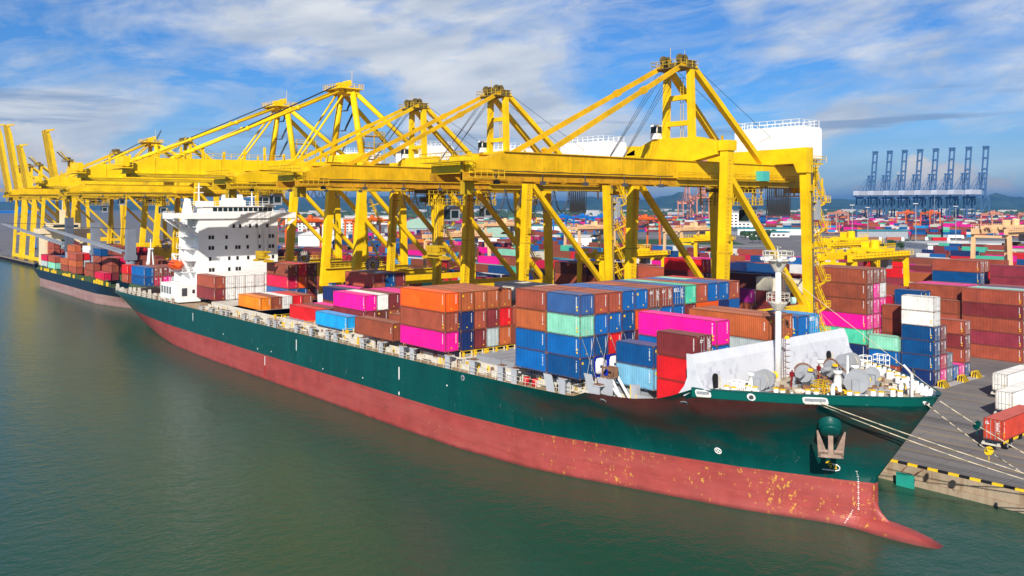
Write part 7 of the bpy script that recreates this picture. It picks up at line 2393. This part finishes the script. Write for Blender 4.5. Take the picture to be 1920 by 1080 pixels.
# ------------------------------------------------------------------ buildings, roads, grass
M['grass'] = paint('roadside_grass', (0.045, 0.10, 0.025), 0.9, 0.3, 0.3, (0.12, 0.12, 0.05), 0.05, streak=False)
M['road'] = paint('pale_road', (0.27, 0.26, 0.25), 0.8, 0.12, 0, streak=False, scale=0.05)


def ribbon(name, pts, w, zz, mat, kind='structure'):
    mb = MB(); vs = []
    for i, p in enumerate(pts):
        a = Vector(pts[max(0, i - 1)]); b_ = Vector(pts[min(len(pts) - 1, i + 1)])
        d = (b_ - a).normalized(); nrm = Vector((-d.y, d.x))
        c_ = Vector(p); vs += [(c_.x - nrm.x * w / 2, c_.y - nrm.y * w / 2, zz), (c_.x + nrm.x * w / 2, c_.y + nrm.y * w / 2, zz)]
    mb.add(vs, [(2 * i, 2 * i + 2, 2 * i + 3, 2 * i + 1) for i in range(len(pts) - 1)])
    o = mb.build(name, mat); o['kind'] = kind
    return o


ribbon('grass', [atd(px, 800 + (px - 1000) * -0.05) for px in range(420, 1420, 60)], 110, QZ + 0.06, M['grass'])
ribbon('grass', [atd(px, 720) for px in range(1520, 2020, 50)], 46, QZ + 0.06, M['grass'])
ribbon('road', [atd(px, 700) for px in range(420, 1500, 60)], 46, QZ + 0.12, M['road'])
ribbon('road', [atd(px, 790) for px in range(1500, 2040, 60)], 60, QZ + 0.12, M['road'])
ribbon('road', [atd(px, 925) for px in range(420, 1500, 60)], 40, QZ + 0.12, M['road'])


def building(px, d, w, dp, h, name, label, cat_, wall, roof, pitched=False, windows=0, rz=None):
    X, Y_ = atd(px, d)
    e = empty(name, (X, Y_, QZ), TH_rot if rz is None else rz, label, cat_)
    mb = MB(); mb.box(-w / 2, w / 2, 0, dp, 0, h); mb.build('wall', wall, e)
    mb = MB()
    if pitched: mb.prism([(-w / 2 - 0.8, h), (w / 2 + 0.8, h), (0, h + w * 0.16)], -0.8, dp + 0.8, 'xz')
    else: mb.box(-w / 2 - 1, w / 2 + 1, -1, dp + 1, h, h + 0.9)
    mb.build('roof', roof, e)
    for f in range(windows):
        mb = MB()
        for k in range(int(w / 5)):
            mb.box(-w / 2 + 1.6 + k * 5, -w / 2 + 4.2 + k * 5, -0.08, 0, 1.2 + f * 3.6, 2.9 + f * 3.6)
        mb.build('window_row', M['window'], e)
    return e


TH_rot = R(50.1)
building(1400 - 14, 1080, 34, 20, 24, 'office_block', 'white office block with rows of windows beside the crane leg', 'building', M['wall_white'], M['roof_grey'], windows=6)
building(1460, 960, 90, 30, 7, 'terminal_hall', 'long hall with a teal roof behind the nearest crane', 'building', M['wall_white'], M['roof_teal'])
building(1440, 900, 44, 20, 5, 'terminal_annex', 'small low annex with a teal roof before the long hall', 'building', M['wall_white'], M['roof_teal'], windows=1)
building(1655, 860, 50, 22, 7.5, 'canopy_gate', 'teal canopy roof over the gate before the far containers', 'building', M['grey_light'], M['roof_teal'])
building(1875, 560, 92, 34, 7.5, 'white_terminal', 'long low white terminal building behind the cream gantry', 'building', M['wall_white'], M['roof_grey'], windows=1)
building(1612, 560, 13, 13, 4, 'tent_pavilion', 'white tent roofed pavilion behind the yellow gantry, left', 'pavilion', M['wall_white'], M['wall_white'], True)
building(1632, 585, 12, 12, 5, 'tent_pavilion', 'white tent roofed pavilion behind the yellow gantry, right', 'pavilion', M['wall_white'], M['wall_white'], True)
building(930, 600, 46, 60, 11, 'warehouse', 'white warehouse with pale green pitched roof between crane legs', 'warehouse', M['wall_white'], M['roof_green'], True)
building(1010, 660, 80, 24, 9, 'warehouse', 'white flat roofed warehouse right of the green roofed one', 'warehouse', M['wall_white'], M['roof_grey'], windows=1)
building(606, 700, 40, 30, 9, 'warehouse', 'white arched warehouse behind the orange gantry', 'warehouse', M['wall_white'], M['roof_grey'], True)
building(610, 1100, 70, 24, 16, 'factory', 'white factory building with blue band beyond the grass', 'building', M['wall_white'], M['roof_grey'], windows=3)
building(785, 900, 70, 40, 9, 'warehouse', 'grey green roofed shed behind the hanging spreader', 'warehouse', M['grey_light'], M['roof_green'], True)
building(1000, 1050, 90, 24, 8, 'depot', 'low teal roofed depot beyond the grass strip', 'building', M['wall_white'], M['roof_teal'])
building(690, 1500, 80, 30, 14, 'factory', 'far pale factory left of centre below the hills', 'building', M['wall_white'], M['roof_grey'])

for i, (px, d) in enumerate(((1640, 790), (1682, 786), (1727, 800), (1768, 778), (1795, 845))):
    X, Y_ = atd(px, d)
    t = empty('lorry', (X, Y_, QZ + 0.15), R(50.1), ('far lorry with a maroon box, leftmost on the road', 'far lorry with a rust box, second from the left on the road', 'far lorry with a brown box in the middle of the road', 'far lorry with a bright red box on the road', 'far white lorry on the road above the red one')[i], 'lorry', 'lorries on the far road')
    mb = MB(); mb.box(-9, 3.5, 0, 2.5, 1.2, 4.0); mb.build('box', [M['rust'], plain('lorry_rust_box', (0.4, 0.1, 0.05)), M['rust'], M['red'], M['white']][i], t)
    mb = MB(); mb.prism([(4.0, 0.6), (6.6, 0.6), (6.6, 2.0), (6.0, 3.7), (4.0, 3.9)], 0.0, 2.5, 'xz'); mb.build('cab', M['white'], t)
    mb = MB()
    for q in (-7.5, -6, 3, 5.6): mb.lathe((q, 0.05, 0.5), [(0.5, 0), (0.5, 0.4)], 10, 0, 'y')
    mb.build('wheel', M['black'], t)

for i, (px, d, h) in enumerate(((1598, 700, 33), (1627, 760, 31), (1717, 640, 34), (1792, 720, 32), (1150, 720, 32), (580, 720, 26), (880, 760, 30), (868, 800, 29), (700, 780, 28), (1752, 1000, 48))):
    X, Y_ = atd(px, d)
    e = empty('light_mast', (X, Y_, QZ), 0, 'slim grey light mast standing in the far yard', 'light mast', 'light masts in the far yard')
    mb = MB(); mb.tube((0, 0, 0), (0, 0, h), 0.35, 8, 0, 0.2); mb.build('pole', M['grey_light'], e)
    mb = MB(); mb.cbox((0, 0, h), 2.6, 2.6, 0.5); mb.build('lamp_head', M['white'], e)


def leaf_mat(name, a, b_):
    m, n, b = new_mat(name)
    g = n.n('ShaderNodeNewGeometry').outputs['Position']
    c = n.mix(n.ramp(n.noise(g, 0.5, 3), 0.35, 0.65), a, b_)
    n.t.links.new(c, b.inputs['Base Color'])
    b.inputs['Roughness'].default_value = 0.7
    return m


M['foliage'] = leaf_mat('tree_foliage', (0.02, 0.055, 0.015), (0.06, 0.12, 0.03))
M['bark'] = plain('tree_bark', (0.08, 0.06, 0.045), 0.9)


def crown(mb, c, r, h, n, rr):
    for k in range(n):
        a = rr.uniform(0, 2 * pi); u = rr.uniform(-1, 1); q = rr.random() ** 0.4
        s_ = sqrt(1 - u * u)
        p = Vector((c[0] + r * q * s_ * cos(a), c[1] + r * q * s_ * sin(a), c[2] + h * q * u))
        sz = rr.uniform(0.35, 0.8)
        t = Vector((rr.uniform(-1, 1), rr.uniform(-1, 1), rr.uniform(-0.5, 1))).normalized()
        b_ = t.orthogonal().normalized() * sz; d_ = t.cross(b_).normalized() * sz
        mb.add([p - b_, p + d_ * 0.6, p + b_, p - d_ * 0.6], [(0, 1, 2, 3)])


protos = []
rt = random.Random(3)
tree_spots = [(1392, 880), (1404, 870), (1416, 885), (1428, 875), (1440, 890), (1398, 840), (1412, 760), (1425, 765), (1660, 640), (1672, 655), (1690, 630), (1702, 650), (1716, 640), (1733, 655), (1750, 648), (1765, 690), (1670, 700), (1700, 715), (1725, 600), (1450, 905)]
for i, (px, d) in enumerate(tree_spots):
    X, Y_ = atd(px, d)
    lab = 'bushy dark green tree in the clump left of the nearest crane leg' if px < 1500 else 'small green tree on the verge behind the yellow gantry'
    if i < 3:
        t = empty('tree', (X, Y_, QZ), 0, lab, 'tree', 'trees behind the crane leg' if px < 1500 else 'trees on the verge')
        h = rt.uniform(4.5, 6)
        mb = MB(); mb.tube((0, 0, 0), (0.1, 0, h * 0.6), 0.3, 7, 0, 0.15)
        for q in range(5):
            a = q * 1.3; mb.tube((0, 0, h * 0.4), (1.8 * cos(a), 1.8 * sin(a), h * 0.85), 0.12, 5, 0, 0.05)
        mb.build('trunk', M['bark'], t)
        mb = MB()
        for q in range(7):
            a = rt.uniform(0, 2 * pi); rr_ = rt.uniform(0.3, 2.3)
            crown(mb, (rr_ * cos(a), rr_ * sin(a), h * rt.uniform(0.75, 1.2)), rt.uniform(1.3, 2.2), rt.uniform(1.0, 1.8), 130, rt)
        mb.build('crown', M['foliage'], t)
        protos.append(t)
    else:
        t = copy_tree(protos[i % 3]); t.location = (X, Y_, QZ); t.rotation_euler = (0, 0, rt.uniform(0, 6)); s_ = rt.uniform(0.8, 1.25) * (1.0 if px < 1500 else 0.75); t.scale = (s_, s_, s_)
        t['label'] = lab; t['group'] = 'trees behind the crane leg' if px < 1500 else 'trees on the verge'

# far tree belts, town and hills
FW = Field()
rw = random.Random(9)
mb = MB()
for band in range(7):
    d0 = 2000 + band * 330
    for px in range(380, 2000, 4):
        if rw.random() < 0.25: continue
        X, Y_ = atd(px + rw.uniform(-2, 2), d0 + rw.uniform(-120, 120))
        h = rw.uniform(8, 19); r_ = rw.uniform(7, 16)
        mb.lathe((X, Y_, QZ), [(r_ * 0.9, 0), (r_, h * 0.45), (r_ * 0.7, h * 0.8), (r_ * 0.2, h)], 6)
w_ = mb.build('woodland', leaf_mat('far_woodland', (0.02, 0.05, 0.02), (0.05, 0.09, 0.03)))
tag(w_, 'dark green belts of far woodland below the hills', 'woodland', None, 'stuff')
for k in range(150):
    X, Y_ = atd(rw.uniform(400, 1950), rw.uniform(1900, 3600))
    w = rw.uniform(8, 26)
    FW.add(X - w, X + w, Y_, Y_ + 14, QZ, QZ + rw.uniform(9, 22), rw.choice([(0.7, 0.68, 0.64), (0.62, 0.6, 0.58), (0.5, 0.3, 0.24), (0.3, 0.36, 0.42), (0.7, 0.7, 0.7)]))
FW.build('distant_town', 'far town of pale buildings scattered among the trees below the hills', 'town')


def hill_range(name, prof, d0, depth, seed):
    rh = random.Random(seed)
    ph = [rh.uniform(0, 6.28) for _ in range(8)]
    mb = MB(); vs = []
    pxs = [i * 6 for i in range(-90, 420)]
    M_ = 9
    for px in pxs:
        y = interp(prof, px)
        H_ = max(0.0, (385 - y) * d0 / 1639.0 + 33.0)
        H_ *= 1 + 0.05 * sin(px * 0.05 + ph[0]) + 0.035 * sin(px * 0.13 + ph[1]) + 0.02 * sin(px * 0.41 + ph[2])
        for j in range(M_):
            t = j / (M_ - 1) * 2 - 1
            k = (1 - abs(t)) ** 0.8 * (1 + 0.10 * sin(px * 0.09 + j * 1.7 + ph[3]) * (1 if abs(t) > 0.05 else 0))
            X, Y_ = atd(px + 14 * sin(j * 2.1 + ph[4]) * (0 if j == M_ // 2 else 1), d0 + depth * t)
            vs.append((X, Y_, QZ - 2 + H_ * k))
    n = len(pxs)
    mb.add(vs, [(i * M_ + j, (i + 1) * M_ + j, (i + 1) * M_ + j + 1, i * M_ + j + 1) for i in range(n - 1) for j in range(M_ - 1)])
    o = mb.build(name, M['hill'], None, True); o['kind'] = 'structure'
    return o


m, n, b = new_mat('forested_hill')
g = n.n('ShaderNodeNewGeometry').outputs['Position']
c = n.mix(n.ramp(n.noise(g, 0.006, 8, 0.65), 0.4, 0.62), (0.018, 0.05, 0.022), (0.05, 0.10, 0.035))
n.t.links.new(c, b.inputs['Base Color']); b.inputs['Roughness'].default_value = 0.9
M['hill'] = m
hill_range('hills', [(-600, 380), (200, 379), (480, 376), (560, 373), (640, 377), (700, 370), (800, 368), (880, 374), (960, 379), (1040, 380), (1085, 373), (1110, 368), (1130, 374), (1150, 379), (1180, 376), (1225, 371), (1255, 368), (1275, 359), (1300, 367), (1345, 370), (1420, 374), (1500, 371), (1560, 372), (1600, 376), (1680, 374), (1760, 372), (1830, 370), (1866, 363), (1890, 368), (1920, 370), (2100, 372), (2500, 376)], 6800, 700, 3)
hill_range('hills', [(-600, 379), (300, 376), (520, 372), (620, 370), (720, 368), (820, 366), (900, 371), (1000, 376), (1200, 375), (1400, 376), (1560, 373), (1700, 376), (1900, 374), (2500, 376)], 9800, 900, 5)

# ------------------------------------------------------------------ haze over the far land
HAZE = 0.00011
if HAZE > 0:
    mb = MB(); mb.box(-14500, 14500, -3100, 14500, -6.0, 190.0)
    hm = bpy.data.materials.new('haze_air'); hm.use_nodes = True
    ht = hm.node_tree; ht.nodes.clear()
    pv = ht.nodes.new('ShaderNodeVolumePrincipled'); pv.inputs['Density'].default_value = HAZE
    pv.inputs['Color'].default_value = (0.12, 0.44, 1.0, 1)
    pv.inputs['Anisotropy'].default_value = 0.2
    mo = ht.nodes.new('ShaderNodeOutputMaterial'); ht.links.new(pv.outputs[0], mo.inputs['Volume'])
    hz = mb.build('haze', hm); hz['kind'] = 'stuff'; hz['label'] = 'thin blue haze over the far land'
